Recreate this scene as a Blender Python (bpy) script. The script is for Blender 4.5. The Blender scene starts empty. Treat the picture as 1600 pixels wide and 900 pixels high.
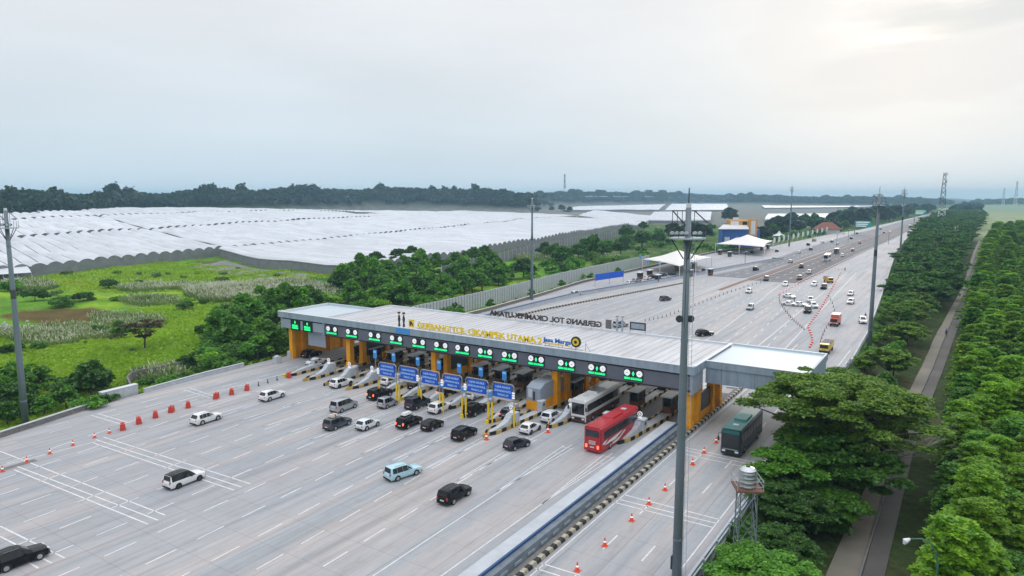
import bpy, math, random, bmesh
import numpy as np
from mathutils import Vector, Matrix

# ---------------------------------------------------------------- camera, sky, sun, exposure
H = 33.0                      # height of the drone above the road
FPX = 1090.0                  # focal length for a 1600 px wide picture
PITCH = math.atan(143 / FPX)
YAW = math.atan((1514 - 800) / FPX * math.cos(PITCH))
sc = bpy.context.scene
col = sc.collection
cam_d = bpy.data.cameras.new('camera'); cam = bpy.data.objects.new('camera', cam_d); col.objects.link(cam)
cam.location = (0, 0, H)
cam.rotation_euler = (math.pi / 2 - PITCH, 0, YAW)
cam_d.sensor_width = 36; cam_d.lens = FPX / 1600 * 36
cam_d.clip_start = 0.5; cam_d.clip_end = 30000
sc.camera = cam
sc.render.resolution_x = 1024; sc.render.resolution_y = 576
sc.view_settings.view_transform = 'Standard'; sc.view_settings.look = 'None'
sc.view_settings.gamma = 1; sc.view_settings.exposure = 0.23
sc.cycles.use_denoising = True
sc.cycles.max_bounces = 6; sc.cycles.diffuse_bounces = 3; sc.cycles.glossy_bounces = 3
sc.cycles.transparent_max_bounces = 8; sc.cycles.transmission_bounces = 4
sc.cycles.volume_bounces = 1
sc.cycles.caustics_reflective = False; sc.cycles.caustics_refractive = False

SUN_EL = math.radians(13); SUN_AZ = math.radians(4.3)      # azimuth: degrees left of +Y
sun_dir = Vector((-math.sin(SUN_AZ) * math.cos(SUN_EL), math.cos(SUN_AZ) * math.cos(SUN_EL), math.sin(SUN_EL)))
sd = bpy.data.lights.new('sun', 'SUN'); so = bpy.data.objects.new('sun', sd); col.objects.link(so)
sd.energy = 0.6; sd.angle = math.radians(22); sd.color = (1.0, 0.93, 0.84)
so.rotation_euler = sun_dir.to_track_quat('Z', 'Y').to_euler()

world = bpy.data.worlds.new('World'); sc.world = world; world.use_nodes = True
wt = world.node_tree; wt.nodes.clear()
def wn(t, **k):
    n = wt.nodes.new(t)
    for a, b in k.items(): setattr(n, a, b)
    return n
def wl(a, b): wt.links.new(a, b)
wout = wn('ShaderNodeOutputWorld'); wbg = wn('ShaderNodeBackground'); wl(wbg.outputs[0], wout.inputs[0])
sky = wn('ShaderNodeTexSky', sky_type='NISHITA'); sky.sun_disc = False
sky.sun_elevation = SUN_EL; sky.sun_rotation = -SUN_AZ; sky.air_density = 1.3; sky.dust_density = 3.0
tc = wn('ShaderNodeTexCoord'); sep = wn('ShaderNodeSeparateXYZ'); wl(tc.outputs['Generated'], sep.inputs[0])
# cloud deck: colour by elevation (z of the direction), CIE overcast brightening towards the zenith
ramp = wn('ShaderNodeValToRGB'); wl(sep.outputs['Z'], ramp.inputs[0])
cr = ramp.color_ramp
CL = [(0.0, (.55, .655, .735)), (0.05, (.57, .665, .74)), (0.13, (.63, .695, .755)), (0.22, (.69, .725, .765)), (0.34, (.76, .775, .79)), (0.6, (.98, 1.0, 1.04)), (1.0, (1.55, 1.59, 1.66))]
cr.elements[0].position = CL[0][0]; cr.elements[0].color = (*CL[0][1], 1)
cr.elements[1].position = 1.0; cr.elements[1].color = (*CL[-1][1], 1)
for p_, c_ in CL[1:-1]:
    e_ = cr.elements.new(p_); e_.color = (*c_, 1)
# streaky cloud structure
mp = wn('ShaderNodeMapping'); wl(tc.outputs['Generated'], mp.inputs[0]); mp.inputs['Scale'].default_value = (1.4, 1.4, 7.0); mp.inputs['Rotation'].default_value = (0.06, 0.10, 0.3)
nz = wn('ShaderNodeTexNoise'); wl(mp.outputs[0], nz.inputs['Vector']); nz.inputs['Scale'].default_value = 1.7; nz.inputs['Detail'].default_value = 5; nz.inputs['Roughness'].default_value = .52
nr = wn('ShaderNodeMapRange'); wl(nz.outputs[0], nr.inputs[0]); nr.inputs[1].default_value = .3; nr.inputs[2].default_value = .7; nr.inputs[3].default_value = .945; nr.inputs[4].default_value = 1.045
m1 = wn('ShaderNodeMix', data_type='RGBA', blend_type='MULTIPLY'); m1.inputs[0].default_value = 1
wl(ramp.outputs[0], m1.inputs[6]); wl(nr.outputs[0], m1.inputs[7])
# veiled sun glow
def dirn(px, py):
    a = (px - 800) / FPX; b = -(py - 450) / FPX
    F = math.cos(PITCH) + b * math.sin(PITCH); U = -math.sin(PITCH) + b * math.cos(PITCH)
    v = Vector((a * math.cos(YAW) - F * math.sin(YAW), a * math.sin(YAW) + F * math.cos(YAW), U)); return v.normalized()
gd = dirn(1425, 48)
# warp the direction a little so the glow is ragged like a gap between clouds
wz = wn('ShaderNodeTexNoise'); wl(mp.outputs[0], wz.inputs['Vector']); wz.inputs['Scale'].default_value = 5; wz.inputs['Detail'].default_value = 4
wsub = wn('ShaderNodeVectorMath', operation='SUBTRACT'); wl(wz.outputs['Color'], wsub.inputs[0]); wsub.inputs[1].default_value = (.5, .5, .5)
wsc = wn('ShaderNodeVectorMath', operation='SCALE'); wl(wsub.outputs[0], wsc.inputs[0]); wsc.inputs['Scale'].default_value = .10
wad = wn('ShaderNodeVectorMath', operation='ADD'); wl(tc.outputs['Generated'], wad.inputs[0]); wl(wsc.outputs[0], wad.inputs[1])
dif = wn('ShaderNodeVectorMath', operation='SUBTRACT'); wl(wad.outputs[0], dif.inputs[0]); dif.inputs[1].default_value = gd
difs = wn('ShaderNodeVectorMath', operation='MULTIPLY'); wl(dif.outputs[0], difs.inputs[0]); difs.inputs[1].default_value = (1, 1, 2.6)
dl = wn('ShaderNodeVectorMath', operation='LENGTH'); wl(difs.outputs[0], dl.inputs[0])
g1 = wn('ShaderNodeMapRange', interpolation_type='SMOOTHSTEP'); wl(dl.outputs['Value'], g1.inputs[0]); g1.inputs[1].default_value = .075; g1.inputs[2].default_value = 0; g1.inputs[3].default_value = 0; g1.inputs[4].default_value = 1
g2 = wn('ShaderNodeMapRange', interpolation_type='SMOOTHSTEP'); wl(dl.outputs['Value'], g2.inputs[0]); g2.inputs[1].default_value = .75; g2.inputs[2].default_value = 0; g2.inputs[3].default_value = 0; g2.inputs[4].default_value = 1
a1 = wn('ShaderNodeMix', data_type='RGBA', blend_type='ADD'); wl(g2.outputs[0], a1.inputs[0]); wl(m1.outputs[2], a1.inputs[6]); a1.inputs[7].default_value = (.035, .02, .005, 1)
a2 = wn('ShaderNodeMix', data_type='RGBA', blend_type='ADD'); wl(g1.outputs[0], a2.inputs[0]); wl(a1.outputs[2], a2.inputs[6]); a2.inputs[7].default_value = (.40, .30, .20, 1)
# two dark cloud banks around the sun
def bank(prev, px, py, sx, sz, colr, amt):
    d = wn('ShaderNodeVectorMath', operation='SUBTRACT'); wl(wad.outputs[0], d.inputs[0]); d.inputs[1].default_value = dirn(px, py)
    s = wn('ShaderNodeVectorMath', operation='MULTIPLY'); wl(d.outputs[0], s.inputs[0]); s.inputs[1].default_value = (sx, sx, sz)
    l = wn('ShaderNodeVectorMath', operation='LENGTH'); wl(s.outputs[0], l.inputs[0])
    r = wn('ShaderNodeMapRange', interpolation_type='SMOOTHSTEP'); wl(l.outputs['Value'], r.inputs[0]); r.inputs[1].default_value = 1.0; r.inputs[2].default_value = .45; r.inputs[3].default_value = 0; r.inputs[4].default_value = amt
    m = wn('ShaderNodeMix', data_type='RGBA'); wl(r.outputs[0], m.inputs[0]); wl(prev, m.inputs[6]); m.inputs[7].default_value = (*colr, 1)
    return m.outputs[2]
o_ = bank(a2.outputs[2], 1530, 12, 6.5, 26, (.50, .57, .63), .8)
o_ = bank(o_, 1500, 112, 4.0, 20, (.58, .63, .69), .75)
o_ = bank(o_, 1240, 50, 16, 11, (.66, .69, .72), .55)
# thin blue of the real sky through the deck
sm = wn('ShaderNodeMix', data_type='RGBA'); sm.inputs[0].default_value = .03
sks = wn('ShaderNodeMix', data_type='RGBA', blend_type='MULTIPLY'); sks.inputs[0].default_value = 1; wl(sky.outputs[0], sks.inputs[6]); sks.inputs[7].default_value = (.10, .10, .10, 1)
wl(o_, sm.inputs[6]); wl(sks.outputs[2], sm.inputs[7]); wl(sm.outputs[2], wbg.inputs[0])
wbg.inputs[1].default_value = 1.0

# ---------------------------------------------------------------- pixel <-> ground helpers (the photograph is 1600 x 900)
CT, ST, CP, SP = math.cos(YAW), math.sin(YAW), math.cos(PITCH), math.sin(PITCH)
def ray(px, py):
    a = (px - 800) / FPX; b = -(py - 450) / FPX
    F = CP + b * SP; U = -SP + b * CP
    return a * CT - F * ST, a * ST + F * CT, U
def P(px, py, z=0.0):
    x, y, u = ray(px, py); t = (z - H) / u
    return x * t, y * t
def PY(px, py, Y):
    x, y, u = ray(px, py); t = Y / y
    return x * t, H + u * t
def heading(px): # unit ground vector under picture column px
    a = (px - 800) / FPX; x, y = a * CT - CP * ST, a * ST + CP * CT
    l = math.hypot(x, y); return x / l, y / l
def depth_px(X, Y, z=0):   # pixels per metre at a place
    F = Y * CT - X * ST
    return FPX / (F * CP + (H - z) * SP)

# ---------------------------------------------------------------- node materials
MATS = {}
def mat(name, c, rough=.6, metal=0.0, vary=0.0, vscale=3.0, c2=None, emit=0, coat=0, bump=0, bscale=20, stretch=None, spec=None, objvar=0):
    if name in MATS: return MATS[name]
    m = bpy.data.materials.new(name); m.use_nodes = True; nt = m.node_tree
    b = nt.nodes['Principled BSDF']; b.inputs['Roughness'].default_value = rough; b.inputs['Metallic'].default_value = metal
    if spec is not None: b.inputs['Specular IOR Level'].default_value = spec
    if coat: b.inputs['Coat Weight'].default_value = coat; b.inputs['Coat Roughness'].default_value = .08
    b.inputs['Base Color'].default_value = (*c, 1)
    out = None
    if vary or c2:
        t = nt.nodes.new('ShaderNodeTexCoord'); mpg = nt.nodes.new('ShaderNodeMapping'); nt.links.new(t.outputs['Object'], mpg.inputs[0])
        if stretch: mpg.inputs['Scale'].default_value = stretch
        n = nt.nodes.new('ShaderNodeTexNoise'); n.inputs['Scale'].default_value = vscale; n.inputs['Detail'].default_value = 5; n.inputs['Roughness'].default_value = .6
        nt.links.new(mpg.outputs[0], n.inputs['Vector'])
        r = nt.nodes.new('ShaderNodeMapRange'); nt.links.new(n.outputs[0], r.inputs[0]); r.inputs[1].default_value = .32; r.inputs[2].default_value = .68
        x = nt.nodes.new('ShaderNodeMix'); x.data_type = 'RGBA'; nt.links.new(r.outputs[0], x.inputs[0])
        ca = c2 if c2 else tuple(v * (1 - vary) for v in c); cb = c if c2 else tuple(min(1, v * (1 + vary)) for v in c)
        x.inputs[6].default_value = (*ca, 1); x.inputs[7].default_value = (*cb, 1)
        out = x.outputs[2]
    if objvar:
        oi = nt.nodes.new('ShaderNodeObjectInfo'); rr = nt.nodes.new('ShaderNodeMapRange'); nt.links.new(oi.outputs['Random'], rr.inputs[0]); rr.inputs[3].default_value = 1 - objvar; rr.inputs[4].default_value = 1 + objvar
        y = nt.nodes.new('ShaderNodeMix'); y.data_type = 'RGBA'; y.blend_type = 'MULTIPLY'; y.inputs[0].default_value = 1
        if out: nt.links.new(out, y.inputs[6])
        else: y.inputs[6].default_value = (*c, 1)
        nt.links.new(rr.outputs[0], y.inputs[7]); out = y.outputs[2]
    if out: nt.links.new(out, b.inputs['Base Color'])
    if emit:
        b.inputs['Emission Color'].default_value = (*c, 1); b.inputs['Emission Strength'].default_value = emit
    if bump:
        t2 = nt.nodes.new('ShaderNodeTexCoord'); n2 = nt.nodes.new('ShaderNodeTexNoise'); n2.inputs['Scale'].default_value = bscale; nt.links.new(t2.outputs['Object'], n2.inputs['Vector'])
        bp = nt.nodes.new('ShaderNodeBump'); bp.inputs['Strength'].default_value = bump; bp.inputs['Distance'].default_value = .05; nt.links.new(n2.outputs[0], bp.inputs['Height']); nt.links.new(bp.outputs[0], b.inputs['Normal'])
    MATS[name] = m; return m

def leafmat(name, ca, cb, trans=.3, objvar=.25, nscale=.9):
    m = bpy.data.materials.new(name); m.use_nodes = True; nt = m.node_tree; nt.nodes.clear()
    o = nt.nodes.new('ShaderNodeOutputMaterial'); d = nt.nodes.new('ShaderNodeBsdfDiffuse'); t = nt.nodes.new('ShaderNodeBsdfTranslucent'); mx = nt.nodes.new('ShaderNodeMixShader')
    g = nt.nodes.new('ShaderNodeBsdfGlossy'); g.inputs['Roughness'].default_value = .45; mg = nt.nodes.new('ShaderNodeMixShader'); mg.inputs[0].default_value = .04
    mx.inputs[0].default_value = trans
    tcn = nt.nodes.new('ShaderNodeTexCoord'); n = nt.nodes.new('ShaderNodeTexNoise'); n.inputs['Scale'].default_value = nscale; n.inputs['Detail'].default_value = 3; nt.links.new(tcn.outputs['Object'], n.inputs['Vector'])
    ge = nt.nodes.new('ShaderNodeNewGeometry')
    ad = nt.nodes.new('ShaderNodeMath'); ad.operation = 'MULTIPLY_ADD'; nt.links.new(ge.outputs['Random Per Island'], ad.inputs[0]); ad.inputs[1].default_value = .45; nt.links.new(n.outputs[0], ad.inputs[2])
    r = nt.nodes.new('ShaderNodeMapRange'); nt.links.new(ad.outputs[0], r.inputs[0]); r.inputs[1].default_value = .42; r.inputs[2].default_value = 1.02
    x = nt.nodes.new('ShaderNodeMix'); x.data_type = 'RGBA'; nt.links.new(r.outputs[0], x.inputs[0]); x.inputs[6].default_value = (*ca, 1); x.inputs[7].default_value = (*cb, 1)
    oi = nt.nodes.new('ShaderNodeObjectInfo'); rr = nt.nodes.new('ShaderNodeMapRange'); nt.links.new(oi.outputs['Random'], rr.inputs[0]); rr.inputs[3].default_value = 1 - objvar; rr.inputs[4].default_value = 1 + objvar
    y = nt.nodes.new('ShaderNodeMix'); y.data_type = 'RGBA'; y.blend_type = 'MULTIPLY'; y.inputs[0].default_value = 1
    nt.links.new(x.outputs[2], y.inputs[6]); nt.links.new(rr.outputs[0], y.inputs[7])
    for s in (d, t): nt.links.new(y.outputs[2], s.inputs['Color'])
    nt.links.new(d.outputs[0], mx.inputs[1]); nt.links.new(t.outputs[0], mx.inputs[2])
    nt.links.new(mx.outputs[0], mg.inputs[1]); nt.links.new(g.outputs[0], mg.inputs[2]); nt.links.new(mg.outputs[0], o.inputs[0])
    MATS[name] = m; return m

def stripemat(name, ca, cb, period=1.6, axis='Y', slant=0.0):
    m = bpy.data.materials.new(name); m.use_nodes = True; nt = m.node_tree; b = nt.nodes['Principled BSDF']; b.inputs['Roughness'].default_value = .7
    t = nt.nodes.new('ShaderNodeTexCoord'); s = nt.nodes.new('ShaderNodeSeparateXYZ'); nt.links.new(t.outputs['Object'], s.inputs[0])
    a = nt.nodes.new('ShaderNodeMath'); a.operation = 'MULTIPLY_ADD'; nt.links.new(s.outputs['Z'], a.inputs[0]); a.inputs[1].default_value = slant; nt.links.new(s.outputs[axis], a.inputs[2])
    d = nt.nodes.new('ShaderNodeMath'); d.operation = 'DIVIDE'; nt.links.new(a.outputs[0], d.inputs[0]); d.inputs[1].default_value = period
    f = nt.nodes.new('ShaderNodeMath'); f.operation = 'FRACT'; nt.links.new(d.outputs[0], f.inputs[0])
    g = nt.nodes.new('ShaderNodeMath'); g.operation = 'GREATER_THAN'; nt.links.new(f.outputs[0], g.inputs[0]); g.inputs[1].default_value = .5
    n = nt.nodes.new('ShaderNodeTexNoise'); n.inputs['Scale'].default_value = 2.5; n.inputs['Detail'].default_value = 6; nt.links.new(t.outputs['Object'], n.inputs['Vector'])
    rr = nt.nodes.new('ShaderNodeMapRange'); nt.links.new(n.outputs[0], rr.inputs[0]); rr.inputs[1].default_value = .35; rr.inputs[2].default_value = .7; rr.inputs[3].default_value = .65; rr.inputs[4].default_value = 1.05
    x = nt.nodes.new('ShaderNodeMix'); x.data_type = 'RGBA'; nt.links.new(g.outputs[0], x.inputs[0]); x.inputs[6].default_value = (*ca, 1); x.inputs[7].default_value = (*cb, 1)
    y = nt.nodes.new('ShaderNodeMix'); y.data_type = 'RGBA'; y.blend_type = 'MULTIPLY'; y.inputs[0].default_value = 1; nt.links.new(x.outputs[2], y.inputs[6]); nt.links.new(rr.outputs[0], y.inputs[7])
    nt.links.new(y.outputs[2], b.inputs['Base Color']); MATS[name] = m; return m

def concrete(name, ca, cb, joints=True, tint=(.36, .37, .41)):
    """road concrete: streaks along the travel direction, stains, slab joints"""
    m = bpy.data.materials.new(name); m.use_nodes = True; nt = m.node_tree; b = nt.nodes['Principled BSDF']; b.inputs['Roughness'].default_value = .75
    L = nt.links.new
    t = nt.nodes.new('ShaderNodeTexCoord')
    def noise(scale, stretch, det=5, ro=.6, rot=0):
        mpg = nt.nodes.new('ShaderNodeMapping'); L(t.outputs['Object'], mpg.inputs[0]); mpg.inputs['Scale'].default_value = stretch; mpg.inputs['Rotation'].default_value = (0, 0, rot)
        n = nt.nodes.new('ShaderNodeTexNoise'); n.inputs['Scale'].default_value = scale; n.inputs['Detail'].default_value = det; n.inputs['Roughness'].default_value = ro; L(mpg.outputs[0], n.inputs['Vector']); return n.outputs[0]
    def mr(v, a, b_, c, d):
        r = nt.nodes.new('ShaderNodeMapRange'); L(v, r.inputs[0]); r.inputs[1].default_value = a; r.inputs[2].default_value = b_; r.inputs[3].default_value = c; r.inputs[4].default_value = d; return r.outputs[0]
    def mix(f, a, b_, bt='MIX'):
        x = nt.nodes.new('ShaderNodeMix'); x.data_type = 'RGBA'; x.blend_type = bt
        if isinstance(f, float): x.inputs[0].default_value = f
        else: L(f, x.inputs[0])
        for s, v in ((6, a), (7, b_)):
            if isinstance(v, tuple): x.inputs[s].default_value = (*v, 1)
            else: L(v, x.inputs[s])
        return x.outputs[2]
    c = mix(mr(noise(.35, (1, .05, 1), 4, .55, -.03), .40, .60, 0, 1), ca, cb)
    c = mix(mr(noise(.05, (1, .35, 1), 3, .5), .38, .62, 0, .6), c, tint)
    c = mix(1.0, c, mr(noise(1.1, (1, .12, 1), 5, .7, .02), .32, .68, .88, 1.08), 'MULTIPLY')
    c = mix(1.0, c, mr(noise(1.2, (1, .6, 1), 6, .7), .25, .5, .90, 1.0), 'MULTIPLY')
    c = mix(1.0, c, mr(noise(9, (1, 1, 1), 6, .75), .3, .7, .93, 1.05), 'MULTIPLY')
    c = mix(1.0, c, mr(noise(.9, (1, .02, 1), 3, .5, .01), .32, .50, .82, 1.0), 'MULTIPLY')
    c = mix(mr(noise(.55, (1, .5, 1), 5, .65), .62, .74, 0, .35), c, (.22, .20, .19))
    if joints:
        s = nt.nodes.new('ShaderNodeSeparateXYZ'); L(t.outputs['Object'], s.inputs[0])
        for ax, per, wdt, dk in (('Y', 5.0, .05, .78), ('X', 4.2, .06, .70)):
            d = nt.nodes.new('ShaderNodeMath'); d.operation = 'DIVIDE'; L(s.outputs[ax], d.inputs[0]); d.inputs[1].default_value = per
            f = nt.nodes.new('ShaderNodeMath'); f.operation = 'FRACT'; L(d.outputs[0], f.inputs[0])
            g = nt.nodes.new('ShaderNodeMath'); g.operation = 'LESS_THAN'; L(f.outputs[0], g.inputs[0]); g.inputs[1].default_value = wdt / per * 1.3
            c = mix(g.outputs[0], c, mix(1.0, c, (dk, dk, dk), 'MULTIPLY'))
    L(c, b.inputs['Base Color']); MATS[name] = m; return m

# palette
for n, a in {
    'white_paint': dict(c=(.78, .79, .80), rough=.35, coat=.6), 'pearl_paint': dict(c=(.70, .74, .78), rough=.3, coat=.7),
    'silver_paint': dict(c=(.42, .44, .47), rough=.3, metal=.5, coat=.6), 'black_paint': dict(c=(.003, .003, .004), rough=.22, coat=.12, spec=.22),
    'navy_paint': dict(c=(.006, .010, .028), rough=.25, coat=.3), 'slate_paint': dict(c=(.035, .045, .065), rough=.25, coat=.7),
    'plum_paint': dict(c=(.03, .02, .03), rough=.25, coat=.7), 'skyblue_paint': dict(c=(.42, .66, .76), rough=.3, coat=.7),
    'grey_paint': dict(c=(.10, .105, .115), rough=.3, coat=.6), 'maroon_paint': dict(c=(.10, .02, .02), rough=.3, coat=.6),
    'tan_paint': dict(c=(.34, .29, .22), rough=.4, coat=.4),
    'red_paint': dict(c=(.42, .008, .02), rough=.4, coat=.3), 'salmon_paint': dict(c=(.52, .13, .10), rough=.4, coat=.3),
    'yellow_paint': dict(c=(.62, .42, .03), rough=.45, coat=.2), 'orange_paint': dict(c=(.62, .24, .01), rough=.5),
    'teal_paint': dict(c=(.010, .13, .13), rough=.5, coat=.1), 'teal_dark': dict(c=(.008, .024, .03), rough=.4, coat=.2),
    'glass': dict(c=(.006, .008, .010), rough=.08, spec=.6), 'bus_glass': dict(c=(.01, .013, .018), rough=.06, spec=.8),
    'tyre': dict(c=(.012, .012, .012), rough=.85), 'rim': dict(c=(.45, .46, .48), rough=.3, metal=.8), 'black_rim': dict(c=(.03, .03, .03), rough=.4),
    'plastic': dict(c=(.01, .01, .011), rough=.6), 'headlight': dict(c=(.75, .78, .80), rough=.1, coat=1), 'taillight': dict(c=(.35, .01, .01), rough=.2, coat=1),
    'brake_lit': dict(c=(1.0, .10, .04), rough=.3, emit=3.0), 'plate': dict(c=(.6, .6, .6), rough=.5),
    'cone': dict(c=(.75, .09, .03), rough=.6), 'red_plastic': dict(c=(.55, .05, .03), rough=.55, vary=.15), 'dark_post': dict(c=(.02, .02, .02), rough=.7),
    'orange_wall': dict(c=(.86, .36, .006), rough=.7, vary=.18, vscale=.6), 'roof_sheet': dict(c=(.52, .52, .54), rough=.6, vary=.16, vscale=.9, stretch=(1, .12, 1)),
    'fascia': dict(c=(.27, .34, .41), rough=.5, vary=.16, vscale=1.2, stretch=(1, 1, .15)), 'fascia_light': dict(c=(.62, .66, .70), rough=.5),
    'wing_top': dict(c=(.50, .58, .63), rough=.45, vary=.05, vscale=.2), 'band': dict(c=(.12, .135, .17), rough=.45, vary=.1, vscale=.5),
    'black_gap': dict(c=(.008, .01, .02), rough=.5), 'signal_white': dict(c=(.85, .85, .88), rough=.4, emit=.35), 'led_green': dict(c=(.02, .95, .30), rough=.4, emit=.9),
    'led_back': dict(c=(.005, .12, .04), rough=.4, emit=.4), 'sign_blue': dict(c=(.005, .10, .62), rough=.4), 'sign_text': dict(c=(.45, .68, .95), rough=.5), 'panel_blue': dict(c=(.05, .30, .72), rough=.4),
    'steel': dict(c=(.42, .40, .40), rough=.4, metal=.6), 'galv': dict(c=(.17, .215, .245), rough=.5, metal=.3, vary=.2, vscale=.5, stretch=(1, 1, .2)),
    'mast_dark': dict(c=(.10, .12, .135), rough=.6), 'galv_dark': dict(c=(.035, .045, .055), rough=.6), 'galv_light': dict(c=(.34, .41, .46), rough=.5), 'rust': dict(c=(.16, .075, .05), rough=.8, vary=.3),
    'stainless': dict(c=(.55, .57, .60), rough=.28, metal=.9), 'letter_yellow': dict(c=(.85, .60, .02), rough=.5), 'letter_blue': dict(c=(.02, .16, .50), rough=.5), 'letter_back': dict(c=(.035, .03, .028), rough=.7),
    'grey_box': dict(c=(.30, .35, .42), rough=.5, vary=.08), 'conc_block': dict(c=(.48, .51, .55), rough=.75, vary=.12, vscale=1.2), 'conc_dark': dict(c=(.17, .165, .16), rough=.85, vary=.25),
    'cap_conc': dict(c=(.47, .50, .54), rough=.7, vary=.10, vscale=.5), 'parapet': dict(c=(.15, .18, .215), rough=.75, vary=.25, vscale=.8), 'line_blue': dict(c=(.015, .07, .20), rough=.5),
    'booth_dark': dict(c=(.06, .055, .055), rough=.5), 'booth_brown': dict(c=(.14, .055, .03), rough=.6), 'bark': dict(c=(.09, .075, .06), rough=.9, vary=.3), 'bark_pale': dict(c=(.32, .32, .28), rough=.9, vary=.2),
    'tent': dict(c=(.74, .71, .69), rough=.6), 'bld_blue': dict(c=(.015, .09, .38), rough=.6, vary=.15), 'bld_orange': dict(c=(.60, .28, .04), rough=.6), 'bld_white': dict(c=(.7, .7, .7), rough=.6),
    'roof_tile': dict(c=(.22, .08, .05), rough=.8, vary=.2), 'gh_film': dict(c=(.57, .595, .64), rough=.45, vary=.16, vscale=.9, stretch=(.03, .16, .1), objvar=.07), 'gh_side': dict(c=(.20, .21, .23), rough=.7, vary=.15, vscale=.3),
    'gh_base': dict(c=(.25, .25, .26), rough=.8, vary=.2), 'sign_green': dict(c=(.01, .36, .30), rough=.4), 'skin': dict(c=(.30, .17, .11), rough=.6), 'cloth_dark': dict(c=(.02, .02, .03), rough=.8), 'cloth_blue': dict(c=(.06, .05, .38), rough=.7),
    'line_white': dict(c=(.76, .76, .77), c2=(.56, .56, .57), rough=.6, vscale=1.1), 'gravel_brown': dict(c=(.23, .13, .09), rough=.9, vary=.2), 'track_dirt': dict(c=(.21, .19, .155), rough=.9, vary=.18, vscale=.15),
    'track_asphalt': dict(c=(.115, .108, .10), rough=.9, vary=.2, vscale=.15), 'plume': dict(c=(.42, .40, .32), rough=.9), 'tarp': dict(c=(.55, .50, .42), rough=.8), 'soil': dict(c=(.12, .08, .05), rough=.95, vary=.2),
    'lamp_white': dict(c=(.7, .72, .75), rough=.3), 'green_pole': dict(c=(.05, .16, .13), rough=.5), 'stone': dict(c=(.38, .37, .36), rough=.9, vary=.3),
}.items(): mat(n, **a)
leafmat('leaf_dark', (.014, .065, .008), (.09, .23, .02)); leafmat('leaf_umbrella', (.028, .10, .010), (.20, .33, .03), objvar=.15)
leafmat('leaf_bright', (.04, .19, .008), (.34, .58, .03), .45, .32, .35); leafmat('leaf_mid', (.024, .13, .008), (.17, .40, .03))
leafmat('leaf_far', (.008, .030, .016), (.022, .060, .028)); leafmat('leaf_pale', (.09, .19, .05), (.24, .36, .09)); leafmat('reed_leaf', (.15, .27, .06), (.34, .44, .14), .35, .2, .08)
leafmat('grass_blade', (.20, .38, .015), (.38, .56, .03), .4, .1, .05); leafmat('leaf_brown', (.05, .05, .015), (.15, .12, .04))
leafmat('plume_m', (.50, .54, .38), (.78, .78, .62), .3, .1, .1)
stripemat('kerb_yellow', (.012, .012, .014), (.62, .43, .12), 2.2); stripemat('kerb_cream', (.02, .02, .022), (.48, .44, .34), 1.5, slant=.6)
concrete('road_concrete', (.45, .42, .415), (.36, .375, .40), True, (.31, .325, .36)); concrete('gloom_lane_concrete', (.16, .155, .155), (.10, .10, .105), True, (.085, .085, .09)); concrete('road_asphalt', (.135, .14, .165), (.17, .175, .205), False, (.12, .115, .13)); concrete('road_asphalt_dark', (.085, .078, .09), (.11, .10, .115), False, (.075, .07, .08))
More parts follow.
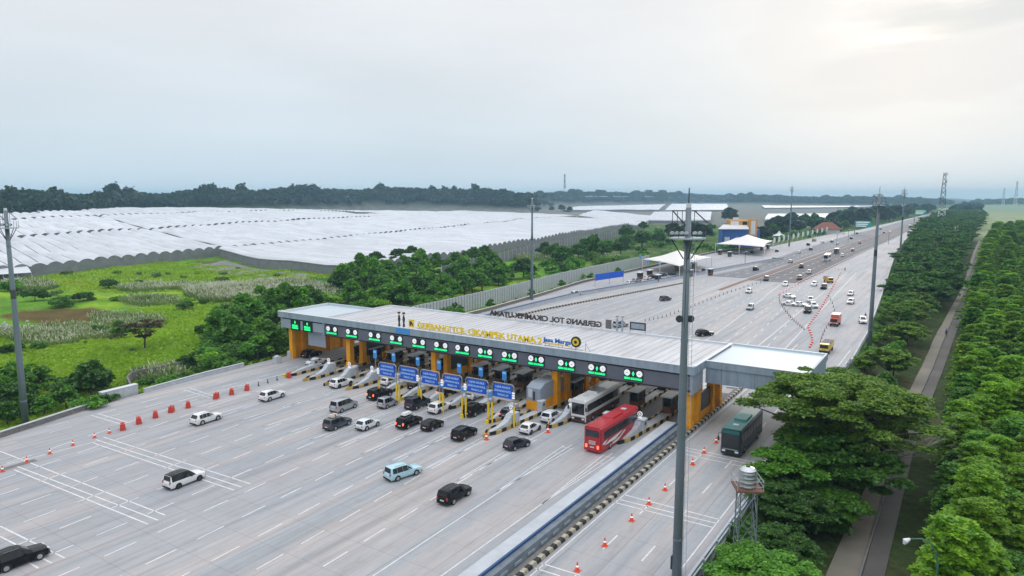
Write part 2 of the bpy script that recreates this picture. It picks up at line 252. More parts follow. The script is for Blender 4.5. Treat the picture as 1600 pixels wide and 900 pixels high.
# ---------------------------------------------------------------- mesh builder
class MB:
    def __init__(s): s.v = []; s.f = []; s.m = []; s.mats = []
    def mi(s, name):
        if name not in s.mats: s.mats.append(name)
        return s.mats.index(name)
    def add(s, vs, fs, m):
        o = len(s.v); s.v += [tuple(v) for v in vs]; k = s.mi(m)
        for f in fs: s.f.append(tuple(i + o for i in f)); s.m.append(k)
        return s
    def box(s, x0, x1, y0, y1, z0, z1, m, taper=1.0, tx=None):
        cx, cy = (x0 + x1) / 2, (y0 + y1) / 2; tx = taper if tx is None else tx
        q = lambda x, y: (cx + (x - cx) * tx, cy + (y - cy) * taper)
        vs = [(x0, y0, z0), (x1, y0, z0), (x1, y1, z0), (x0, y1, z0)] + [(*q(*p), z1) for p in ((x0, y0), (x1, y0), (x1, y1), (x0, y1))]
        return s.add(vs, [(3, 2, 1, 0), (4, 5, 6, 7), (0, 1, 5, 4), (1, 2, 6, 5), (2, 3, 7, 6), (3, 0, 4, 7)], m)
    def tube(s, pts, rad, m, n=8, caps=True):
        pts = [Vector(p) for p in pts]
        if not hasattr(rad, '__len__'): rad = [rad] * len(pts)
        rings = []
        for i, p in enumerate(pts):
            d = (pts[min(i + 1, len(pts) - 1)] - pts[max(i - 1, 0)]).normalized()
            a = d.orthogonal().normalized() if i == 0 else (rings_a - d * rings_a.dot(d)).normalized()
            rings_a = a; b = d.cross(a)
            rings.append([p + (a * math.cos(2 * math.pi * k / n) + b * math.sin(2 * math.pi * k / n)) * rad[i] for k in range(n)])
        vs = [v for r in rings for v in r]; fs = []
        for i in range(len(pts) - 1):
            for k in range(n): fs.append((i * n + k, i * n + (k + 1) % n, (i + 1) * n + (k + 1) % n, (i + 1) * n + k))
        if caps: fs += [tuple(range(n))[::-1], tuple((len(pts) - 1) * n + k for k in range(n))]
        return s.add(vs, fs, m)
    def disc(s, c, nrm, r, t, m, n=16, ry=None):
        c = Vector(c); d = Vector(nrm).normalized(); return s.tube([c - d * t / 2, c + d * t / 2], r, m, n)
    def quad(s, a, b, c, d, m): return s.add([a, b, c, d], [(0, 1, 2, 3)], m)
    def prism(s, poly, z0, z1, m):      # poly ccw in xy
        n = len(poly); vs = [(x, y, z0) for x, y in poly] + [(x, y, z1) for x, y in poly]
        return s.add(vs, [tuple(range(n))[::-1], tuple(range(n, 2 * n))] + [(i, (i + 1) % n, (i + 1) % n + n, i + n) for i in range(n)], m)
    def xprism(s, prof, x0, x1, m):     # prof in (y,z)
        n = len(prof); vs = [(x0, y, z) for y, z in prof] + [(x1, y, z) for y, z in prof]
        return s.add(vs, [tuple(range(n)), tuple(range(n, 2 * n))[::-1]] + [(i + n, (i + 1) % n + n, (i + 1) % n, i) for i in range(n)], m)
    def mesh(s, name, smooth=False):
        me = bpy.data.meshes.new(name); me.from_pydata(s.v, [], s.f)
        for n in s.mats: me.materials.append(MATS[n])
        me.polygons.foreach_set('material_index', s.m)
        if smooth: me.polygons.foreach_set('use_smooth', [True] * len(s.f))
        me.update(); return me
    def build(s, name, parent=None, smooth=False, loc=None):
        o = bpy.data.objects.new(name, s.mesh(name, smooth)); col.objects.link(o)
        if parent: o.parent = parent
        if loc: o.location = loc
        return o
def tag(o, label=None, cat=None, group=None, kind=None):
    if label: o['label'] = label
    if cat: o['category'] = cat
    if group: o['group'] = group
    if kind: o['kind'] = kind
    return o
def empty(name, loc=(0, 0, 0), rz=0, label=None, cat=None, group=None):
    o = bpy.data.objects.new(name, None); col.objects.link(o); o.location = loc; o.rotation_euler = (0, 0, rz); o.empty_display_size = .3
    return tag(o, label, cat, group)
def copy_tree(o, parent=None, loc=None, rz=None, label=None, group=None, scale=None):
    c = o.copy(); col.objects.link(c)
    if parent: c.parent = parent
    if loc is not None: c.location = loc
    if rz is not None: c.rotation_euler = (0, 0, rz)
    if scale is not None: c.scale = scale
    if label: c['label'] = label
    if group: c['group'] = group
    for ch in list(o.children): copy_tree(ch, c)
    return c
ORD = ['first', 'second', 'third', 'fourth', 'fifth', 'sixth', 'seventh', 'eighth', 'ninth', 'tenth', 'eleventh', 'twelfth', 'thirteenth', 'fourteenth', 'fifteenth', 'sixteenth', 'seventeenth', 'eighteenth', 'nineteenth', 'twentieth']
def quads_mesh(name, V, mats, mi=None):
    """V: (n,4,3) array of quads"""
    n = V.shape[0]; me = bpy.data.meshes.new(name)
    me.vertices.add(n * 4); me.vertices.foreach_set('co', V.reshape(-1).astype(np.float32))
    me.loops.add(n * 4); me.loops.foreach_set('vertex_index', np.arange(n * 4, dtype=np.int32))
    me.polygons.add(n); me.polygons.foreach_set('loop_start', np.arange(0, n * 4, 4, dtype=np.int32)); me.polygons.foreach_set('loop_total', np.full(n, 4, dtype=np.int32))
    for m in mats: me.materials.append(MATS[m])
    if mi is not None: me.polygons.foreach_set('material_index', mi.astype(np.int32))
    me.update(calc_edges=True); return me
def text_mesh(s, size, name='text', extrude=.05, align='LEFT', bold=0):
    cu = bpy.data.curves.new(name, 'FONT'); cu.body = s; cu.size = size; cu.extrude = extrude; cu.align_x = align; cu.resolution_u = 3; cu.offset = bold
    o = bpy.data.objects.new(name, cu); col.objects.link(o)
    bpy.context.view_layer.update()
    me = bpy.data.meshes.new_from_object(o.evaluated_get(bpy.context.evaluated_depsgraph_get())); me.name = name
    bpy.data.objects.remove(o); return me
def text_obj(s, size, name, material, parent, loc, rot, extrude=.05, align='CENTER', bold=0, width=None):
    me = text_mesh(s, size, name, extrude, align, bold)
    if width:
        xs = [v.co.x for v in me.vertices]; w = max(xs) - min(xs); k = width / w
        for v in me.vertices: v.co.x *= k
    me.materials.clear(); me.materials.append(MATS[material])
    o = bpy.data.objects.new(name, me); col.objects.link(o); o.parent = parent; o.location = loc; o.rotation_euler = rot
    return o

# ---------------------------------------------------------------- terrain
LEDGE = np.array([(-40, -90), (0, -99), (39, -109.6), (55, -114), (75, -116.6), (92, -117.2), (120, -116), (150, -114.5), (166, -115), (200, -118), (237, -122.5), (285, -123), (409, -124), (485, -108), (682, -100), (760, -90), (1513, -63), (3950, -22), (9000, 60)], float)
REDGE = np.array([(-40, -18.6), (97, -18.0), (150, -17.5), (190, -18.5), (265, -22.5), (469, -34), (700, -41), (980, -45), (1109, -46), (3950, -8), (9000, 74)], float)
def Lx(Y): return np.interp(Y, LEDGE[:, 0], LEDGE[:, 1])
def Rx(Y): return np.interp(Y, REDGE[:, 0], REDGE[:, 1])
def sst(x): x = np.clip(x, 0, 1); return x * x * (3 - 2 * x)
# distance at which the wooded ridge starts, and its ground height, by picture column
RB = np.array([-900, -400, -100, 0, 130, 200, 400, 600, 830, 860, 1000, 1100, 1300, 1500, 1700, 2600], float)
RBB = np.degrees(np.arctan((RB - 800) / FPX))
RD = np.array([650, 650, 700, 720, 800, 920, 1040, 1260, 1200, 2150, 2300, 2700, 2700, 3300, 3300, 3300], float)
RT = np.array([302, 302, 301, 302, 301, 298, 296, 291, 299, 299, 299, 304, 306, 308.5, 309, 309], float)
RG = 33 + (307 - RT) * (RD + 60) * np.cos(np.radians(RBB)) / 1090 - 17
def nz2(X, Y):  # cheap smooth bumps
    return (np.sin(X * .083 + 1.3 * np.sin(Y * .031)) * np.cos(Y * .071 + 1.1 * np.sin(X * .043)) + .5 * np.sin(X * .23 + Y * .11) * np.sin(Y * .19 - X * .07) + .25 * np.sin(X * .61 + 2 * np.sin(Y * .2)) * np.sin(Y * .53 + X * .17))
def tz(X, Y):
    X = np.asarray(X, float); Y = np.asarray(Y, float)
    l = Lx(Y) - X; r = X - Rx(Y)
    z = np.full(np.broadcast(X, Y).shape, -.35)
    wl_ = sst((l - .8) / 5); wr_ = sst((r - .6) / 5)
    near = sst((500 - Y) / 250)
    z = z + wl_ * (-.8 + .55 * nz2(X, Y) * sst(l / 15)) + wr_ * (-2.6 * near - .3 + .3 * nz2(X, Y) * sst(r / 15))
    hill = 16.5 * sst((-X - 270) / 470) * (1 - .72 * sst((Y - 400) / 520)) * sst((l - 90) / 60)
    # knoll with the tall grass between the field and the road
    z = z + wl_ * (3.2 * np.exp(-(((X + 150) / 22) ** 2 + ((Y - 118) / 22) ** 2)) + 2.2 * np.exp(-(((X + 205) / 30) ** 2 + ((Y - 195) / 60) ** 2)))
    z = z + hill
    bear = np.degrees(np.arctan2(X, Y)) + math.degrees(YAW); d = np.hypot(X, Y)
    rd = np.interp(bear, RBB, RD); rg = np.interp(bear, RBB, RG)
    m = sst((d - rd) / 90) * (np.abs(bear) < 75)
    road = sst(np.minimum(np.abs(l), np.abs(r)) / 200) * ((l > 0) | (r > 0))
    z = z * (1 - m * road) + rg * m * road
    return z
def G(px, py, dz=0.0):      # ground point under a pixel, on the real terrain
    x, y, u = ray(px, py); t = (0 - H) / u
    for _ in range(14):
        z = float(tz(x * t, y * t)) + dz; t = .5 * t + .5 * max((z - H) / u, 5)
    return x * t, y * t, float(tz(x * t, y * t))

def make_ground():
    ang = np.concatenate([np.arange(-180, -50, 4.0), np.arange(-50, 50, .22), np.arange(50, 180, 4.0)]); ang = np.radians(ang)
    rad = 14 * 1.0205 ** np.arange(0, 319)
    A, R_ = np.meshgrid(ang, rad)
    th = A - YAW
    X = R_ * np.sin(th); Y = R_ * np.cos(th); Z = tz(X, Y)
    nr_, na = X.shape
    V = np.stack([X, Y, Z], -1).reshape(-1, 3)
    V = np.vstack([V, [[0, 0, -3]]])
    i = np.arange(nr_ - 1)[:, None] * na; j = np.arange(na)[None, :]; j2 = (j + 1) % na
    F = np.stack([i + j, i + j2, i + na + j2, i + na + j], -1).reshape(-1, 4)[:, ::-1]
    me = bpy.data.meshes.new('ground')
    tris = np.stack([np.arange(na), (np.arange(na) + 1) % na, np.full(na, nr_ * na)], -1)
    me.from_pydata(V.tolist(), [], F.tolist() + tris.tolist())
    me.polygons.foreach_set('use_smooth', np.ones(len(me.polygons), bool))
    # what grows or lies where (colour of the ground cover itself)
    x, y = V[:, 0], V[:, 1]
    C = np.tile(np.array([.055, .115, .022]), (len(x), 1))
    def put(mask, c): C[:] = C * (1 - mask[:, None]) + np.array(c) * mask[:, None]
    l = Lx(y) - x; r = x - Rx(y); n = nz2(x * .6, y * .6); n2 = nz2(x * 2.1 + 9, y * 2.1)
    lf = sst((l - 2) / 3)
    put(lf * sst((y + 200) / 50) * sst((330 - y) / 30), (.13, .30, .018))
    put(lf * sst((n + .1) / .5) * (y < 260) * .85, (.26, .42, .025))
    put(lf * sst((n2 - .2) / .6) * .5, (.06, .19, .02)); put(lf * sst((nz2(x * 1.3 + 40, y * 1.7) - .15) / .5) * .6 * sst((y - 80) / 60), (.07, .16, .03)); put(lf * sst((nz2(x * 3.1 + 4, y * 3.7) - .55) / .4) * .55, (.20, .23, .07)); put(lf * sst((nz2(x * .9 + 70, y * 2.3) - .5) / .4) * .5 * sst((y - 110) / 40), (.16, .15, .06))
    put(lf * sst((y - 128) / 10) * sst((215 - y) / 20) * sst((-n - .1) / .4), (.04, .13, .02))
    def blob(px, py, rx, ry, c, a=1.0):
        cx, cy, _ = G(px, py); q = ((x - cx) / rx) ** 2 + ((y - cy) / ry) ** 2 + .25 * n2
        put(sst((1.25 - q) / .5) * a, c)
    blob(75, 495, 22, 8, (.13, .095, .03)); blob(110, 490, 18, 8, (.12, .09, .03)); blob(20, 522, 16, 7, (.22, .22, .21)); blob(350, 413, 24, 6, (.14, .12, .05)); blob(120, 443, 30, 6, (.20, .24, .03)); blob(20, 540, 14, 4, (.10, .2, .03))
    put(lf * sst((x + 900) / 60 * -1 + 1) * sst((-x - 262) / 20) * sst((y - 225) / 12), (.19, .19, .18))      # greenhouse estate soil
    put(lf * sst((y - 800) / 40) * sst((-x - 140) / 20), (.20, .20, .18))
    rr = sst((r - 1) / 3)
    put(rr * (y < 700), (.05, .075, .025)); put(rr * sst((n2 - .1) / .5) * (y < 700) * .6, (.10, .095, .05))
    put(rr * sst((y - 600) / 150), (.30, .33, .19)); put(rr * sst((y - 700) / 150) * sst((n + .2) / .4), (.24, .31, .15)); put(rr * sst((y - 1500) / 600) , (.20, .27, .17))
    d = np.hypot(x, y); bear = np.degrees(np.arctan2(x, y)) + math.degrees(YAW)
    put(sst((d - np.interp(bear, RBB, RD) - 20) / 40), (.03, .055, .025))
    ca = me.color_attributes.new('cover', 'FLOAT_COLOR', 'POINT')
    ca.data.foreach_set('color', np.hstack([C, np.ones((len(x), 1))]).reshape(-1).astype(np.float32))
    m = bpy.data.materials.new('ground_cover'); m.use_nodes = True; nt = m.node_tree; b = nt.nodes['Principled BSDF']; b.inputs['Roughness'].default_value = 1; b.inputs['Specular IOR Level'].default_value = .1
    at = nt.nodes.new('ShaderNodeVertexColor'); at.layer_name = 'cover'
    t = nt.nodes.new('ShaderNodeTexCoord'); out = at.outputs[0]
    for s_, lo, hi, a_, b_ in ((.12, .35, .65, .80, 1.15), (.9, .3, .7, .76, 1.18), (5, .3, .7, .84, 1.12)):
        nn = nt.nodes.new('ShaderNodeTexNoise'); nn.inputs['Scale'].default_value = s_; nn.inputs['Detail'].default_value = 6; nt.links.new(t.outputs['Object'], nn.inputs['Vector'])
        r_ = nt.nodes.new('ShaderNodeMapRange'); nt.links.new(nn.outputs[0], r_.inputs[0]); r_.inputs[1].default_value = lo; r_.inputs[2].default_value = hi; r_.inputs[3].default_value = a_; r_.inputs[4].default_value = b_
        x_ = nt.nodes.new('ShaderNodeMix'); x_.data_type = 'RGBA'; x_.blend_type = 'MULTIPLY'; x_.inputs[0].default_value = 1; nt.links.new(out, x_.inputs[6]); nt.links.new(r_.outputs[0], x_.inputs[7]); out = x_.outputs[2]
    nt.links.new(out, b.inputs['Base Color'])
    bp = nt.nodes.new('ShaderNodeBump'); bp.inputs['Strength'].default_value = .9; bp.inputs['Distance'].default_value = .6
    n3 = nt.nodes.new('ShaderNodeTexNoise'); n3.inputs['Scale'].default_value = .8; n3.inputs['Detail'].default_value = 6; nt.links.new(t.outputs['Object'], n3.inputs['Vector']); nt.links.new(n3.outputs[0], bp.inputs['Height']); nt.links.new(bp.outputs[0], b.inputs['Normal'])
    me.materials.append(m)
    o = bpy.data.objects.new('ground', me); col.objects.link(o); tag(o, kind='structure')
make_ground()

# haze: one closed box of thin even air around everything
hz = MB(); hz.box(-9500, 9500, -9500, 9500, -6, 92, 'white_paint'); hme = hz.mesh('haze')
hm = bpy.data.materials.new('haze_air'); hm.use_nodes = True; hm.node_tree.nodes.clear()
ho = hm.node_tree.nodes.new('ShaderNodeOutputMaterial'); pv = hm.node_tree.nodes.new('ShaderNodeVolumePrincipled')
pv.inputs['Color'].default_value = (.48, .76, .98, 1); pv.inputs['Density'].default_value = .00015; pv.inputs['Anisotropy'].default_value = 0.0
hm.node_tree.links.new(pv.outputs[0], ho.inputs['Volume']); hme.materials.clear(); hme.materials.append(hm)
hob = bpy.data.objects.new('haze', hme); col.objects.link(hob); tag(hob, kind='stuff')

# ---------------------------------------------------------------- roads
def strip(name, fl, fr, ys, z, m, kind='structure'):
    vs = []; fs = []
    for y in ys: vs += [(float(fl(y)), y, z), (float(fr(y)), y, z)]
    for i in range(len(ys) - 1): fs.append((2 * i, 2 * i + 1, 2 * i + 3, 2 * i + 2))
    b = MB(); b.add(vs, fs, m); return tag(b.build(name), kind=kind)
YS = sorted(set(list(range(-30, 520, 6)) + list(range(520, 1600, 25)) + list(range(1600, 4000, 100))))
strip('plaza_pavement', Lx, Rx, YS, 0.0, 'road_concrete')
def itp(pts): a = np.array(pts, float); return lambda y: np.interp(y, a[:, 0], a[:, 1])
DIV = itp([(120, -106), (167, -108.4), (206, -108.2), (273, -96.6), (342, -88), (388, -80.5), (450, -76)])       # blue divider of the outer lanes
AL = itp([(276, -90), (300, -88.5), (345, -84), (440, -86), (500, -86), (700, -84), (760, -80), (1513, -60), (3950, -19)])
AM = itp([(276, -72), (310, -70.5), (489, -68), (749, -60.8), (1513, -53), (3950, -15)])
AR = itp([(276, -52.2), (354, -51.5), (486, -50), (656, -47), (980, -46), (3950, -10)])
ya = [y for y in YS if y >= 288]; yb = [y for y in YS if y > 279]
strip('highway_asphalt', AL, lambda y: AM(y) - .9, ya, .010, 'road_asphalt')
strip('highway_asphalt', lambda y: AM(y) + .9, AR, yb, .010, 'road_asphalt_dark')
strip('brown_median', lambda y: AM(y) - .9, lambda y: AM(y) + .9, [y for y in YS if 240 < y], .030, 'gravel_brown')
# oily toll lane concrete, with the gloom under the gate roof painted in
strip('toll_lane_gloom_sheet', lambda y: -103.0, lambda y: -31.6, [93, 100, 110, 116], .003, 'gloom_lane_concrete')
# dirt track and the paved strip beside it, right of the highway
T1 = itp([(20, -9.6), (70, -9.0), (111, -7.9), (216, -4.6), (330, .5), (510, 4.6), (1000, 20)]); T2 = itp([(20, -6.3), (70, -6.3), (111, -6.1), (216, -2.6), (330, 1.6), (510, 6.0), (1000, 21)])
T3 = itp([(20, -3.9), (70, -4.2), (111, -4.1), (216, -.4), (330, 3.3), (510, 7.6), (1000, 22.6)])
def drape(name, fl, fr, y0, y1, dz, m, n=3):
    b = MB(); ys = np.arange(y0, y1, 4.0); vs = []; fs = []
    for y in ys:
        for k in range(n + 1):
            x = float(fl(y)) * (1 - k / n) + float(fr(y)) * k / n
            vs.append((x, y, float(tz(x, y)) + dz))
    for i in range(len(ys) - 1):
        for k in range(n): a = i * (n + 1) + k; fs.append((a, a + 1, a + n + 2, a + n + 1))
    b.add(vs, fs, m); return tag(b.build(name), kind='structure')
drape('dirt_track', lambda y: T1(y), lambda y: T2(y), 10, 640, .12, 'track_dirt')
drape('side_road', lambda y: T2(y) + .25, lambda y: T3(y), 10, 640, .14, 'track_asphalt')
b = MB()
for i, y in enumerate(np.arange(12, 500, 4.0)):
    x, x2 = float(T2(y)) + .12, float(T2(y + 4)) + .12; z, z2 = float(tz(x, y)), float(tz(x2, y + 4))
    b.add([(x - .1, y, z - .2), (x + .1, y, z - .2), (x2 + .1, y + 4, z2 - .2), (x2 - .1, y + 4, z2 - .2), (x - .1, y, z + .34), (x + .1, y, z + .34), (x2 + .1, y + 4, z2 + .34), (x2 - .1, y + 4, z2 + .34)], [(4, 5, 6, 7), (0, 1, 5, 4), (1, 2, 6, 5), (3, 0, 4, 7), (2, 3, 7, 6)], 'conc_dark')
tag(b.build('track_kerb'), kind='structure')

# painted markings
lm = MB()
def seg(x0, y0, x1, y1, w=.16, z=.008):
    d = Vector((x1 - x0, y1 - y0)); 
    if d.length < 1e-6: return
    n = Vector((-d.y, d.x)).normalized() * w / 2
    lm.quad((x0 + n.x, y0 + n.y, z), (x0 - n.x, y0 - n.y, z), (x1 - n.x, y1 - n.y, z), (x1 + n.x, y1 + n.y, z), 'line_white')
def dashes(f, y0, y1, on=3.2, per=5.0, w=.16, z=.008):
    y = y0
    while y < y1: seg(float(f(y)), y, float(f(min(y + on, y1))), min(y + on, y1), w, z); y += per
def pseg(a, b_, w=.16, z=.008): seg(*P(*a), *P(*b_), w, z)
GX = [-102.7, -97.2, -91.2, -85.9, -80.5, -75.5, -70.8, -66.0, -61.2, -56.1, -50.7, -45.2, -39.4]       # lane centres at the gate
IX = [-105.4] + [(a + b_) / 2 for a, b_ in zip(GX, GX[1:])] + [-36.4]                                          # islands
LN = [(-36.2, 0), (-40.3, 0), (-44.6, 1), (-49.0, 1), (-53.3, 1), (-57.6, 1), (-62.0, 1), (-66.4, 0), (-71.0, 1), (-75.6, 1), (-80.2, 1), (-84.8, 1), (-89.4, 1), (-94.0, 1)]
# approach: lane lines fan out from the approach lanes to the islands
tgt = sorted(IX, reverse=True)
app = np.linspace(-36.5, -97.0, len(tgt))
for i, xt in enumerate(tgt):
    xa = app[i]
    f = lambda y, xa=xa, xt=xt: xa + (xt - xa) * sst((y - 20) / 62.)
    if i in (0, 1): 
        for y in range(20, 80, 3): seg(float(f(y)), y, float(f(y + 3)), y + 3, .13)
    else:
        dashes(f, 8 + (i * 1.7) % 3, 66, 3.1, 5.3, .15); 
        for y in range(66, 84, 3): seg(float(f(y)), y, float(f(y + 3)), y + 3, .13)
    # chevron box in front of each island nose
    for s_ in (-.75, .75): seg(xt, 62, xt + s_, 79, .11)
    for y in (70, 73, 76, 78.5): w_ = .75 * (y - 62) / 17; seg(xt - w_, y, xt + w_, y, .11)
# rumble bars (groups of three across several lanes)
def bars(pl, pr, dy, n=3):
    for k in range(n):
        a = (pl[0] + dy[0] * k, pl[1] + dy[1] * k); c = (pr[0] + dy[2] * k, pr[1] + dy[3] * k); pseg(a, c, .20)
for a, c in (((0, 705), (258, 805)), ((22, 727), (247, 813)), ((22, 734), (231, 819)), ((142, 691), (366, 766)), ((150, 687), (377, 761)), ((162, 683), (391, 756)), ((0, 822), (101, 872)), ((0, 838), (81, 880)), ((30, 870), (60, 888)),
             ((143, 649), (190, 663)), ((152, 646), (203, 661)), ((287, 609), (329, 622)), ((296, 606), (335, 619)),
             ((845, 880), (907, 899)), ((836, 888), (875, 900)), ((975, 773), (1125, 812)), ((966, 780), (1120, 818)), ((960, 785), (1113, 824)), ((1070, 699), (1194, 726)), ((1072, 704), (1190, 729)), ((1072, 710), (1188, 735))):
    pseg(a, c, .17)
for f, y0 in ((lambda y: -26.6, 48), (lambda y: -22.7, 48)): dashes(f, y0, 150, 3.3, 8.7, .15)
for f in (lambda y: -29.9, lambda y: -19.2):
    for y in range(20, 160, 6): seg(f(y), y, f(y + 6), y + 6, .13)
pseg((0, 728), (150, 690), .14); dashes(lambda y: -106.5 - (y - 50) * .03, 30, 90, 3, 7, .13); dashes(lambda y: -109.5 - (y - 50) * .03, 45, 90, 3, 7, .13)
# exit side lane lines
for i in range(16):
    xg = -34 - i * 4.6
    tx = -50 - i * 3.6
    f = lambda y, a=xg, b_=tx: a + (b_ - a) * sst((y - 120) / 230.)
    if i in (3, 8, 12):
        for y in range(120, 276, 6): 
            if float(f(y)) > DIV(y) + 3: seg(float(f(y)), y, float(f(y + 6)), y + 6, .17)
    else:
        y = 122
        while y < 270:
            if float(f(y)) > DIV(y) + 3 and float(f(y)) < Rx(y) - 2: seg(float(f(y)), y, float(f(y + 3.5)), y + 3.5, .15)
            y += 9
for x0, x1 in ((-36, -42), (-30, -38.5)):
    for y in range(125, 330, 6): 
        g = lambda y: x0 + (x1 - x0) * (y - 125) / 200
        seg(g(y), y, g(y + 6), y + 6, .17)
for k, f in enumerate((lambda y: AM(y) + 2.2, lambda y: AR(y) - 1.2, lambda y: AL(y) + 1.0, lambda y: AM(y) - 2.4)):
    for y in yb[:-1]: 
        if y < 1500: seg(float(f(y)), y, float(f(y + 6)), y + 6, .2, .018)
for fr in (.33, .66):
    dashes(lambda y, fr=fr: (AM(y) + 2.2) * (1 - fr) + (AR(y) - 1.2) * fr, 284, 1200, 5, 12, .2, .018); dashes(lambda y, fr=fr: (AL(y) + 1) * (1 - fr) + (AM(y) - 2.4) * fr, 292, 1200, 5, 12, .2, .018)
for y in (284, 292, 300, 310, 322, 336): seg(float(AM(y)) + 2, y, float(AM(y)) + 13.5, y + 3, .25, .018)
tag(lm.build('lane_markings'), kind='structure')
# ---------------------------------------------------------------- toll gate
GXN = [-101.3, -95.9, -90.0, -84.7, -79.4, -74.4, -69.8, -65.1, -60.3, -55.3, -49.9, -44.7, -38.9]
ISL = [-103.6, -98.6, -92.9, -87.3, -82.0, -76.9, -72.1, -67.4, -62.7, -57.8, -52.8, -47.4, -41.7, -36.3]
NOSE = {0: (-103.4, 82), 1: (-98.2, 82.2), 2: (-92.6, 82), 3: (-87.3, 82.2), 4: (-80.6, 82.2), 5: (-75.6, 82), 6: (-70.6, 81.5), 7: (-66.2, 81.8), 8: (-61.6, 80.8), 9: (-56.9, 80.6), 10: (-53.9, 75.8), 11: (-48.3, 83.6), 12: (-42.0, 84), 13: (-37.1, 83.4)}
FY = 92.0
gate = empty('toll_gate', (-70, 101, 0), 0, 'long toll gate with flat white ribbed roof, grey fascia and orange columns spanning the plaza', 'toll gate')
GO = tuple(-v for v in gate.location)
def gp(b, n, parent=None, smooth=False): return b.build(n, parent or gate, smooth, loc=GO if (parent is None) else None)
b = MB()
b.box(-103.5, -30.2, FY + .25, 110.9, 9.15, 9.45, 'roof_sheet')
for k in range(57): x = -103 + k * 1.3; b.box(x, x + .09, FY + .5, 110.6, 9.45, 9.50, 'roof_sheet')
gp(b, 'roof')
b = MB()   # fascia with pale coping
b.box(-116.9, -30.2, FY, FY + .3, 8.6, 9.72, 'fascia'); b.box(-116.95, -30.15, FY - .04, FY + .42, 9.72, 9.82, 'fascia_light')
b.box(-30.2, -29.9, FY, 96.8, 8.6, 9.72, 'fascia'); b.box(-30.35, -29.86, FY + .42, 110.9, 9.72, 9.82, 'fascia_light')
b.box(-103.7, -103.45, FY + .42, 110.9, 9.45, 9.7, 'fascia_light'); b.box(-103.5, -30.35, 110.6, 110.95, 8.7, 9.74, 'fascia_light')
gp(b, 'fascia')
b = MB(); b.box(-116.9, -103.75, FY + .42, 105.5, 8.9, 9.3, 'wing_top')
b.box(-116.95, -103.75, 105.2, 105.55, 8.7, 9.76, 'wing_top'); b.box(-116.95, -116.6, FY + .42, 105.2, 8.6, 9.76, 'fascia_light'); gp(b, 'canopy_wing')
b = MB(); b.box(-29.85, -16.2, 97.1, 111.2, 9.0, 9.45, 'wing_top'); b.box(-29.85, -16.0, 110.9, 111.3, 8.9, 9.74, 'wing_top')
b.box(-29.9, -16.0, 96.8, 97.1, 8.75, 9.72, 'fascia'); b.box(-29.9, -15.95, 96.76, 97.2, 9.72, 9.80, 'fascia_light'); b.box(-16.3, -16.0, 97.1, 111.3, 8.7, 9.76, 'fascia')
for k in range(6): b.box(-29.88 + k * 2.3, -27.62 + k * 2.3, 97.0, 97.2, 6.5, 8.72, 'fascia')
b.box(-16.25, -16.1, 97.2, 111, 6.5, 8.7, 'fascia'); gp(b, 'canopy_wing')
b = MB()
b.box(-116.4, -30.4, FY + .35, FY + .75, 8.3, 8.62, 'black_gap'); b.box(-103.3, -30.6, FY + .25, FY + .65, 6.3, 8.3, 'band'); b.box(-103.4, -30.5, FY + .2, FY + .7, 6.12, 6.3, 'black_gap')
b.box(-115.9, -103.9, FY + .25, FY + .65, 6.5, 8.3, 'grey_box'); b.box(-103.9, -103.4, FY + .1, FY + .9, 6.0, 8.6, 'fascia')
b.box(-30.6, -30.2, FY + .3, 96.8, 5.7, 8.6, 'grey_box'); b.box(-116.3, -115.9, FY + .2, 105, 6.3, 8.6, 'fascia'); gp(b, 'sign_band')
b = MB(); b.box(-115.6, -30.6, FY + .8, 110.5, 8.1, 8.5, 'conc_dark')
for k in range(8): b.box(-113 + k * 11.5, -112.4 + k * 11.5, FY + .9, 110.4, 7.4, 8.1, 'conc_dark')
gp(b, 'ceiling')
b = MB(); b.box(-84.6, -81.4, FY - .06, FY - .01, 8.72, 9.62, 'panel_blue'); gp(b, 'blue_plate')
# columns
for x in (-98.6, -77.4, -52.8, -31.2):
    for j, (y0, w) in enumerate(((93.6, 1.0), (97.0, .9), (103.6, 1.0), (107.4, 1.0))):
        b = MB(); b.box(x - w / 2, x + w / 2, y0, y0 + 1.1, 0, 8.1 if x < -32 else (5.7 if j == 0 else 8.1), 'orange_wall'); b.box(x - w / 2 - .09, x + w / 2 + .09, y0 - .09, y0 + 1.19, 0, 1.1, 'orange_wall')
        gp(b, 'column')
    b = MB(); b.box(x - .25, x + .25, 98.0, 103.5, 0, 1.5, 'orange_wall'); b.box(x - .15, x + .15, 98.0, 103.5, 1.5, 4.2, 'booth_dark'); gp(b, 'low_wall')
b = MB(); b.box(-115.2, -114.5, 93.2, 110, 0, 8.1, 'orange_wall')
for y in (93.0, 95.6, 99.2, 103, 106.8, 109.6): b.box(-114.5, -114.0, y, y + .8, 0, 8.1, 'orange_wall')
gp(b, 'side_wall')
b = MB(); b.box(-17.0, -16.3, 108, 109, 0, 8.9, 'orange_wall'); gp(b, 'column')
b = MB(); b.box(-109.6, -104.6, 93.4, 93.55, 3.3, 6.15, 'grey_box'); gp(b, 'hanging_screen')
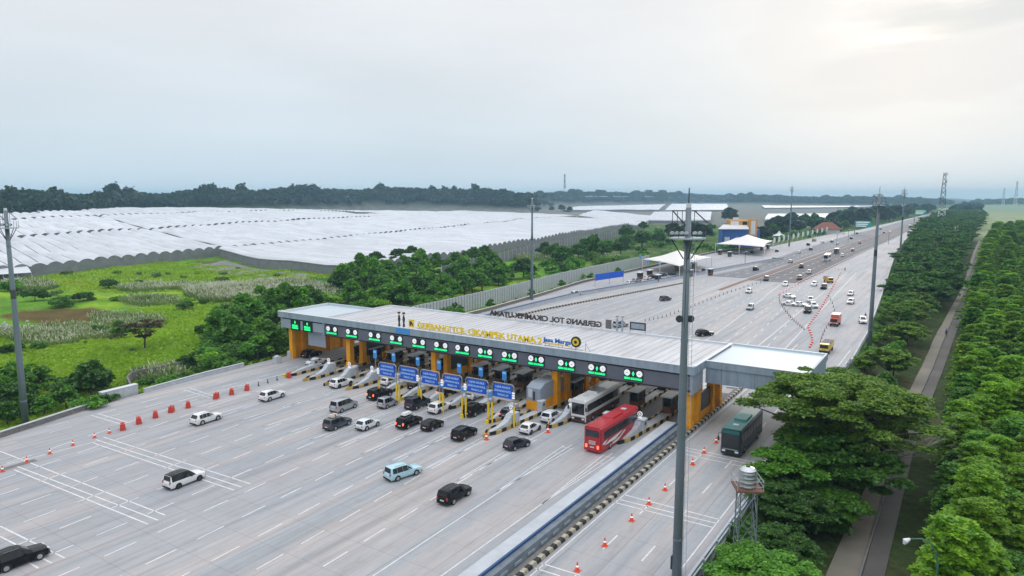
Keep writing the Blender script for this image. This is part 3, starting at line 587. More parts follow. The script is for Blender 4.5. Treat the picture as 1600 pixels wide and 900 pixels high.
# LED boards over each lane
def led(x, arrow):
    f = MB(); f.box(x - 1.45, x + 1.45, FY + .10, FY + .24, 6.55, 8.15, 'black_gap'); lp = gp(f, 'lane_signal')
    y = FY + .06
    for s in (-1, 1):
        d = MB(); cx = x + s * .95
        d.disc((cx, y, 7.65), (0, 1, 0), .46, .08, 'signal_white', 12); d.box(cx - .14, cx + .14, y - .055, y - .04, 7.6, 7.7, 'grey_box'); q = d.build('signal_disc', lp)
    a = MB()
    if arrow: a.add([(x - .22, y, 7.5), (x + .22, y, 7.5), (x, y, 7.95), (x - .08, y, 7.5), (x + .08, y, 7.5), (x + .08, y, 7.25), (x - .08, y, 7.25)], [(0, 1, 2), (3, 6, 5, 4)], 'led_green'); a.build('arrow', lp)
    t = MB(); t.box(x - 1.42, x + 1.42, y - .02, y + .04, 6.62, 7.08, 'led_back'); tb = t.build('text_bar', lp)
    text_obj('SEMUA GOLONGAN', .42, 'led_text', 'led_green', lp, (x, y - .04, 6.70), (math.pi / 2, 0, 0), .01, width=2.7, bold=.012)
for i, x in enumerate(GXN): led(x, i >= 7)
for x in (-111.8, -108.2):
    f = MB(); f.box(x - 1.35, x + 1.35, FY + .08, FY + .24, 6.3, 8.35, 'black_gap'); lp = gp(f, 'lane_signal')
    a = MB(); y = FY + .05; a.add([(x - .25, y, 7.85), (x + .25, y, 7.85), (x, y, 8.3), (x - .1, y, 7.85), (x + .1, y, 7.85), (x + .1, y, 7.65), (x - .1, y, 7.65)], [(0, 1, 2), (3, 6, 5, 4)], 'led_green'); a.build('arrow', lp)
    t = MB(); t.box(x - .95, x + .95, y, y + .04, 6.55, 7.5, 'led_back'); t.build('text_bar', lp)
    for j, w_ in enumerate(('SEMUA', 'GOLONGAN')): text_obj(w_, .48, 'led_text', 'led_green', lp, (x, y - .03, 7.08 - j * .46), (math.pi / 2, 0, 0), .01, width=1.75, bold=.02)
# rooftop lettering
R90 = (math.pi / 2, 0, 0); Rm = (math.pi / 2, 0, math.pi)
def gtext(s, size, m, x, y, z, rot, width, name='rooftop_letters', bold=.03): return text_obj(s, size, name, m, gate, (x + GO[0], y + GO[1], z), rot, .06, 'CENTER', bold, width)
gtext('GERBANG TOL CIKAMPEK UTAMA 2', 1.35, 'letter_yellow', -67.5, FY + .9, 10.0, R90, 25.6, bold=.05)
gtext('Jasa Marga', .95, 'letter_blue', -52.0, FY + .9, 10.45, R90, 5.0)
gtext('INDONESIA HIGHWAY CORP', .3, 'letter_yellow', -52.0, FY + .9, 10.1, R90, 4.6, bold=.01)
gtext('GERBANG TOL CIKAMPEK UTAMA', 1.35, 'letter_back', -65.0, 110.75, 10.0, Rm, 24.2, bold=.05)
for x0_, x1_ in ((-80.5, -54.6), (-54.4, -47.5)): b = MB(); b.box(x0_, x1_, FY + .84, FY + .90, 9.8, 9.88, 'steel'); gp(b, 'letter_rail')
for k in range(15): x = -80 + k * 2.35; b = MB(); b.box(x, x + .06, FY + .92, FY + .98, 9.5, 11.1, 'steel'); b.tube([(x + .03, FY + .95, 10.9), (x + .03, FY + 2.4, 9.5)], .03, 'steel', 4); gp(b, 'letter_post')
for k in range(13): x = -77 + k * 2.0; b = MB(); b.box(x, x + .06, 110.6, 110.66, 9.5, 11.1, 'steel'); gp(b, 'letter_post')
b = MB(); b.disc((-48.7, FY + .9, 11.0), (0, 1, 0), .85, .2, 'letter_back', 24); b.disc((-48.7, FY + .78, 11.0), (0, 1, 0), .56, .08, 'letter_yellow', 20); b.disc((-48.7, FY + .72, 11.0), (0, 1, 0), .26, .06, 'letter_back', 16)
b.box(-48.75, -48.65, FY + .85, FY + .95, 9.5, 10.3, 'steel'); gp(b, 'round_emblem')
b = MB(); b.box(-82.3, -81.1, FY + .85, FY + 1.0, 9.9, 11.3, 'letter_yellow'); b.add([(-82.1, FY + .83, 10.1), (-81.9, FY + .83, 10.1), (-81.7, FY + .83, 10.5), (-81.5, FY + .83, 10.1), (-81.25, FY + .83, 10.3), (-81.6, FY + .83, 10.9), (-82.1, FY + .83, 11.0)], [tuple(range(7))], 'letter_back'); gp(b, 'square_emblem')
b = MB(); b.box(-52.2, -51.1, 110.7, 110.8, 9.9, 11.5, 'grey_paint'); gp(b, 'square_emblem')
def statue(x, y, m):
    b = MB(); b.tube([(x, y, 9.5), (x, y, 9.9), (x, y, 10.5), (x, y, 11.1), (x, y, 11.7), (x, y, 11.95)], [.05, .22, .14, .26, .12, .10], m, 8)
    b.disc((x, y, 12.25), (0, 0, 1), .27, .3, m, 10); b.tube([(x - .25, y, 11.5), (x, y, 11.75), (x + .25, y, 11.5)], .06, m, 5); gp(b, 'roof_figure')
statue(-84.6, FY + .9, 'letter_back'); statue(-83.5, FY + .9, 'letter_back'); statue(-50, 110.7, 'grey_box'); statue(-49, 110.7, 'grey_box')
b = MB()
for x0, x1, z0, z1 in ((-47.6, -44.7, 11.35, 11.55), (-47.6, -44.7, 10.2, 10.4), (-47.6, -47.4, 10.4, 11.35), (-44.9, -44.7, 10.4, 11.35)): b.box(x0, x1, 110.7, 110.85, z0, z1, 'letter_back')
b.box(-47.4, -44.9, 110.74, 110.8, 10.4, 11.35, 'fascia'); b.box(-47.6, -47.5, 110.7, 110.8, 9.5, 10.2, 'steel'); b.box(-44.8, -44.7, 110.7, 110.8, 9.5, 10.2, 'steel'); gp(b, 'roof_board')

# ---------------------------------------------------------------- islands with their furniture
place = lambda i: ('leftmost', 'second from the left', 'third from the left', 'fourth from the left', 'fifth from the left', 'sixth from the left', 'seventh from the left', 'seventh from the right', 'sixth from the right', 'fifth from the right', 'fourth from the right', 'third from the right', 'second from the right', 'rightmost')[i]
for i, x in enumerate(ISL):
    nx, ny = NOSE[i]; bull = i in (1, 2, 3, 10, 11, 13)
    t = empty('toll_island', (x, 92, 0), 0, 'concrete toll island with striped kerb, %s under the gate' % place(i), 'traffic island', 'islands between the toll lanes')
    def q(px, py): return (px - x, py - 92)
    w = .85
    b = MB(); poly = [q(nx, ny + .6), q(nx + w, ny + 2.6), q(x + w, 96), q(x + w, 120), q(x - w, 120), q(x - w, 96), q(nx - w, ny + 2.6)]
    b.prism(poly, 0, .24, 'conc_block'); b.build('base', t)
    k = MB()
    for s in (1, -1):
        a0, a1, a2 = q(nx, ny), q(nx + s * w, ny + 2.4), q(x + s * w, 96); a3 = q(x + s * w, 119)
        for (p0, p1) in ((a0, a1), (a1, a2), (a2, a3)):
            d = Vector((p1[0] - p0[0], p1[1] - p0[1])).normalized(); n = Vector((d.y, -d.x)) * s * .14
            k.add([(*p0, 0), (p0[0] + n.x, p0[1] + n.y, 0), (p1[0] + n.x, p1[1] + n.y, 0), (*p1, 0), (*p0, .5), (p0[0] + n.x, p0[1] + n.y, .5), (p1[0] + n.x, p1[1] + n.y, .5), (*p1, .5)], [(4, 5, 6, 7), (1, 2, 6, 5), (0, 1, 5, 4), (2, 3, 7, 6), (3, 0, 4, 7), (3, 2, 1, 0)][:5], 'kerb_yellow')
    k.build('kerb', t)
    r = MB(); hgt = 1.9 if bull else .95; L_ = 6.2 if bull else 7.5
    c0, c1 = q(nx, ny + 1.4), q(nx + (x - nx) * .5, ny + L_)
    prof = [(0, .24), (0, .36), (.35, .5), (.7, .95), (.88, 1.0)] if bull else [(0, .3), (0, .42), (.3, .6), (.7, .9), (1, 1.0)]
    vs = []; 
    for u, h in ((0, .2), (.3, .3), (.55, .42), (.75, .62), (.88, .95), (1.0, 1.0)) if bull else ((0, .35), (.3, .7), (.6, .95), (1.0, 1.0)):
        cx = c0[0] * (1 - u) + c1[0] * u; cy = c0[1] * (1 - u) + c1[1] * u; ww = .22 + .42 * u
        vs.append([(cx - ww, cy, .2), (cx + ww, cy, .2), (cx + ww * .85, cy, hgt * h), (cx - ww * .85, cy, hgt * h)])
    fl = [v for g_ in vs for v in g_]; fs = [(0, 1, 2, 3)]
    for j in range(len(vs) - 1):
        o = j * 4; fs += [(o, o + 4, o + 5, o + 1), (o + 1, o + 5, o + 6, o + 2), (o + 2, o + 6, o + 7, o + 3), (o + 3, o + 7, o + 4, o)]
    fs.append(tuple(len(fl) - 4 + j for j in (3, 2, 1, 0)))
    r.add(fl, fs, 'conc_block'); cx, cy = c1
    r.box(cx - .64, cx + .64, cy + .003, cy + 1.2, .2, hgt - .004, 'conc_block'); r.build('bull_nose', t)
    if bull:
        u = .80; px_, py_ = c0[0] * (1 - u) + c1[0] * u, c0[1] * (1 - u) + c1[1] * u
        p = MB(); p.add([(px_ - .4, py_ - .12, 1.30), (px_ + .4, py_ - .12, 1.30), (px_ + .4, py_ + .42, 1.82), (px_ - .4, py_ + .42, 1.82)], [(0, 1, 2, 3)], 'panel_blue'); p.build('blue_panel', t)
        s = MB(); s.tube([(cx, cy + .1, 1.9), (cx, cy + .1, 2.2)], .05, 'steel', 6); s.box(cx - .32, cx + .32, cy, cy + .05, 1.95, 2.2, 'signal_white'); s.disc((cx, cy + .03, 2.62), (0, 1, 0), .38, .06, 'signal_white', 14); s.disc((cx, cy - .02, 2.62), (0, 1, 0), .25, .03, 'letter_back', 12); s.disc((cx, cy - .045, 2.62), (0, 1, 0), .15, .02, 'signal_white', 10); s.build('round_sign', t)
    else:
        nz_ = MB(); a0 = q(nx, ny); nz_.tube([(a0[0], a0[1] + .2, 0), (a0[0], a0[1] + .2, .55)], [.3, .24], 'letter_yellow', 10); nz_.build('nose_bollard', t)
# cabinets, booths, blue lane panels, barrier arms (one kind each, copied)
def make_cabinet():
    t = empty('card_reader_cabinet', (0, 0, 0)); b = MB(); b.box(-.45, .45, -.6, .6, .24, 1.9, 'conc_block', .93); b.build('housing', t); b = MB(); b.box(-.5, .5, -.66, .66, 1.9, 2.0, 'fascia_light'); b.build('lid', t)
    b = MB(); b.box(.455, .475, -.25, .25, 1.2, 1.6, 'booth_dark'); b.build('screen', t); return t
def make_booth():
    t = empty('toll_booth', (0, 0, 0)); b = MB(); b.box(-.7, .7, -1.5, 1.5, .24, 1.25, 'booth_brown'); b.box(-.7, -.62, -1.5, 1.5, 1.25, 2.75, 'booth_dark'); b.box(-.62, .7, 1.42, 1.5, 1.25, 2.75, 'booth_dark')
    for y in (-1.5, -.05, 1.33): b.box(.61, .7, y, y + .09, 1.25, 2.75, 'booth_dark')
    b.box(-.62, -.5, -1.5, -1.42, 1.25, 2.75, 'booth_dark'); b.build('cabin', t)
    b = MB(); b.box(-.6, .66, -1.44, 1.4, 1.26, 2.7, 'glass'); b.build('glazing', t)
    b = MB(); b.box(-.95, .95, -1.9, 1.8, 2.76, 2.92, 'fascia_light'); b.build('roof', t); return t
def make_panel():
    t = empty('lane_sign', (0, 0, 0)); b = MB(); b.tube([(0, 0, .2), (0, 0, 4)], .06, 'steel', 6); b.build('post', t); b = MB(); b.box(-.42, .42, -.1, -.02, 3.95, 5.5, 'panel_blue'); b.box(-.3, .3, -.13, -.10, 5.0, 5.3, 'sign_text'); b.build('board', t); return t
def make_arm():
    t = empty('barrier_gate', (0, 0, 0)); b = MB(); b.box(-.2, .2, -.25, .25, .24, 1.2, 'orange_wall'); b.build('housing', t); b = MB()
    for k in range(6): b.box(.2 + k * .5, .7 + k * .5, -.03, .03, 1.0, 1.1, 'red_plastic' if k % 2 else 'signal_white')
    b.build('arm', t); return t
C0, B0, P0, A0 = make_cabinet(), make_booth(), make_panel(), make_arm()
first = {}
def put(proto, key, loc, label, cat, group, rz=0):
    if key not in first: first[key] = 1; o = proto; o.location = loc; o.rotation_euler = (0, 0, rz); tag(o, label, cat, group)
    else: o = copy_tree(proto, None, loc, rz, label, group); o['category'] = cat
    return o
for i, x in enumerate(ISL):
    where = place(i) + ' toll island'
    if i not in (9,): put(C0, 'c', (x, 89.6 if i != 1 else 88.8, 0), 'pale grey card reader cabinet standing on the ' + where, 'cabinet', 'card reader cabinets on the islands')
    if i not in (5,): put(B0, 'b', (x, 100.6, 0), 'dark glazed toll booth at the front of the ' + where, 'toll booth', 'toll booths under the gate')
    put(B0, 'b', (x, 112.5, 0), 'dark glazed toll booth at the far end of the ' + where, 'toll booth', 'toll booths under the gate')
    put(A0, 'a', (x + .2, 115, 0), 'lowered red and white barrier at the end of the ' + where, 'barrier', 'barrier gates under the toll gate')
for j, (x, n_) in enumerate(((-88.1, 'fourth'), (-83.6, 'fifth'), (-78.0, 'sixth'), (-73.3, 'seventh'), (-69.0, 'eighth'), (-64.6, 'ninth'), (-60.0, 'tenth'))):
    put(P0, 'p', (x, 90.2, 0), 'upright blue lane panel on a thin post at the %s toll island from the left' % n_, 'panel sign', 'blue panels in front of the gate')
# big grey and orange cabin right of the seventh lane pair
t = empty('supervisor_cabin', (-54.2, 92.5, 0), -.0, 'large toll cabin, slate grey above an orange base, beside the white coach', 'toll cabin')
b = MB(); b.box(-1.25, 1.25, -3.0, 4.5, .25, 1.7, 'orange_wall'); b.build('base', t)
b = MB(); b.xprism([(-3.0, 1.7), (4.5, 1.7), (4.5, 3.9), (3.2, 4.3), (-1.6, 4.3), (-3.0, 3.7)], -1.24, 1.24, 'grey_box'); b.build('upper_cabin', t)
b = MB(); b.box(-.9, -.2, -3.06, -3.0, 2.2, 3.5, 'fascia_light'); b.box(-.05, .3, -3.06, -3.0, 1.8, 3.2, 'booth_dark'); b.build('front_panel', t)
# blue overhead lane signs in their steel frames
SG = [(-78.9, -75.1), (-74.5, -70.5), (-70.0, -66.2), (-65.6, -61.9), (-61.2, -57.1), (-56.4, -52.6)]
for i, (x0, x1) in enumerate(SG):
    t = empty('lane_restriction_sign', ((x0 + x1) / 2, 81.5, 0), 0, 'blue lettered sign on yellow posts, %s of the row of six' % ('leftmost', 'second from the left', 'third from the left', 'third from the right', 'second from the right', 'rightmost')[i], 'sign', 'blue signs over the toll lanes'); h = (x1 - x0) / 2
    b = MB(); z1 = 6.25
    b.tube([(-h, 0, 3.1), (-h, 0, z1 - .3), (-h + .3, 0, z1), (h - .3, 0, z1), (h, 0, z1 - .3), (h, 0, 3.1)], .07, 'steel', 8); b.build('frame', t)
    for s in (-1, 1): b = MB(); b.tube([(s * h, 0, 0), (s * h, 0, 3.1)], .15, 'letter_yellow', 10); b.build('post', t)
    b = MB(); b.box(-h + .35, h - .3, -.08, .04, 4.15, 6.1, 'sign_blue'); pn = b.build('board', t)
    for j, (s, w_) in enumerate((('LAJUR KHUSUS', .80), ('KENDARAAN KECIL', .92), ('TINGGI 2,1M', .60))):
        text_obj(s, .42, 'lettering', 'sign_text', pn, (0.02, -.10, 5.58 - j * .58), R90, .01, width=(2 * h - .65) * w_, bold=.01)
    b = MB(); b.box(-h + .3, h - .25, -.3, .2, 3.92, 4.1, 'tarp'); b.build('ledge', t)
    if i in (0, 1, 3, 4, 5):
        b = MB(); s = -1 if i in (0, 3, 4) else 1; 
        for k in range(3): b.box(s * h - .22, s * h + .22, -.2, -.12, 4.3 + k * .35, 4.52 + k * .35, 'signal_white')
        if i > 2: b.disc((-h - .2, -.16, 4.3), (0, 1, 0), .36, .05, 'panel_blue', 12)
        b.build('side_plate', t)
# grey crash cabinet and pale sign near the coach
t = empty('height_sensor_cabinet', (-46.2, 90.5, 0), 0, 'tapered grey equipment cabinet behind the rear bull nose beside the red coach', 'cabinet')
b = MB(); b.box(-.5, .5, -.3, .3, .2, 2.6, 'grey_box', 1.2); b.build('housing', t); b = MB(); b.box(-.6, .6, -.45, .45, 2.6, 2.75, 'booth_dark'); b.build('cap', t)

# ---------------------------------------------------------------- barriers along the roads
# median between the toll lanes and the right-hand carriageway
t = empty('median_wall', (-32.5, 60, 0), 0, 'long concrete median wall with blue top rail and cream and black kerb left of the side carriageway', 'barrier')
y0, y1 = -58, 33.4
b = MB(); b.box(-1.7, -.05, y0, y1, .0, 1.0, 'cap_conc'); b.build('cap', t)
b = MB(); b.box(-.05, .16, y0, y1, 1.0, 1.22, 'line_blue'); b.build('top_rail', t)
b = MB(); b.box(-.05, .95, y0, y1, .0, .99, 'parapet', 1.0, .75)
for k in range(40): b.box(.9, .98, y0 + 1 + k * 2.3, y0 + 2.2 + k * 2.3, .35, .6, 'fascia')
b.build('wall', t)
b = MB(); b.box(1.75, 2.15, y0, y1 + 26, .0, .42, 'kerb_cream'); b.box(1.0, 1.75, y0, y1 + 26, .0, .2, 'conc_dark'); b.build('kerb', t)
b = MB(); b.box(1.6, 2.0, y1 + 26, 68, 0, .42, 'kerb_cream'); b.box(-.6, 1.6, y1 + 26, 68, 0, .25, 'conc_block'); b.build('far_kerb', t)
# left edge parapet following the plaza edge
def wall_along(name, f, ys, h, th, m, label, cat, z0=None, capm=None):
    b = MB(); t = empty(name, (float(f(ys[0])), ys[0], 0), 0, label, cat); ox, oy = t.location.x, t.location.y
    sec = [(-th / 2, -1.2), (th / 2, -1.2), (th / 2 * .7, h), (-th / 2 * .7, h)]
    vs = []
    for y in ys:
        for dx, z in sec: vs.append((float(f(y)) + dx - ox, y - oy, z))
    fs = []
    for i in range(len(ys) - 1):
        for k in range(4): a = i * 4 + k; c = i * 4 + (k + 1) % 4; fs.append((a, c, c + 4, a + 4))
    fs += [(3, 2, 1, 0), tuple(len(vs) - 4 + k for k in range(4))]
    b.add(vs, fs, m); b.build('wall', t)
    if capm:
        b = MB(); vs = []
        for y in ys:
            for dx, z in ((-th * .5, h), (th * .5, h), (th * .5, h + .1), (-th * .5, h + .1)): vs.append((float(f(y)) + dx - ox, y - oy, z))
        b.add(vs, fs, capm); b.build('coping', t)
    return t
wall_along('edge_parapet', lambda y: Lx(y) - .1, list(np.arange(-30, 56, 3)), .75, .5, 'conc_dark', 'low concrete parapet with a pale top at the near left edge of the plaza', 'parapet', capm='cap_conc')
wall_along('edge_parapet', lambda y: Lx(y) - .1, list(np.arange(62.5, 84, 3)), .6, .5, 'conc_block', 'pale kerb wall between the white block and the gate at the left plaza edge', 'parapet', capm='cap_conc')
t = empty('barrier_block', (-115.9, 58.8, 0), .06, 'long white concrete block at the plaza edge beside the curved drain wall', 'concrete block')
b = MB(); b.box(-.5, .5, -3.0, 3.0, -.5, 1.5, 'conc_block'); b.build('block', t); b = MB(); b.box(-.56, .56, -3.06, 3.06, 1.5, 1.58, 'fascia_light'); b.build('top', t)
b = MB(); pts = [G(205, 616), G(200, 606), G(206, 598), G(225, 592), G(250, 586), G(285, 577), G(320, 566), G(360, 556)]
t = empty('drain_wall', pts[0], 0, 'curved dark concrete drain wall behind the white block', 'wall')
pp = [Vector((p[0], p[1], 0)) - Vector((pts[0][0], pts[0][1], 0)) for p in pts]
for a_, c_ in zip(pp, pp[1:]):
    d = (c_ - a_).normalized(); n = Vector((-d.y, d.x, 0)) * .15; z0 = -2; z1 = 1.9
    b.add([a_ - n + Vector((0, 0, z0)), a_ + n + Vector((0, 0, z0)), c_ + n + Vector((0, 0, z0)), c_ - n + Vector((0, 0, z0)), a_ - n + Vector((0, 0, z1)), a_ + n + Vector((0, 0, z1)), c_ + n + Vector((0, 0, z1)), c_ - n + Vector((0, 0, z1))], [(4, 5, 6, 7), (0, 1, 5, 4), (2, 3, 7, 6), (1, 2, 6, 5), (3, 0, 4, 7)], 'conc_dark')
b.build('wall', t)
for k, (px_, py_) in enumerate(((433, 567), (455, 558))):
    x, y = P(px_, py_); t = empty('end_block', (x, y, 0), 0, 'rounded pale concrete block beside the orange side wall, %s one' % ('nearer', 'farther')[k], 'concrete block', 'end blocks at the gate')
    b = MB(); b.box(-.6, .6, -.7, .7, -.3, 1.3, 'conc_block', .85); b.build('block', t); b = MB(); b.tube([(0, 0, 1.3), (0, 0, 1.55)], [.6, .3], 'conc_block', 10); b.build('cap', t)
# parapet beyond the gate on the left, cream topped
wall_along('edge_parapet', lambda y: Lx(y) - .1, list(np.arange(118, 500, 6)), .9, .5, 'conc_dark', 'long parapet with cream coping at the left edge of the plaza beyond the gate', 'parapet', capm='tarp')
# blue-topped divider beside the outer lanes
wall_along('lane_divider', lambda y: DIV(y), list(np.arange(118, 390, 6)), 1.05, .9, 'cap_conc', 'long divider with a bright blue top rail beside the satellite toll lanes', 'barrier', capm='line_blue')
k2 = itp([(150, -103.8), (177, -101.8), (249, -90.6), (262, -89)])
wall_along('striped_kerb', k2, list(np.arange(150, 263, 5)), .45, .5, 'kerb_cream', 'curving cream and black striped kerb beside the blue-topped divider', 'kerb')
# right road edge: parapet and railing
t = empty('guard_rail', (-17.7, 60, 0), 0, 'pale steel guard rail on posts along the right edge of the side carriageway', 'guard rail')
b = MB(); b.box(-.35, .15, -50, 90, -1.0, .55, 'conc_block'); b.build('parapet', t)
b = MB(); b.box(.12, .2, -50, 90, .85, 1.15, 'galv_light'); b.box(.12, .2, -50, 90, .25, .5, 'galv'); b.build('rail', t)
for k in range(36): b = MB(); b.box(.2, .34, -50 + k * 4, -49.86 + k * 4, -1.2, 1.15, 'galv_light'); b.build('post', t)
wall_along('edge_parapet', lambda y: Rx(y) + .1, list(np.arange(152, 470, 6)), .6, .4, 'conc_block', 'low pale parapet along the right edge of the far plaza beside the tree belt', 'parapet')

# corrugated grey boundary wall behind the left satellite lanes
wf = itp([(140, -122.5), (160, -123), (198, -125.5), (232, -129.5), (300, -132), (400, -133)])
t = empty('boundary_wall', (-125, 150, 0), 0, 'tall grey panel wall with dark vertical streaks left of the satellite toll lanes', 'wall')
b = MB()
for y in np.arange(140, 330, 1.5):
    x0, x1 = float(wf(y)) + 125, float(wf(y + 1.36)) + 125; z0 = -1.6
    for (m_, a_, c_, zt) in (('conc_block', 0, 1.2, 3.9), ('conc_dark', 1.2, 1.5, 3.7)):
        f0 = a_ / 1.5; f1 = c_ / 1.5; xa = x0 + (x1 - x0) * f0; xb = x0 + (x1 - x0) * f1; ind = .12 if m_ == 'conc_dark' else 0
        b.add([(xa - ind, y - 150 + a_, z0), (xb - ind, y - 150 + c_, z0), (xb - ind, y - 150 + c_, zt), (xa - ind, y - 150 + a_, zt), (xa - .3, y - 150 + a_, z0), (xb - .3, y - 150 + c_, z0), (xb - .3, y - 150 + c_, zt), (xa - .3, y - 150 + a_, zt)], [(0, 1, 2, 3), (3, 2, 6, 7), (5, 4, 7, 6), (1, 5, 6, 2), (4, 0, 3, 7)], m_)
b.build('panels', t)
# ---------------------------------------------------------------- vehicles
def loft_car(L, W, hz_, roof, cowl, tail, belt, nose_h, paint, roofm=None, box_rear=False, arch='plastic', pickup=False):
    """stations (y, half width at belt, belt z, half width top, top z); y grows forward"""
    hw = W / 2; f = L / 2; r = -L / 2
    ST_ = [
        (r, hw * .86, belt * .78, hw * .84, belt * .86), (r + .10, hw * .95, belt * .96, hw * .88, belt * 1.0),
        (r + (.22 if box_rear else .45), hw * .98, belt, hw * .80, roof - (.07 if box_rear else .12)), (tail, hw, belt, hw * .78, roof - .02), ((tail + cowl) / 2 - .2, hw, belt, hw * .78, roof),
        (cowl - .78, hw, belt * .985, hw * .77, roof - .05), (cowl, hw * .985, belt * .95, hw * .84, belt * 1.0), ((cowl + f) / 2, hw * .97, belt * .90, hw * .82, belt * .95),
        (f - .22, hw * .90, nose_h, hw * .74, nose_h + .06), (f, hw * .72, nose_h * .80, hw * .60, nose_h * .84)]
    return ST_, hw
def make_car(name, paint, kind='mpv', roofp=None, lit=False, box=None, detail=True, window='glass', rimm='rim'):
    K = dict(mpv=(4.55, 1.76, 1.70, .95, -1.75, 1.0, .82, True), suv=(4.5, 1.80, 1.66, .85, -1.55, 1.02, .86, False), hatch=(3.85, 1.68, 1.50, .75, -1.25, .92, .74, False), boxy=(3.6, 1.62, 1.72, .95, -1.45, 1.0, .85, True),
             sedan=(4.75, 1.80, 1.43, .75, -1.0, .92, .72, False), van=(4.8, 1.80, 1.95, 1.35, -2.0, 1.15, .95, True), bigsuv=(4.8, 1.88, 1.85, .85, -1.9, 1.12, .98, True))[kind]
    L, W, roof, cowl, tail, belt, nh, bx = K
    t = empty(name); ST_, hw = loft_car(L, W, 0, roof, cowl, tail, belt, nh, paint, box_rear=bx)
    if kind == 'sedan':
        r = -L / 2
        ST_[0:4] = [(r, hw * .84, .62, hw * .80, .80), (r + .15, hw * .95, .86, hw * .80, .96), (-1.75, hw * .98, .90, hw * .80, 1.0), (tail, hw, .92, hw * .74, roof - .04)]
    zb = .22
    def ring(s):
        y, wb, bz, wt_, tz_ = s
        return [(-wb * .90, y, zb), (-wb, y, .48), (-wb, y, bz), (-wt_, y, tz_ - .05), (-wt_ * .72, y, tz_), (wt_ * .72, y, tz_), (wt_, y, tz_ - .05), (wb, y, bz), (wb, y, .48), (wb * .90, y, zb)]
    rg = [ring(s) for s in ST_]; n = 10; b = MB(); vs = [v for g_ in rg for v in g_]; b.v = vs; pm = b.mi(paint); rm = b.mi(roofp or paint); dk = b.mi('plastic')
    for i in range(len(rg) - 1):
        for k in range(n):
            a = i * n + k; c = i * n + (k + 1) % n
            b.f.append((a, c, c + n, a + n)); b.m.append(dk if k in (9,) else (rm if roofp and 2 <= i <= 5 and 2 <= k <= 6 else pm))
    b.f.append(tuple(range(n))[::-1]); b.m.append(pm); b.f.append(tuple((len(rg) - 1) * n + k for k in range(n))); b.m.append(pm)
    body = b.build('body', t); 
    mod = body.modifiers.new('bevel', 'BEVEL'); mod.width = .035; mod.segments = 2; mod.limit_method = 'ANGLE'; mod.angle_limit = .4
    # bake the bevel so copies stay light
    bpy.context.view_layer.update(); me = bpy.data.meshes.new_from_object(body.evaluated_get(bpy.context.evaluated_depsgraph_get())); body.modifiers.clear(); body.data = me
    me.polygons.foreach_set('use_smooth', [True] * len(me.polygons)); 
    try: me.set_sharp_from_angle(angle=.6)
    except Exception: pass
    def lerp(p, q_, u): return tuple(p[j] * (1 - u) + q_[j] * u for j in range(3))
    def pane(nm, A, B, C, D, iu, iv, off, split=0):
        """inset quad A B C D (A-B bottom, D-C top) pushed out by off"""
        g = MB(); P_ = lambda u, v: Vector(lerp(lerp(A, B, u), lerp(D, C, u), v))
        nrm = (Vector(B) - Vector(A)).cross(Vector(D) - Vector(A)).normalized() * off
        segs = [(iu, 1 - iu)] if not split else [(iu + (1 - 2 * iu) * k / split + (.012 if k else 0), iu + (1 - 2 * iu) * (k + 1) / split - .012 * (k < split - 1)) for k in range(split)]
        for u0, u1 in segs:
            q4 = [P_(u0, iv) + nrm, P_(u1, iv) + nrm, P_(u1, 1 - iv) + nrm, P_(u0, 1 - iv) + nrm]
            g.add(q4 + [v - nrm * 1.5 for v in q4], [(0, 1, 2, 3), (0, 4, 5, 1), (1, 5, 6, 2), (2, 6, 7, 3), (3, 7, 4, 0)], window)
        return g.build(nm, t)
    R3, R5, R6 = rg[2], rg[5], rg[6]
    if kind == 'sedan': R3 = rg[3]
    # windscreen between cowl and roof, rear screen, side glass
    pane('windscreen', R6[4], R6[5], R5[5], R5[4], .0, .07, -.012) if False else None
    A, B, C, D = Vector(R6[4]), Vector(R6[5]), Vector(R5[5]), Vector(R5[4]); A.x *= 1.25; B.x *= 1.25
    g = MB(); off = Vector((0, .012, .014)); q4 = [A * .98 + B * .02 + off, B * .98 + A * .02 + off, C * .97 + D * .03 + off + Vector((0, .05, -.03)), D * .97 + C * .03 + off + Vector((0, .05, -.03))]; g.quad(*q4, window); g.build('windscreen', t)
    if kind == 'sedan': lo, hi = rg[2], rg[3]
    else: lo, hi = rg[1], rg[2]
    A, B, C, D = [Vector(v) for v in (lo[4], lo[5], hi[5], hi[4])]; A.x *= 1.2; B.x *= 1.2; C.x *= 1.1; D.x *= 1.1; off = Vector((0, -.02, .012))
    g = MB(); f0, f1 = (.08, .93); g.quad(*[v + off for v in (A.lerp(D, f0), A.lerp(D, f1), B.lerp(C, f1), B.lerp(C, f0))], window); g.build('rear_window', t)
    yb0, yf0 = rg[2 if kind != 'sedan' else 3][2][1] + .12, cowl - .10
    for s in (1, -1):
        lo_ = lambda y: (s * (hw + .006) * np.interp(y, [q_[0] for q_ in ST_], [q_[1] for q_ in ST_]) / hw, y, np.interp(y, [q_[0] for q_ in ST_], [q_[2] for q_ in ST_]))
        hi_ = lambda y: (s * (np.interp(y, [q_[0] for q_ in ST_], [q_[3] for q_ in ST_]) + .006), y, np.interp(y, [q_[0] for q_ in ST_], [q_[4] for q_ in ST_]) - .05)
        g = MB(); cuts = [yb0, yb0 + (cowl - .78 - yb0) * .30, yb0 + (cowl - .78 - yb0) * .66, cowl - .80]
        for k in range(3):
            y0_, y1_ = cuts[k] + .018, cuts[k + 1] - .018; pts = []
            for y_, v_ in ((y0_, .0), (y1_, .0), (y1_, .95), (y0_, .95)): pts.append(Vector(lo_(y_)).lerp(Vector(hi_(y_)), v_) + Vector((s * .008, 0, 0)))
            g.add(pts if s > 0 else pts[::-1], [(0, 1, 2, 3)], window)
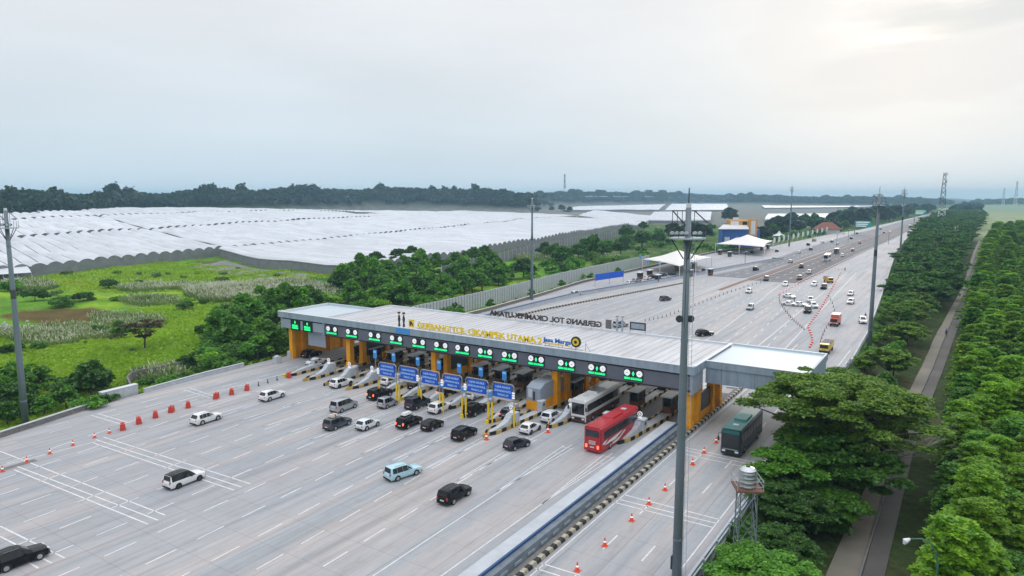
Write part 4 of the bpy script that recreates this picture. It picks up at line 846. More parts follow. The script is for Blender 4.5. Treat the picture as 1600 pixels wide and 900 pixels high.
        y0_, y1_ = cowl - .77, cowl - .14; pts = [Vector(lo_(y0_)).lerp(Vector(hi_(y0_)), .06), Vector(lo_(y1_)).lerp(Vector(hi_(y1_)), .3), Vector(lo_(y0_)).lerp(Vector(hi_(y0_)), .85)]
        pts = [p_ + Vector((s * .012, 0, .0)) for p_ in pts]; g.add(pts if s > 0 else pts[::-1], [(0, 1, 2)], window)
        g.build('side_windows', t)
    # wheels with dark arches
    wr = .33 if kind not in ('suv', 'bigsuv') else .36; wb_ = L * .29
    for y_ in (wb_, -wb_):
        for s in (1, -1):
            g = MB(); g.tube([(s * (hw - .20), 0, 0), (s * (hw + .022), 0, 0)], wr, 'tyre', 18)
            g.add([(s * (hw + .004), math.cos(a_) * (wr + .07), math.sin(a_) * (wr + .07)) for a_ in np.linspace(-.35, math.pi + .35, 14)], [tuple(range(14)) if s < 0 else tuple(range(14))[::-1]], 'plastic')
            w = g.build('wheel', t); w.location = (0, y_, wr)
            if detail: g = MB(); g.tube([(s * (hw + .0), 0, 0), (s * (hw + .032), 0, 0)], [wr * .68, wr * .62], rimm, 10); g.build('rim', w)
    if detail:
        y_r = -L / 2; y_f = L / 2; tl = 'brake_lit' if lit else 'taillight'
        for s in (1, -1):
            g = MB(); x0 = s * hw * .86; g.box(min(x0, x0 - s * .2), max(x0, x0 - s * .2), y_r - .01, y_r + .12, belt * .72, belt * (1.02 if bx else .92), tl); g.build('taillight', t)
            g = MB(); x0 = s * hw * .80; g.box(min(x0, x0 - s * .36), max(x0, x0 - s * .36), y_f - .26, y_f - .06, nh * .80, nh * .99, 'headlight'); g.build('headlight', t)
            g = MB(); x0 = s * (hw + .02); g.box(min(x0, x0 + s * .17), max(x0, x0 + s * .17), cowl - .72, cowl - .60, belt * .98, belt + .14, paint if not roofp else 'black_paint'); g.build('wing_mirror', t)
        g = MB(); g.box(-.26, .26, y_r - .025, y_r + .02, .56, .70, 'plate'); g.build('licence_plate', t)
        g = MB(); g.box(-hw * .84, hw * .84, y_r - .03, y_r + .1, .24, .42, 'plastic'); g.box(-hw * .70, hw * .70, y_f - .08, y_f + .03, .24, .40, 'plastic'); g.box(-hw * .45, hw * .45, y_f - .08, y_f + .012, .48, nh * .76, 'plastic'); g.build('bumper_trim', t)
        if kind in ('suv', 'mpv', 'bigsuv'):
            for s in (1, -1): g = MB(); g.tube([(s * hw * .64, tail + .2, roof + .04), (s * hw * .64, cowl - 1.0, roof + .03)], .02, 'galv', 5); g.build('roof_rail', t)
    return t
PROTO = {}
def car(px, py, kind, paint, label, rz=0.0, name='parked_car', cat='car', group=None, roofp=None, lit=False, detail=True, away=True, rimm='rim'):
    x, y = P(px, py); key = (kind, paint, roofp, lit, detail, rimm)
    if key not in PROTO: PROTO[key] = make_car(name, paint, kind, roofp, lit, detail=detail, rimm=rimm); o = PROTO[key]; o.location = (x, y, 0); o.rotation_euler = (0, 0, rz)
    else: o = copy_tree(PROTO[key], None, (x, y, 0), rz); o.name = name
    if 'group' in o: del o['group']
    tag(o, label, cat, group); return o
def R_(d): return math.radians(d)
g1_ = 'cars queuing towards the toll gate'
NEAR = [
 (289, 755, 'mpv', 'white_paint', 'white family car with a black roof on the rumble bars at left', 2, dict(roofp='black_paint', rimm='black_rim')),
 (323, 659, 'suv', 'white_paint', 'white crossover nearest the red barriers, alone on the left lanes', 3, {}),
 (426, 623, 'suv', 'white_paint', 'white crossover passing the last red barriers, just left of the gate wing', 3, {}),
 (496, 569, 'sedan', 'white_paint', 'white low car entering the lane under the left wing of the gate', 0, {}),
 (534, 603, 'suv', 'white_paint', 'white crossover with dark rims beside the second bull nose', 0, dict(rimm='black_rim')),
 (538, 640, 'van', 'silver_paint', 'silver long van in the fourth lane from the left', 2, {}),
 (528, 667, 'mpv', 'slate_paint', 'slate blue family car with luggage tied on its roof', 2, {}),
 (575, 668, 'hatch', 'pearl_paint', 'pearl white crossover beside the slate car with roof luggage', 2, {}),
 (594, 621, 'bigsuv', 'black_paint', 'black tall car with a lit tail lamp before the leftmost blue sign', 1, dict(lit=True)),
 (606, 635, 'boxy', 'silver_paint', 'small boxy silver hatchback behind the leftmost blue sign lane', 2, {}),
 (653, 636, 'van', 'navy_paint', 'navy blue van before the second blue sign', 1, {}),
 (688, 642, 'suv', 'white_paint', 'white crossover before the third blue sign', 1, dict(rimm='black_rim')),
 (640, 665, 'mpv', 'black_paint', 'black family car carrying a white roof box, tail lamp lit', 2, dict(lit=True)),
 (676, 669, 'hatch', 'black_paint', 'black hatchback next to the car with the white roof box', 2, {}),
 (743, 646, 'bigsuv', 'black_paint', 'black large car before the blue signs at the yellow double post', 1, {}),
 (726, 683, 'mpv', 'black_paint', 'black family car alone behind the red cone of the long bull nose', 2, {}),
 (797, 650, 'hatch', 'plum_paint', 'dark plum hatchback with brake lamps lit beside the long bull nose', 0, dict(lit=True)),
 (829, 674, 'hatch', 'white_paint', 'white hatchback, rear one of the two white cars beside the long bull nose', 0, dict(rimm='black_rim')),
 (863, 656, 'suv', 'pearl_paint', 'bluish white hatchback, front one of the two white cars by the orange cabin', 0, dict(rimm='black_rim')),
 (808, 699, 'hatch', 'navy_paint', 'dark blue hatchback turning right behind the white hatchback', -15, {}),
 (630, 744, 'mpv', 'skyblue_paint', 'pale blue family car in the open middle of the plaza', -14, {}),
 (711, 779, 'mpv', 'black_paint', 'black family car nearest the camera in the middle of the plaza', 0, {}),
 (31, 880, 'suv', 'black_paint', 'black car cut by the lower left corner of the picture', -3, {}),
 (610, 600, 'hatch', 'white_paint', 'white car half hidden behind the leftmost blue sign', 0, {}),
 (655, 606, 'suv', 'black_paint', 'black car in the lane behind the second blue sign', 0, {}),
 (700, 616, 'suv', 'black_paint', 'black car with lit lamps in the lane behind the third blue sign', 0, dict(lit=True)),
 (742, 622, 'hatch', 'white_paint', 'white car half hidden behind the fifth blue sign', 0, {}),
 (912, 652, 'suv', 'slate_paint', 'dark slate car ahead of the red coach in the lane to its left', 0, dict(lit=True)),
 (487, 557, 'suv', 'black_paint', 'black car ahead of the white low car under the left wing', 0, {}),
]
for i, (px, py, k, p, l, a, kw) in enumerate(NEAR):
    o = car(px, py, k, p, l, R_(a), 'car' if True else '', 'car', g1_, **kw)
    if 'luggage tied' in l:
        x, y = P(px, py); t = empty('luggage_bundle', (x - .1, y - .7, 1.76), 0, 'wrapped tan luggage bundle tied on the roof of the slate car', 'luggage'); b = MB(); b.box(-.55, .5, -.6, .6, 0, .32, 'tarp', .8); b.build('wrap', t); b = MB(); b.box(-.6, .55, -.05, .05, .0, .34, 'plastic', .8, .83); b.build('strap', t)
    if 'carrying a white roof box' in l:
        x, y = P(px, py); t = empty('roof_box', (x - .1, y - .5, 1.76), 0, 'white roof box strapped on the black family car', 'roof box'); b = MB(); b.box(-.42, .42, -.8, .8, .03, .40, 'white_paint', .85, .8); b.build('shell', t); b = MB(); b.box(-.44, .44, -.82, .82, 0, .08, 'plastic'); b.build('base', t)

# coaches
def make_coach(name, L, low, up, roofm, livery, front_at=1, lit=False):
    """front_at=+1: windscreen at +y end"""
    t = empty(name); W = 2.5; h = 3.55; hw = W / 2
    def shell(x0, x1, z0, z1, y0, y1, m, r=.22):
        g = MB(); rings = []
        for y, k in ((y0, .90), (y0 + r, 1.0), (y1 - r, 1.0), (y1, .90)):
            rings.append([(x0 * k, y, z0), (x0 * k, y, z1 - r), (x0 * k + r, y, z1), (x1 * k - r, y, z1), (x1 * k, y, z1 - r), (x1 * k, y, z0)])
        n = 6; vs = [v for q_ in rings for v in q_]; fs = []
        for i in range(3):
            for k in range(n): a = i * n + k; c = i * n + (k + 1) % n; fs.append((a, c, c + n, a + n))
        fs += [tuple(range(n))[::-1], tuple(3 * n + k for k in range(n))]; g.add(vs, fs, m); return g
    g = shell(-hw, hw, .32, h, -L / 2, L / 2, up); g.build('body', t)
    g = MB(); g.box(-hw - .012, hw + .012, -L / 2 + .18, L / 2 - .18, .30, 1.25, low); g.box(-hw * .9, hw * .9, -L / 2 - .012, -L / 2 + .2, .30, 1.25 if up == low else 1.1, low); g.box(-hw * .9, hw * .9, L / 2 - .2, L / 2 + .012, .30, .95, low); g.build('skirt', t)
    for s in (1, -1):
        g = MB(); x = s * (hw + .018); 
        pts = [(x, -L / 2 + .9, 1.75), (x, L / 2 - .5, 1.75), (x, L / 2 - .5, 2.85), (x, -L / 2 + .9, 2.85)]; g.add(pts if s > 0 else pts[::-1], [(0, 1, 2, 3)], 'bus_glass')
        wn_ = g.build('side_windows', t)
        g = MB()
        for k in range(6): y = -L / 2 + 2.2 + k * (L - 3.6) / 5.2; g.box(min(x, x + s * .012), max(x, x + s * .012), y, y + .07, 1.75, 2.85, 'plastic')
        g.build('pillars', t)
        if livery == 'swoosh':
            g = MB(); x2 = s * (hw + .03)
            for q_ in ([(-L / 2 + .9, 1.0), (-L / 2 + 2.4, 1.35), (-L / 2 + 6.6, 1.65), (-L / 2 + 4.2, .95)], [(-L / 2 + 2.2, .55), (-L / 2 + 5.4, .95), (-L / 2 + 6.9, 1.5), (-L / 2 + 7.4, 1.4), (-L / 2 + 5.0, .5)], [(-L / 2 + .35, 1.25), (-L / 2 + 1.1, 1.15), (-L / 2 + 1.9, 1.6), (-L / 2 + .9, 1.5)]):
                pts = [(x2, a_, z_) for a_, z_ in q_]; g.add(pts if s > 0 else pts[::-1], [tuple(range(len(q_)))], 'white_paint')
            g.build('livery_stripe', t)
        if livery == 'band':
            g = MB(); x2 = s * (hw + .03)
            for k in range(7): a_ = -L / 2 + 1.2 + k * 1.2; pts = [(x2, a_, 1.3), (x2, a_ + .8, 1.3), (x2, a_ + 1.0, 1.65), (x2, a_ + .2, 1.65)]; g.add(pts if s > 0 else pts[::-1], [(0, 1, 2, 3)], 'white_paint')
            g.build('livery_stripe', t)
        for y in (L * .30, -L * .26, -L * .26 - 1.25)[: 2 if L < 11.5 else 2]:
            g = MB(); g.tube([(s * (hw - .3), 0, 0), (s * (hw + .03), 0, 0)], .5, 'tyre', 18); w = g.build('wheel', t); w.location = (0, y, .5)
            g = MB(); g.tube([(s * hw, 0, 0), (s * (hw + .045), 0, 0)], [.3, .26], 'rim', 12); g.build('rim', w)
    f = front_at; yf = f * (L / 2 + .015)
    g = MB(); g.box(-1.02, 1.02, min(yf, yf - f * .05), max(yf, yf - f * .05), 1.35, 3.05, 'bus_glass'); g.build('windscreen', t)
    g = MB(); g.box(-.6, .6, min(yf, yf + f * .02), max(yf, yf + f * .02), .55, .85, 'plastic'); g.box(-.95, .95, min(yf, yf + f * .03), max(yf, yf + f * .03), .95, 1.05, 'rim'); g.build('grille', t)
    for s in (1, -1):
        g = MB(); x = s * .82; g.box(x - .22, x + .22, min(yf, yf + f * .02), max(yf, yf + f * .02), .62, .86, 'headlight'); g.build('headlight', t)
        g = MB(); g.tube([(s * 1.1, yf, 3.1), (s * 1.45, yf + f * .35, 3.0), (s * 1.45, yf + f * .35, 2.5)], .04, 'plastic', 6); g.box(s * 1.45 - .12, s * 1.45 + .12, yf + f * .3 - .05, yf + f * .3 + .05, 2.05, 2.6, 'plastic'); g.build('wing_mirror', t)
    yr = -f * (L / 2 + .012)
    g = MB(); g.box(-.95, .95, min(yr, yr - f * .02), max(yr, yr - f * .02), 2.2, 3.1, 'bus_glass'); g.build('rear_window', t)
    g = MB()
    for k in range(4): g.box(-.5, .5, min(yr, yr - f * .02), max(yr, yr - f * .02), 1.2 + k * .14, 1.27 + k * .14, 'plastic' if not lit else 'plate')
    g.box(-.3, .3, min(yr, yr - f * .03), max(yr, yr - f * .03), .75, .92, 'plate'); g.build('engine_grille', t)
    for s in (1, -1):
        g = MB(); x = s * .85; g.box(x - .14, x + .14, min(yr, yr - f * .02), max(yr, yr - f * .02), .7, 1.15, 'brake_lit' if lit else 'taillight'); g.build('taillight', t)
    g = MB(); g.box(-.85, .85, -1.6, 1.5, h - .02, h + .22, roofm, .92); g.build('air_conditioner', t)
    g = MB(); g.box(-.35, .35, f * L * .3 - .35, f * L * .3 + .35, h - .01, h + .08, 'cap_conc'); g.build('roof_hatch', t)
    return t
def coach(px, py, dy, rz, *a, label='', **k):
    t = make_coach(*a, **k); x, y = P(px, py); t.location = (x, y + dy, 0); t.rotation_euler = (0, 0, rz); tag(t, label, 'coach'); return t
coach(926, 709, 5.9, R_(-1.5), 'coach', 11.6, 'red_paint', 'red_paint', 'red_paint', 'swoosh', 1, True, label='dark red coach with white side stripes braking into the right toll lane')
coach(902, 662, 6.2, R_(180), 'coach', 12.0, 'maroon_paint', 'white_paint', 'silver_paint', 'band', 1, False, label='white coach with maroon lower panels beside the orange cabin, windscreen towards the camera')
coach(1141, 713, 5.6, R_(180), 'coach', 11.6, 'teal_dark', 'teal_dark', 'teal_paint', None, 1, False, label='dark teal coach driving towards the camera on the side carriageway')
b = MB(); t = bpy.data.objects['coach.002'] if 'coach.002' in bpy.data.objects else t
b.box(-1.15, 1.15, -5.6, 5.6, 3.56, 3.60, 'teal_paint'); b.build('roof_panel', t); b = MB(); b.box(-1.12, 1.12, 5.81, 5.83, 3.05, 3.5, 'teal_paint'); b.build('front_cap', t)

# trucks and far traffic
def make_truck(cab, load, cargo='box', L=6.0):
    t = empty('truck'); hw = 1.0
    g = MB(); g.box(-hw * .95, hw * .95, L / 2 - 1.6, L / 2, .5, 2.1, cab, .94); g.build('cab', t)
    g = MB(); g.box(-hw * .82, hw * .82, L / 2 - .06, L / 2 + .012, 1.25, 1.95, 'glass', 1.0, .95); g.build('windscreen', t)
    g = MB(); z1 = 2.9 if cargo == 'box' else 1.9; g.box(-hw, hw, -L / 2, L / 2 - 1.75, .8, z1, load); 
    g.build('cargo_box', t)
    if cargo == 'open': g = MB(); g.box(-hw * .9, hw * .9, -L / 2 + .1, L / 2 - 1.85, 1.5, 2.1, 'conc_dark'); g.build('load', t)
    g = MB(); g.box(-.5, .5, -L / 2 + .1, L / 2, .45, .7, 'plastic'); g.box(-.95, .95, L / 2, L / 2 + .1, .4, .75, 'plastic'); g.build('chassis', t)
    for y in (L / 2 - .9, -L / 2 + 1.3):
        for s in (1, -1): g = MB(); g.tube([(s * .65, 0, 0), (s * 1.0, 0, 0)], .42, 'tyre', 14); w = g.build('wheel', t); w.location = (0, y, .42)
    for s in (1, -1): g = MB(); g.box(s * .65 - .14, s * .65 + .14, L / 2 - .1, L / 2 + .03, .85, 1.05, 'headlight'); g.build('headlight', t)
    return t
def truck(px, py, rz, label, *a, **k): t = make_truck(*a, **k); x, y = P(px, py); t.location = (x, y, 0); t.rotation_euler = (0, 0, R_(rz)); tag(t, label, 'truck')
truck(1291, 549, 180, 'yellow tipper truck nearest the gate on the far plaza, left of the tree belt', 'yellow_paint', 'yellow_paint', cargo='open', L=6.5)
truck(1305, 508, 180, 'salmon red minivan truck on the right lanes of the far plaza', 'salmon_paint', 'salmon_paint', L=5.5)
truck(1294, 441, 205, 'orange and yellow open truck inside the coned area of the far plaza', 'yellow_paint', 'orange_paint', cargo='open', L=6.5)
truck(1307, 396, 180, 'grey covered truck behind the white coach on the dark asphalt', 'grey_paint', 'plum_paint', L=8)
truck(1272, 377, 0, 'tan open truck at the left edge of the highway past the second canopy', 'tan_paint', 'tan_paint', cargo='open', L=7)
coach(1290, 408, 4, R_(182), 'coach', 11, 'white_paint', 'white_paint', 'white_paint', None, 1, False, label='white coach on the dark asphalt coming towards the far plaza')
coach(1421, 357, 4, R_(182), 'coach', 9, 'white_paint', 'white_paint', 'white_paint', None, 1, False, label='white bus far down the highway beside the tree belt')
FAR = [ # px, py, kind, paint, away?, label
 (1040, 469, 'mpv', 'plum_paint', 1, 'dark family car right of the striped kerb beyond the gate', -18), (1101, 524, 'suv', 'black_paint', 1, 'black car just beyond the gate roof, right of the near mast', -35),
 (970, 510, 'mpv', 'silver_paint', 1, 'silver car right behind the mirrored roof letters', -20), (1181, 422, 'bigsuv', 'black_paint', 1, 'black pickup on the left asphalt near the brown median', 0), (1210, 406, 'mpv', 'tan_paint', 1, 'tan car on the outer left lane past the second canopy', 0),
 (1235, 410, 'suv', 'silver_paint', 1, 'silver car in the middle of the left asphalt carriageway', 0), (1214, 393, 'hatch', 'black_paint', 1, 'small black car leaving the second canopy', 0), (1248, 395, 'hatch', 'white_paint', 1, 'small white car on the left asphalt ahead of the silver one', 0),
 (1267, 390, 'suv', 'slate_paint', 1, 'slate car on the left asphalt between the black and white cars', 0), (1263, 383, 'bigsuv', 'black_paint', 1, 'black car at the outer left lane behind the tan truck', 0), (1300, 378, 'mpv', 'slate_paint', 1, 'slate car farther left of the brown median', 0),
 (1285, 379, 'suv', 'white_paint', 1, 'white car at the far left kerb next to the tan truck', 0), (1308, 381, 'hatch', 'white_paint', 1, 'white small car farther on the left asphalt', 0), (1330, 373, 'suv', 'black_paint', 1, 'black car far along the left carriageway', 0), (1339, 365, 'mpv', 'slate_paint', 1, 'slate car near the green gantry sign', 0),
 (1170, 457, 'suv', 'white_paint', 0, 'white crossover coming off the asphalt on the far plaza', 6), (1172, 483, 'mpv', 'silver_paint', 0, 'silver car alone on the left of the far plaza', 6), (1197, 438, 'van', 'plum_paint', 0, 'dark plum van at the brown median where the asphalt ends', 8),
 (1252, 418, 'bigsuv', 'black_paint', 0, 'black car just right of the brown median on dark asphalt', 6), (1264, 427, 'suv', 'silver_paint', 0, 'silver car on dark asphalt left of the cone line', 6), (1249, 436, 'mpv', 'maroon_paint', 0, 'maroon car at the end of the dark asphalt', 6), (1227, 446, 'suv', 'white_paint', 0, 'white car crossing onto the concrete at the asphalt end', 6),
 (1233, 465, 'sedan', 'white_paint', 0, 'white patrol car uppermost of the parked cluster', 55), (1234, 477, 'sedan', 'white_paint', 0, 'white patrol car at the left of the parked cluster', 80), (1250, 478, 'sedan', 'pearl_paint', 0, 'pale patrol car in the middle of the parked cluster', 70), (1266, 471, 'suv', 'white_paint', 0, 'white car at the top right of the parked cluster', 10), (1271, 480, 'suv', 'pearl_paint', 0, 'pale car at the right end of the parked cluster', 25), (1262, 488, 'bigsuv', 'black_paint', 0, 'black car in front of the parked cluster', 4),
 (1272, 446, 'suv', 'white_paint', 0, 'white car beside the orange truck in the coned lane', 4), (1287, 451, 'bigsuv', 'black_paint', 0, 'black pickup in front of the orange truck', 2), (1329, 474, 'suv', 'white_paint', 0, 'white car, nearer of two on the empty right lanes', 0), (1329, 461, 'hatch', 'white_paint', 0, 'white car, farther of two on the empty right lanes', 0),
 (1348, 504, 'suv', 'white_paint', 0, 'white car partly hidden by the mast and the bush at the right edge', 10), (1316, 400, 'hatch', 'silver_paint', 0, 'silver car overtaken by the grey truck', 4), (1332, 392, 'mpv', 'maroon_paint', 0, 'maroon car behind the silver one on dark asphalt', 4), (1343, 380, 'mpv', 'grey_paint', 0, 'grey car near the median before the mast', 4),
 (1381, 364, 'mpv', 'black_paint', 0, 'black car far along the right carriageway by the masts', 3), (1391, 363, 'suv', 'white_paint', 0, 'white car far along the right carriageway by the masts', 3), (1429, 344, 'suv', 'black_paint', 0, 'tiny dark car at the bend of the highway', 3), (1376, 358, 'mpv', 'grey_paint', 1, 'grey car left of the median behind the first right mast', 0), (1399, 350, 'van', 'white_paint', 0, 'white van far down the highway', 2),
 (1024, 434, 'suv', 'black_paint', 1, 'black car last in the satellite queue behind the white pickup', -12), (1012, 436, 'hatch', 'white_paint', 1, 'white car in the satellite queue near the blue banner', -12), (1036, 431, 'suv', 'slate_paint', 1, 'slate car in the satellite queue before the canopy', -10), (1050, 429, 'mpv', 'plum_paint', 1, 'plum car at the booths of the first canopy', -10), (995, 440, 'suv', 'silver_paint', 1, 'silver car joining the satellite queue', -14), (985, 444, 'hatch', 'white_paint', 1, 'white small car at the tail of the satellite queue', -14), (900, 461, 'suv', 'white_paint', 1, 'white car low behind the blue divider', -12), (1090, 427, 'suv', 'maroon_paint', 1, 'dark red car leaving the first canopy', -8), (1102, 425, 'mpv', 'black_paint', 1, 'black car ahead of the red one leaving the first canopy', -8),
 (1150, 397, 'suv', 'slate_paint', 1, 'slate car under the second canopy', 0), (1163, 396, 'mpv', 'silver_paint', 1, 'silver car under the second canopy', 0), (1176, 395, 'suv', 'black_paint', 1, 'black car under the second canopy', 0),
 (1311, 365, 'mpv', 'white_paint', 1, 'white car parked off the highway left of the kerb', 20), (1318, 365, 'suv', 'white_paint', 1, 'second white car parked off the highway left of the kerb', 10)]
for px, py, k, p, aw, l, a in FAR:
    x, y = P(px, py + .5); base = 0 if aw else 180
    car(px, py + .5, k, p, l, R_(base + a), 'car', 'car', 'traffic beyond the gate', detail=(y < 260))
# ---------------------------------------------------------------- greenhouses
GOr = np.array([-222., 238.]); ER = np.array([-.973, .230]); EG = np.array([-.165, .986])
def st(s, t): return GOr + ER * s + EG * t
def greenhouse(A, Bc, Cc, D, label, ridge_h=5.6, gut=4.0, period=7.2, ns=None, step=16, side=True, clip=True):
    """A->B runs along the ridges, A->D across them"""
    A, Bc, Cc, D = [np.array(v, float) for v in (A, Bc, Cc, D)]
    wid = (np.linalg.norm(D - A) + np.linalg.norm(Cc - Bc)) / 2; na = max(1, int(round(wid / period))); per = 6
    lng = max(np.linalg.norm(Bc - A), np.linalg.norm(Cc - D)); nl = ns or max(2, int(lng / step))
    ox, oy = A; t = empty('greenhouse_block', (ox, oy, 0), 0, label, 'greenhouse', 'white film greenhouses on the hillside')
    V = np.zeros((nl + 1, na * per + 1, 3)); keep = np.ones((nl + 1, na * per + 1), bool)
    for j in range(na * per + 1):
        v = j / (na * per); ph = (j % per) / per; h = gut + (ridge_h - gut) * math.sin(math.pi * ph) ** .75
        for i in range(nl + 1):
            u = i / nl; p = (A * (1 - u) + Bc * u) * (1 - v) + (D * (1 - u) + Cc * u) * v
            d = math.hypot(*p); be = math.degrees(math.atan2(p[0], p[1])) + math.degrees(YAW); lim = np.interp(be, RBB, RD) - 8
            keep[i, j] = (d < lim) or not clip
            V[i, j] = (p[0] - ox, p[1] - oy, h)
    flat = V.reshape(-1, 3); g = tz(flat[:, 0] + ox, flat[:, 1] + oy).reshape(nl + 1, -1)
    # smooth ground under each bay
    V[:, :, 2] += g
    b = MB(); w = na * per + 1; vs = [tuple(v) for v in V.reshape(-1, 3)]; fs = []
    for i in range(nl):
        for j in range(na * per):
            if keep[i, j] and keep[i + 1, j] and keep[i, j + 1] and keep[i + 1, j + 1]: fs.append((i * w + j, (i + 1) * w + j, (i + 1) * w + j + 1, i * w + j + 1))
    if not fs: 
        bpy.data.objects.remove(t); return
    b.add(vs, fs, 'gh_film'); b.build('film_roof', t, smooth=True)
    gb = MB()
    for j in range(0, na * per + 1, per):
        e = (D - A) / np.linalg.norm(D - A) * .42
        for i in range(nl):
            if keep[i, j] and keep[i + 1, j] and (j == 0 or keep[i, j - 1]):
                p, q_ = V[i, j], V[i + 1, j]; gb.add([(p[0] - e[0], p[1] - e[1], p[2] + .32), (q_[0] - e[0], q_[1] - e[1], q_[2] + .32), (q_[0] + e[0], q_[1] + e[1], q_[2] + .32), (p[0] + e[0], p[1] + e[1], p[2] + .32)], [(0, 1, 2, 3)], 'gh_side')
    if gb.f and period < 12: gb.build('gutters', t)
    b = MB()
    for i in (0, nl):                       # gable nets
        for j in range(na * per):
            if keep[i, j] and keep[i, j + 1]:
                p, q_ = V[i, j].copy(), V[i, j + 1].copy(); lo1, lo2 = p.copy(), q_.copy(); lo1[2] = g[i, j] - .3; lo2[2] = g[i, j + 1] - .3; p[2] -= .15; q_[2] -= .15
                f = [tuple(lo1), tuple(lo2), tuple(q_), tuple(p)]; b.add(f if i == 0 else f[::-1], [(0, 1, 2, 3)], 'gh_side')
    for j in (0, na * per):
        for i in range(nl):
            if keep[i, j] and keep[i + 1, j]:
                p, q_ = V[i, j].copy(), V[i + 1, j].copy(); lo1, lo2 = p.copy(), q_.copy(); lo1[2] = g[i, j] - .3; lo2[2] = g[i + 1, j] - .3
                f = [tuple(lo1), tuple(lo2), tuple(q_), tuple(p)]; b.add(f[::-1] if j == 0 else f, [(0, 1, 2, 3)], 'gh_side')
    if b.f: b.build('side_net', t)
def gst(s0, s1, t0, t1, label, sh=0.0, **k):
    return greenhouse(st(s0, t0), st(s1, t0 + sh), st(s1, t1 + sh), st(s0, t1), label, **k)
gst(-6, 128, -37, 90, 'front white greenhouse block behind the green field, nearest the thicket')
gst(2, 128, 93, 240, 'white greenhouse block behind the front one on the right of the estate')
gst(6, 134, 243, 400, 'third white greenhouse block going back along the grey net fence')
gst(10, 150, 403, 560, 'white greenhouse block at the far right corner of the estate')
gst(134, 270, -150, -30, 'leftmost front greenhouse block with scalloped arch ends above the field')
gst(132, 270, -27, 95, 'white greenhouse block left of the first dark gap on the hillside')
gst(133, 270, 98, 240, 'middle white greenhouse block on the slope between two dark gaps')
gst(138, 320, 243, 400, 'upper white greenhouse block below the dark wood in the middle')
gst(154, 420, 403, 640, 'white greenhouse block at the top of the slope under the wood, right of centre')
gst(274, 400, -190, -30, 'white greenhouse block high on the left behind the scalloped front block')
gst(275, 400, -27, 110, 'white greenhouse block on the upper left slope below the third dark gap')
gst(277, 400, 113, 260, 'white greenhouse block on the upper middle slope')
gst(404, 560, -200, -20, 'white greenhouse block on the skyline at the far left')
gst(404, 640, -17, 140, 'white greenhouse block along the top of the hill at left')
gst(405, 680, 143, 330, 'white greenhouse block along the top of the hill under the tall trees')
gst(324, 600, 334, 560, 'white greenhouse block at the back edge of the estate below the wood')
def gpx(c, label, period=14, **k):
    greenhouse(*[G(x, y, 5)[:2] for x, y in c], label, period=period, clip=False, step=60, **k)
gpx([(1004, 352), (905, 336), (930, 328.5), (1020, 337)], 'flat pale greenhouse block right of the hillside with faint cross lines')
gpx([(1110, 343), (1010, 343), (1022, 331), (1112, 331)], 'flat white greenhouse block behind the near mast top')
gpx([(1030, 327), (880, 327), (905, 319), (1040, 319)], 'thin far greenhouse block below the blue wood left of the mast', 20)
gpx([(1140, 327), (1040, 327.5), (1050, 318.5), (1135, 318.5)], 'thin far greenhouse block below the blue wood right of the mast', 20)
gpx([(1320, 341), (1195, 342), (1200, 334), (1315, 333.5)], 'long low white greenhouse behind the orange and blue building', 16)
gpx([(1420, 321.5), (1190, 321), (1195, 315.5), (1415, 316)], 'longest white greenhouse strip on the far plain', 25)
# seedling beds on the grey terrace in front
b = MB()
for (s0, s1, t0, t1) in ((2, 108, -66, -42),):
    n1, n2 = 10, 24
    for j in range(n2):
        ta, tb = t0 + (t1 - t0) * j / n2, t0 + (t1 - t0) * (j + .72) / n2
        for i in range(n1):
            q_ = [st(s0 + (s1 - s0) * (i + a) / n1, t) for a, t in ((0, ta), (1, ta), (1, tb), (0, tb))]
            b.add([(p[0], p[1], float(tz(*p)) + .35) for p in q_], [(0, 1, 2, 3)], 'gh_base')
tag(b.build('seedling_beds'), 'grey film covered seedling beds on the terrace in front of the greenhouses', 'planting beds')
# lone small tunnel greenhouse at the left edge
for k, (c, l) in enumerate((([(50, 438), (-40, 446), (-60, 416), (24, 412)], 'small white open sided tunnel greenhouse at the left edge by the near mast'),)):
    pts = [np.array(G(x, y, 0)[:2]) for x, y in c]; t = empty('tunnel_greenhouse', (*pts[0], 0), 0, l, 'greenhouse'); g0 = float(tz(*pts[0]))
    b = MB(); A_, B_, C_, D_ = pts; vs = []
    for i in range(9):
        u = i / 8
        for j in range(13):
            v = j / 12; p = (A_ * (1 - u) + B_ * u) * (1 - v) + (D_ * (1 - u) + C_ * u) * v - pts[0]; vs.append((p[0], p[1], g0 + 3.2 + 1.5 * abs(math.sin(math.pi * 2 * v)) ** .8))
    b.add(vs, [(i * 13 + j, (i + 1) * 13 + j, (i + 1) * 13 + j + 1, i * 13 + j + 1) for i in range(8) for j in range(12)], 'gh_film'); b.build('film_roof', t, smooth=True)
    for u in (0, .25, .5, 1):
        for v in (0, .5, 1):
            p = (A_ * (1 - u) + B_ * u) * (1 - v) + (D_ * (1 - u) + C_ * u) * v - pts[0]; b = MB(); b.tube([(p[0], p[1], g0 - .5), (p[0], p[1], g0 + 3.3)], .09, 'cap_conc', 6); b.build('post', t)
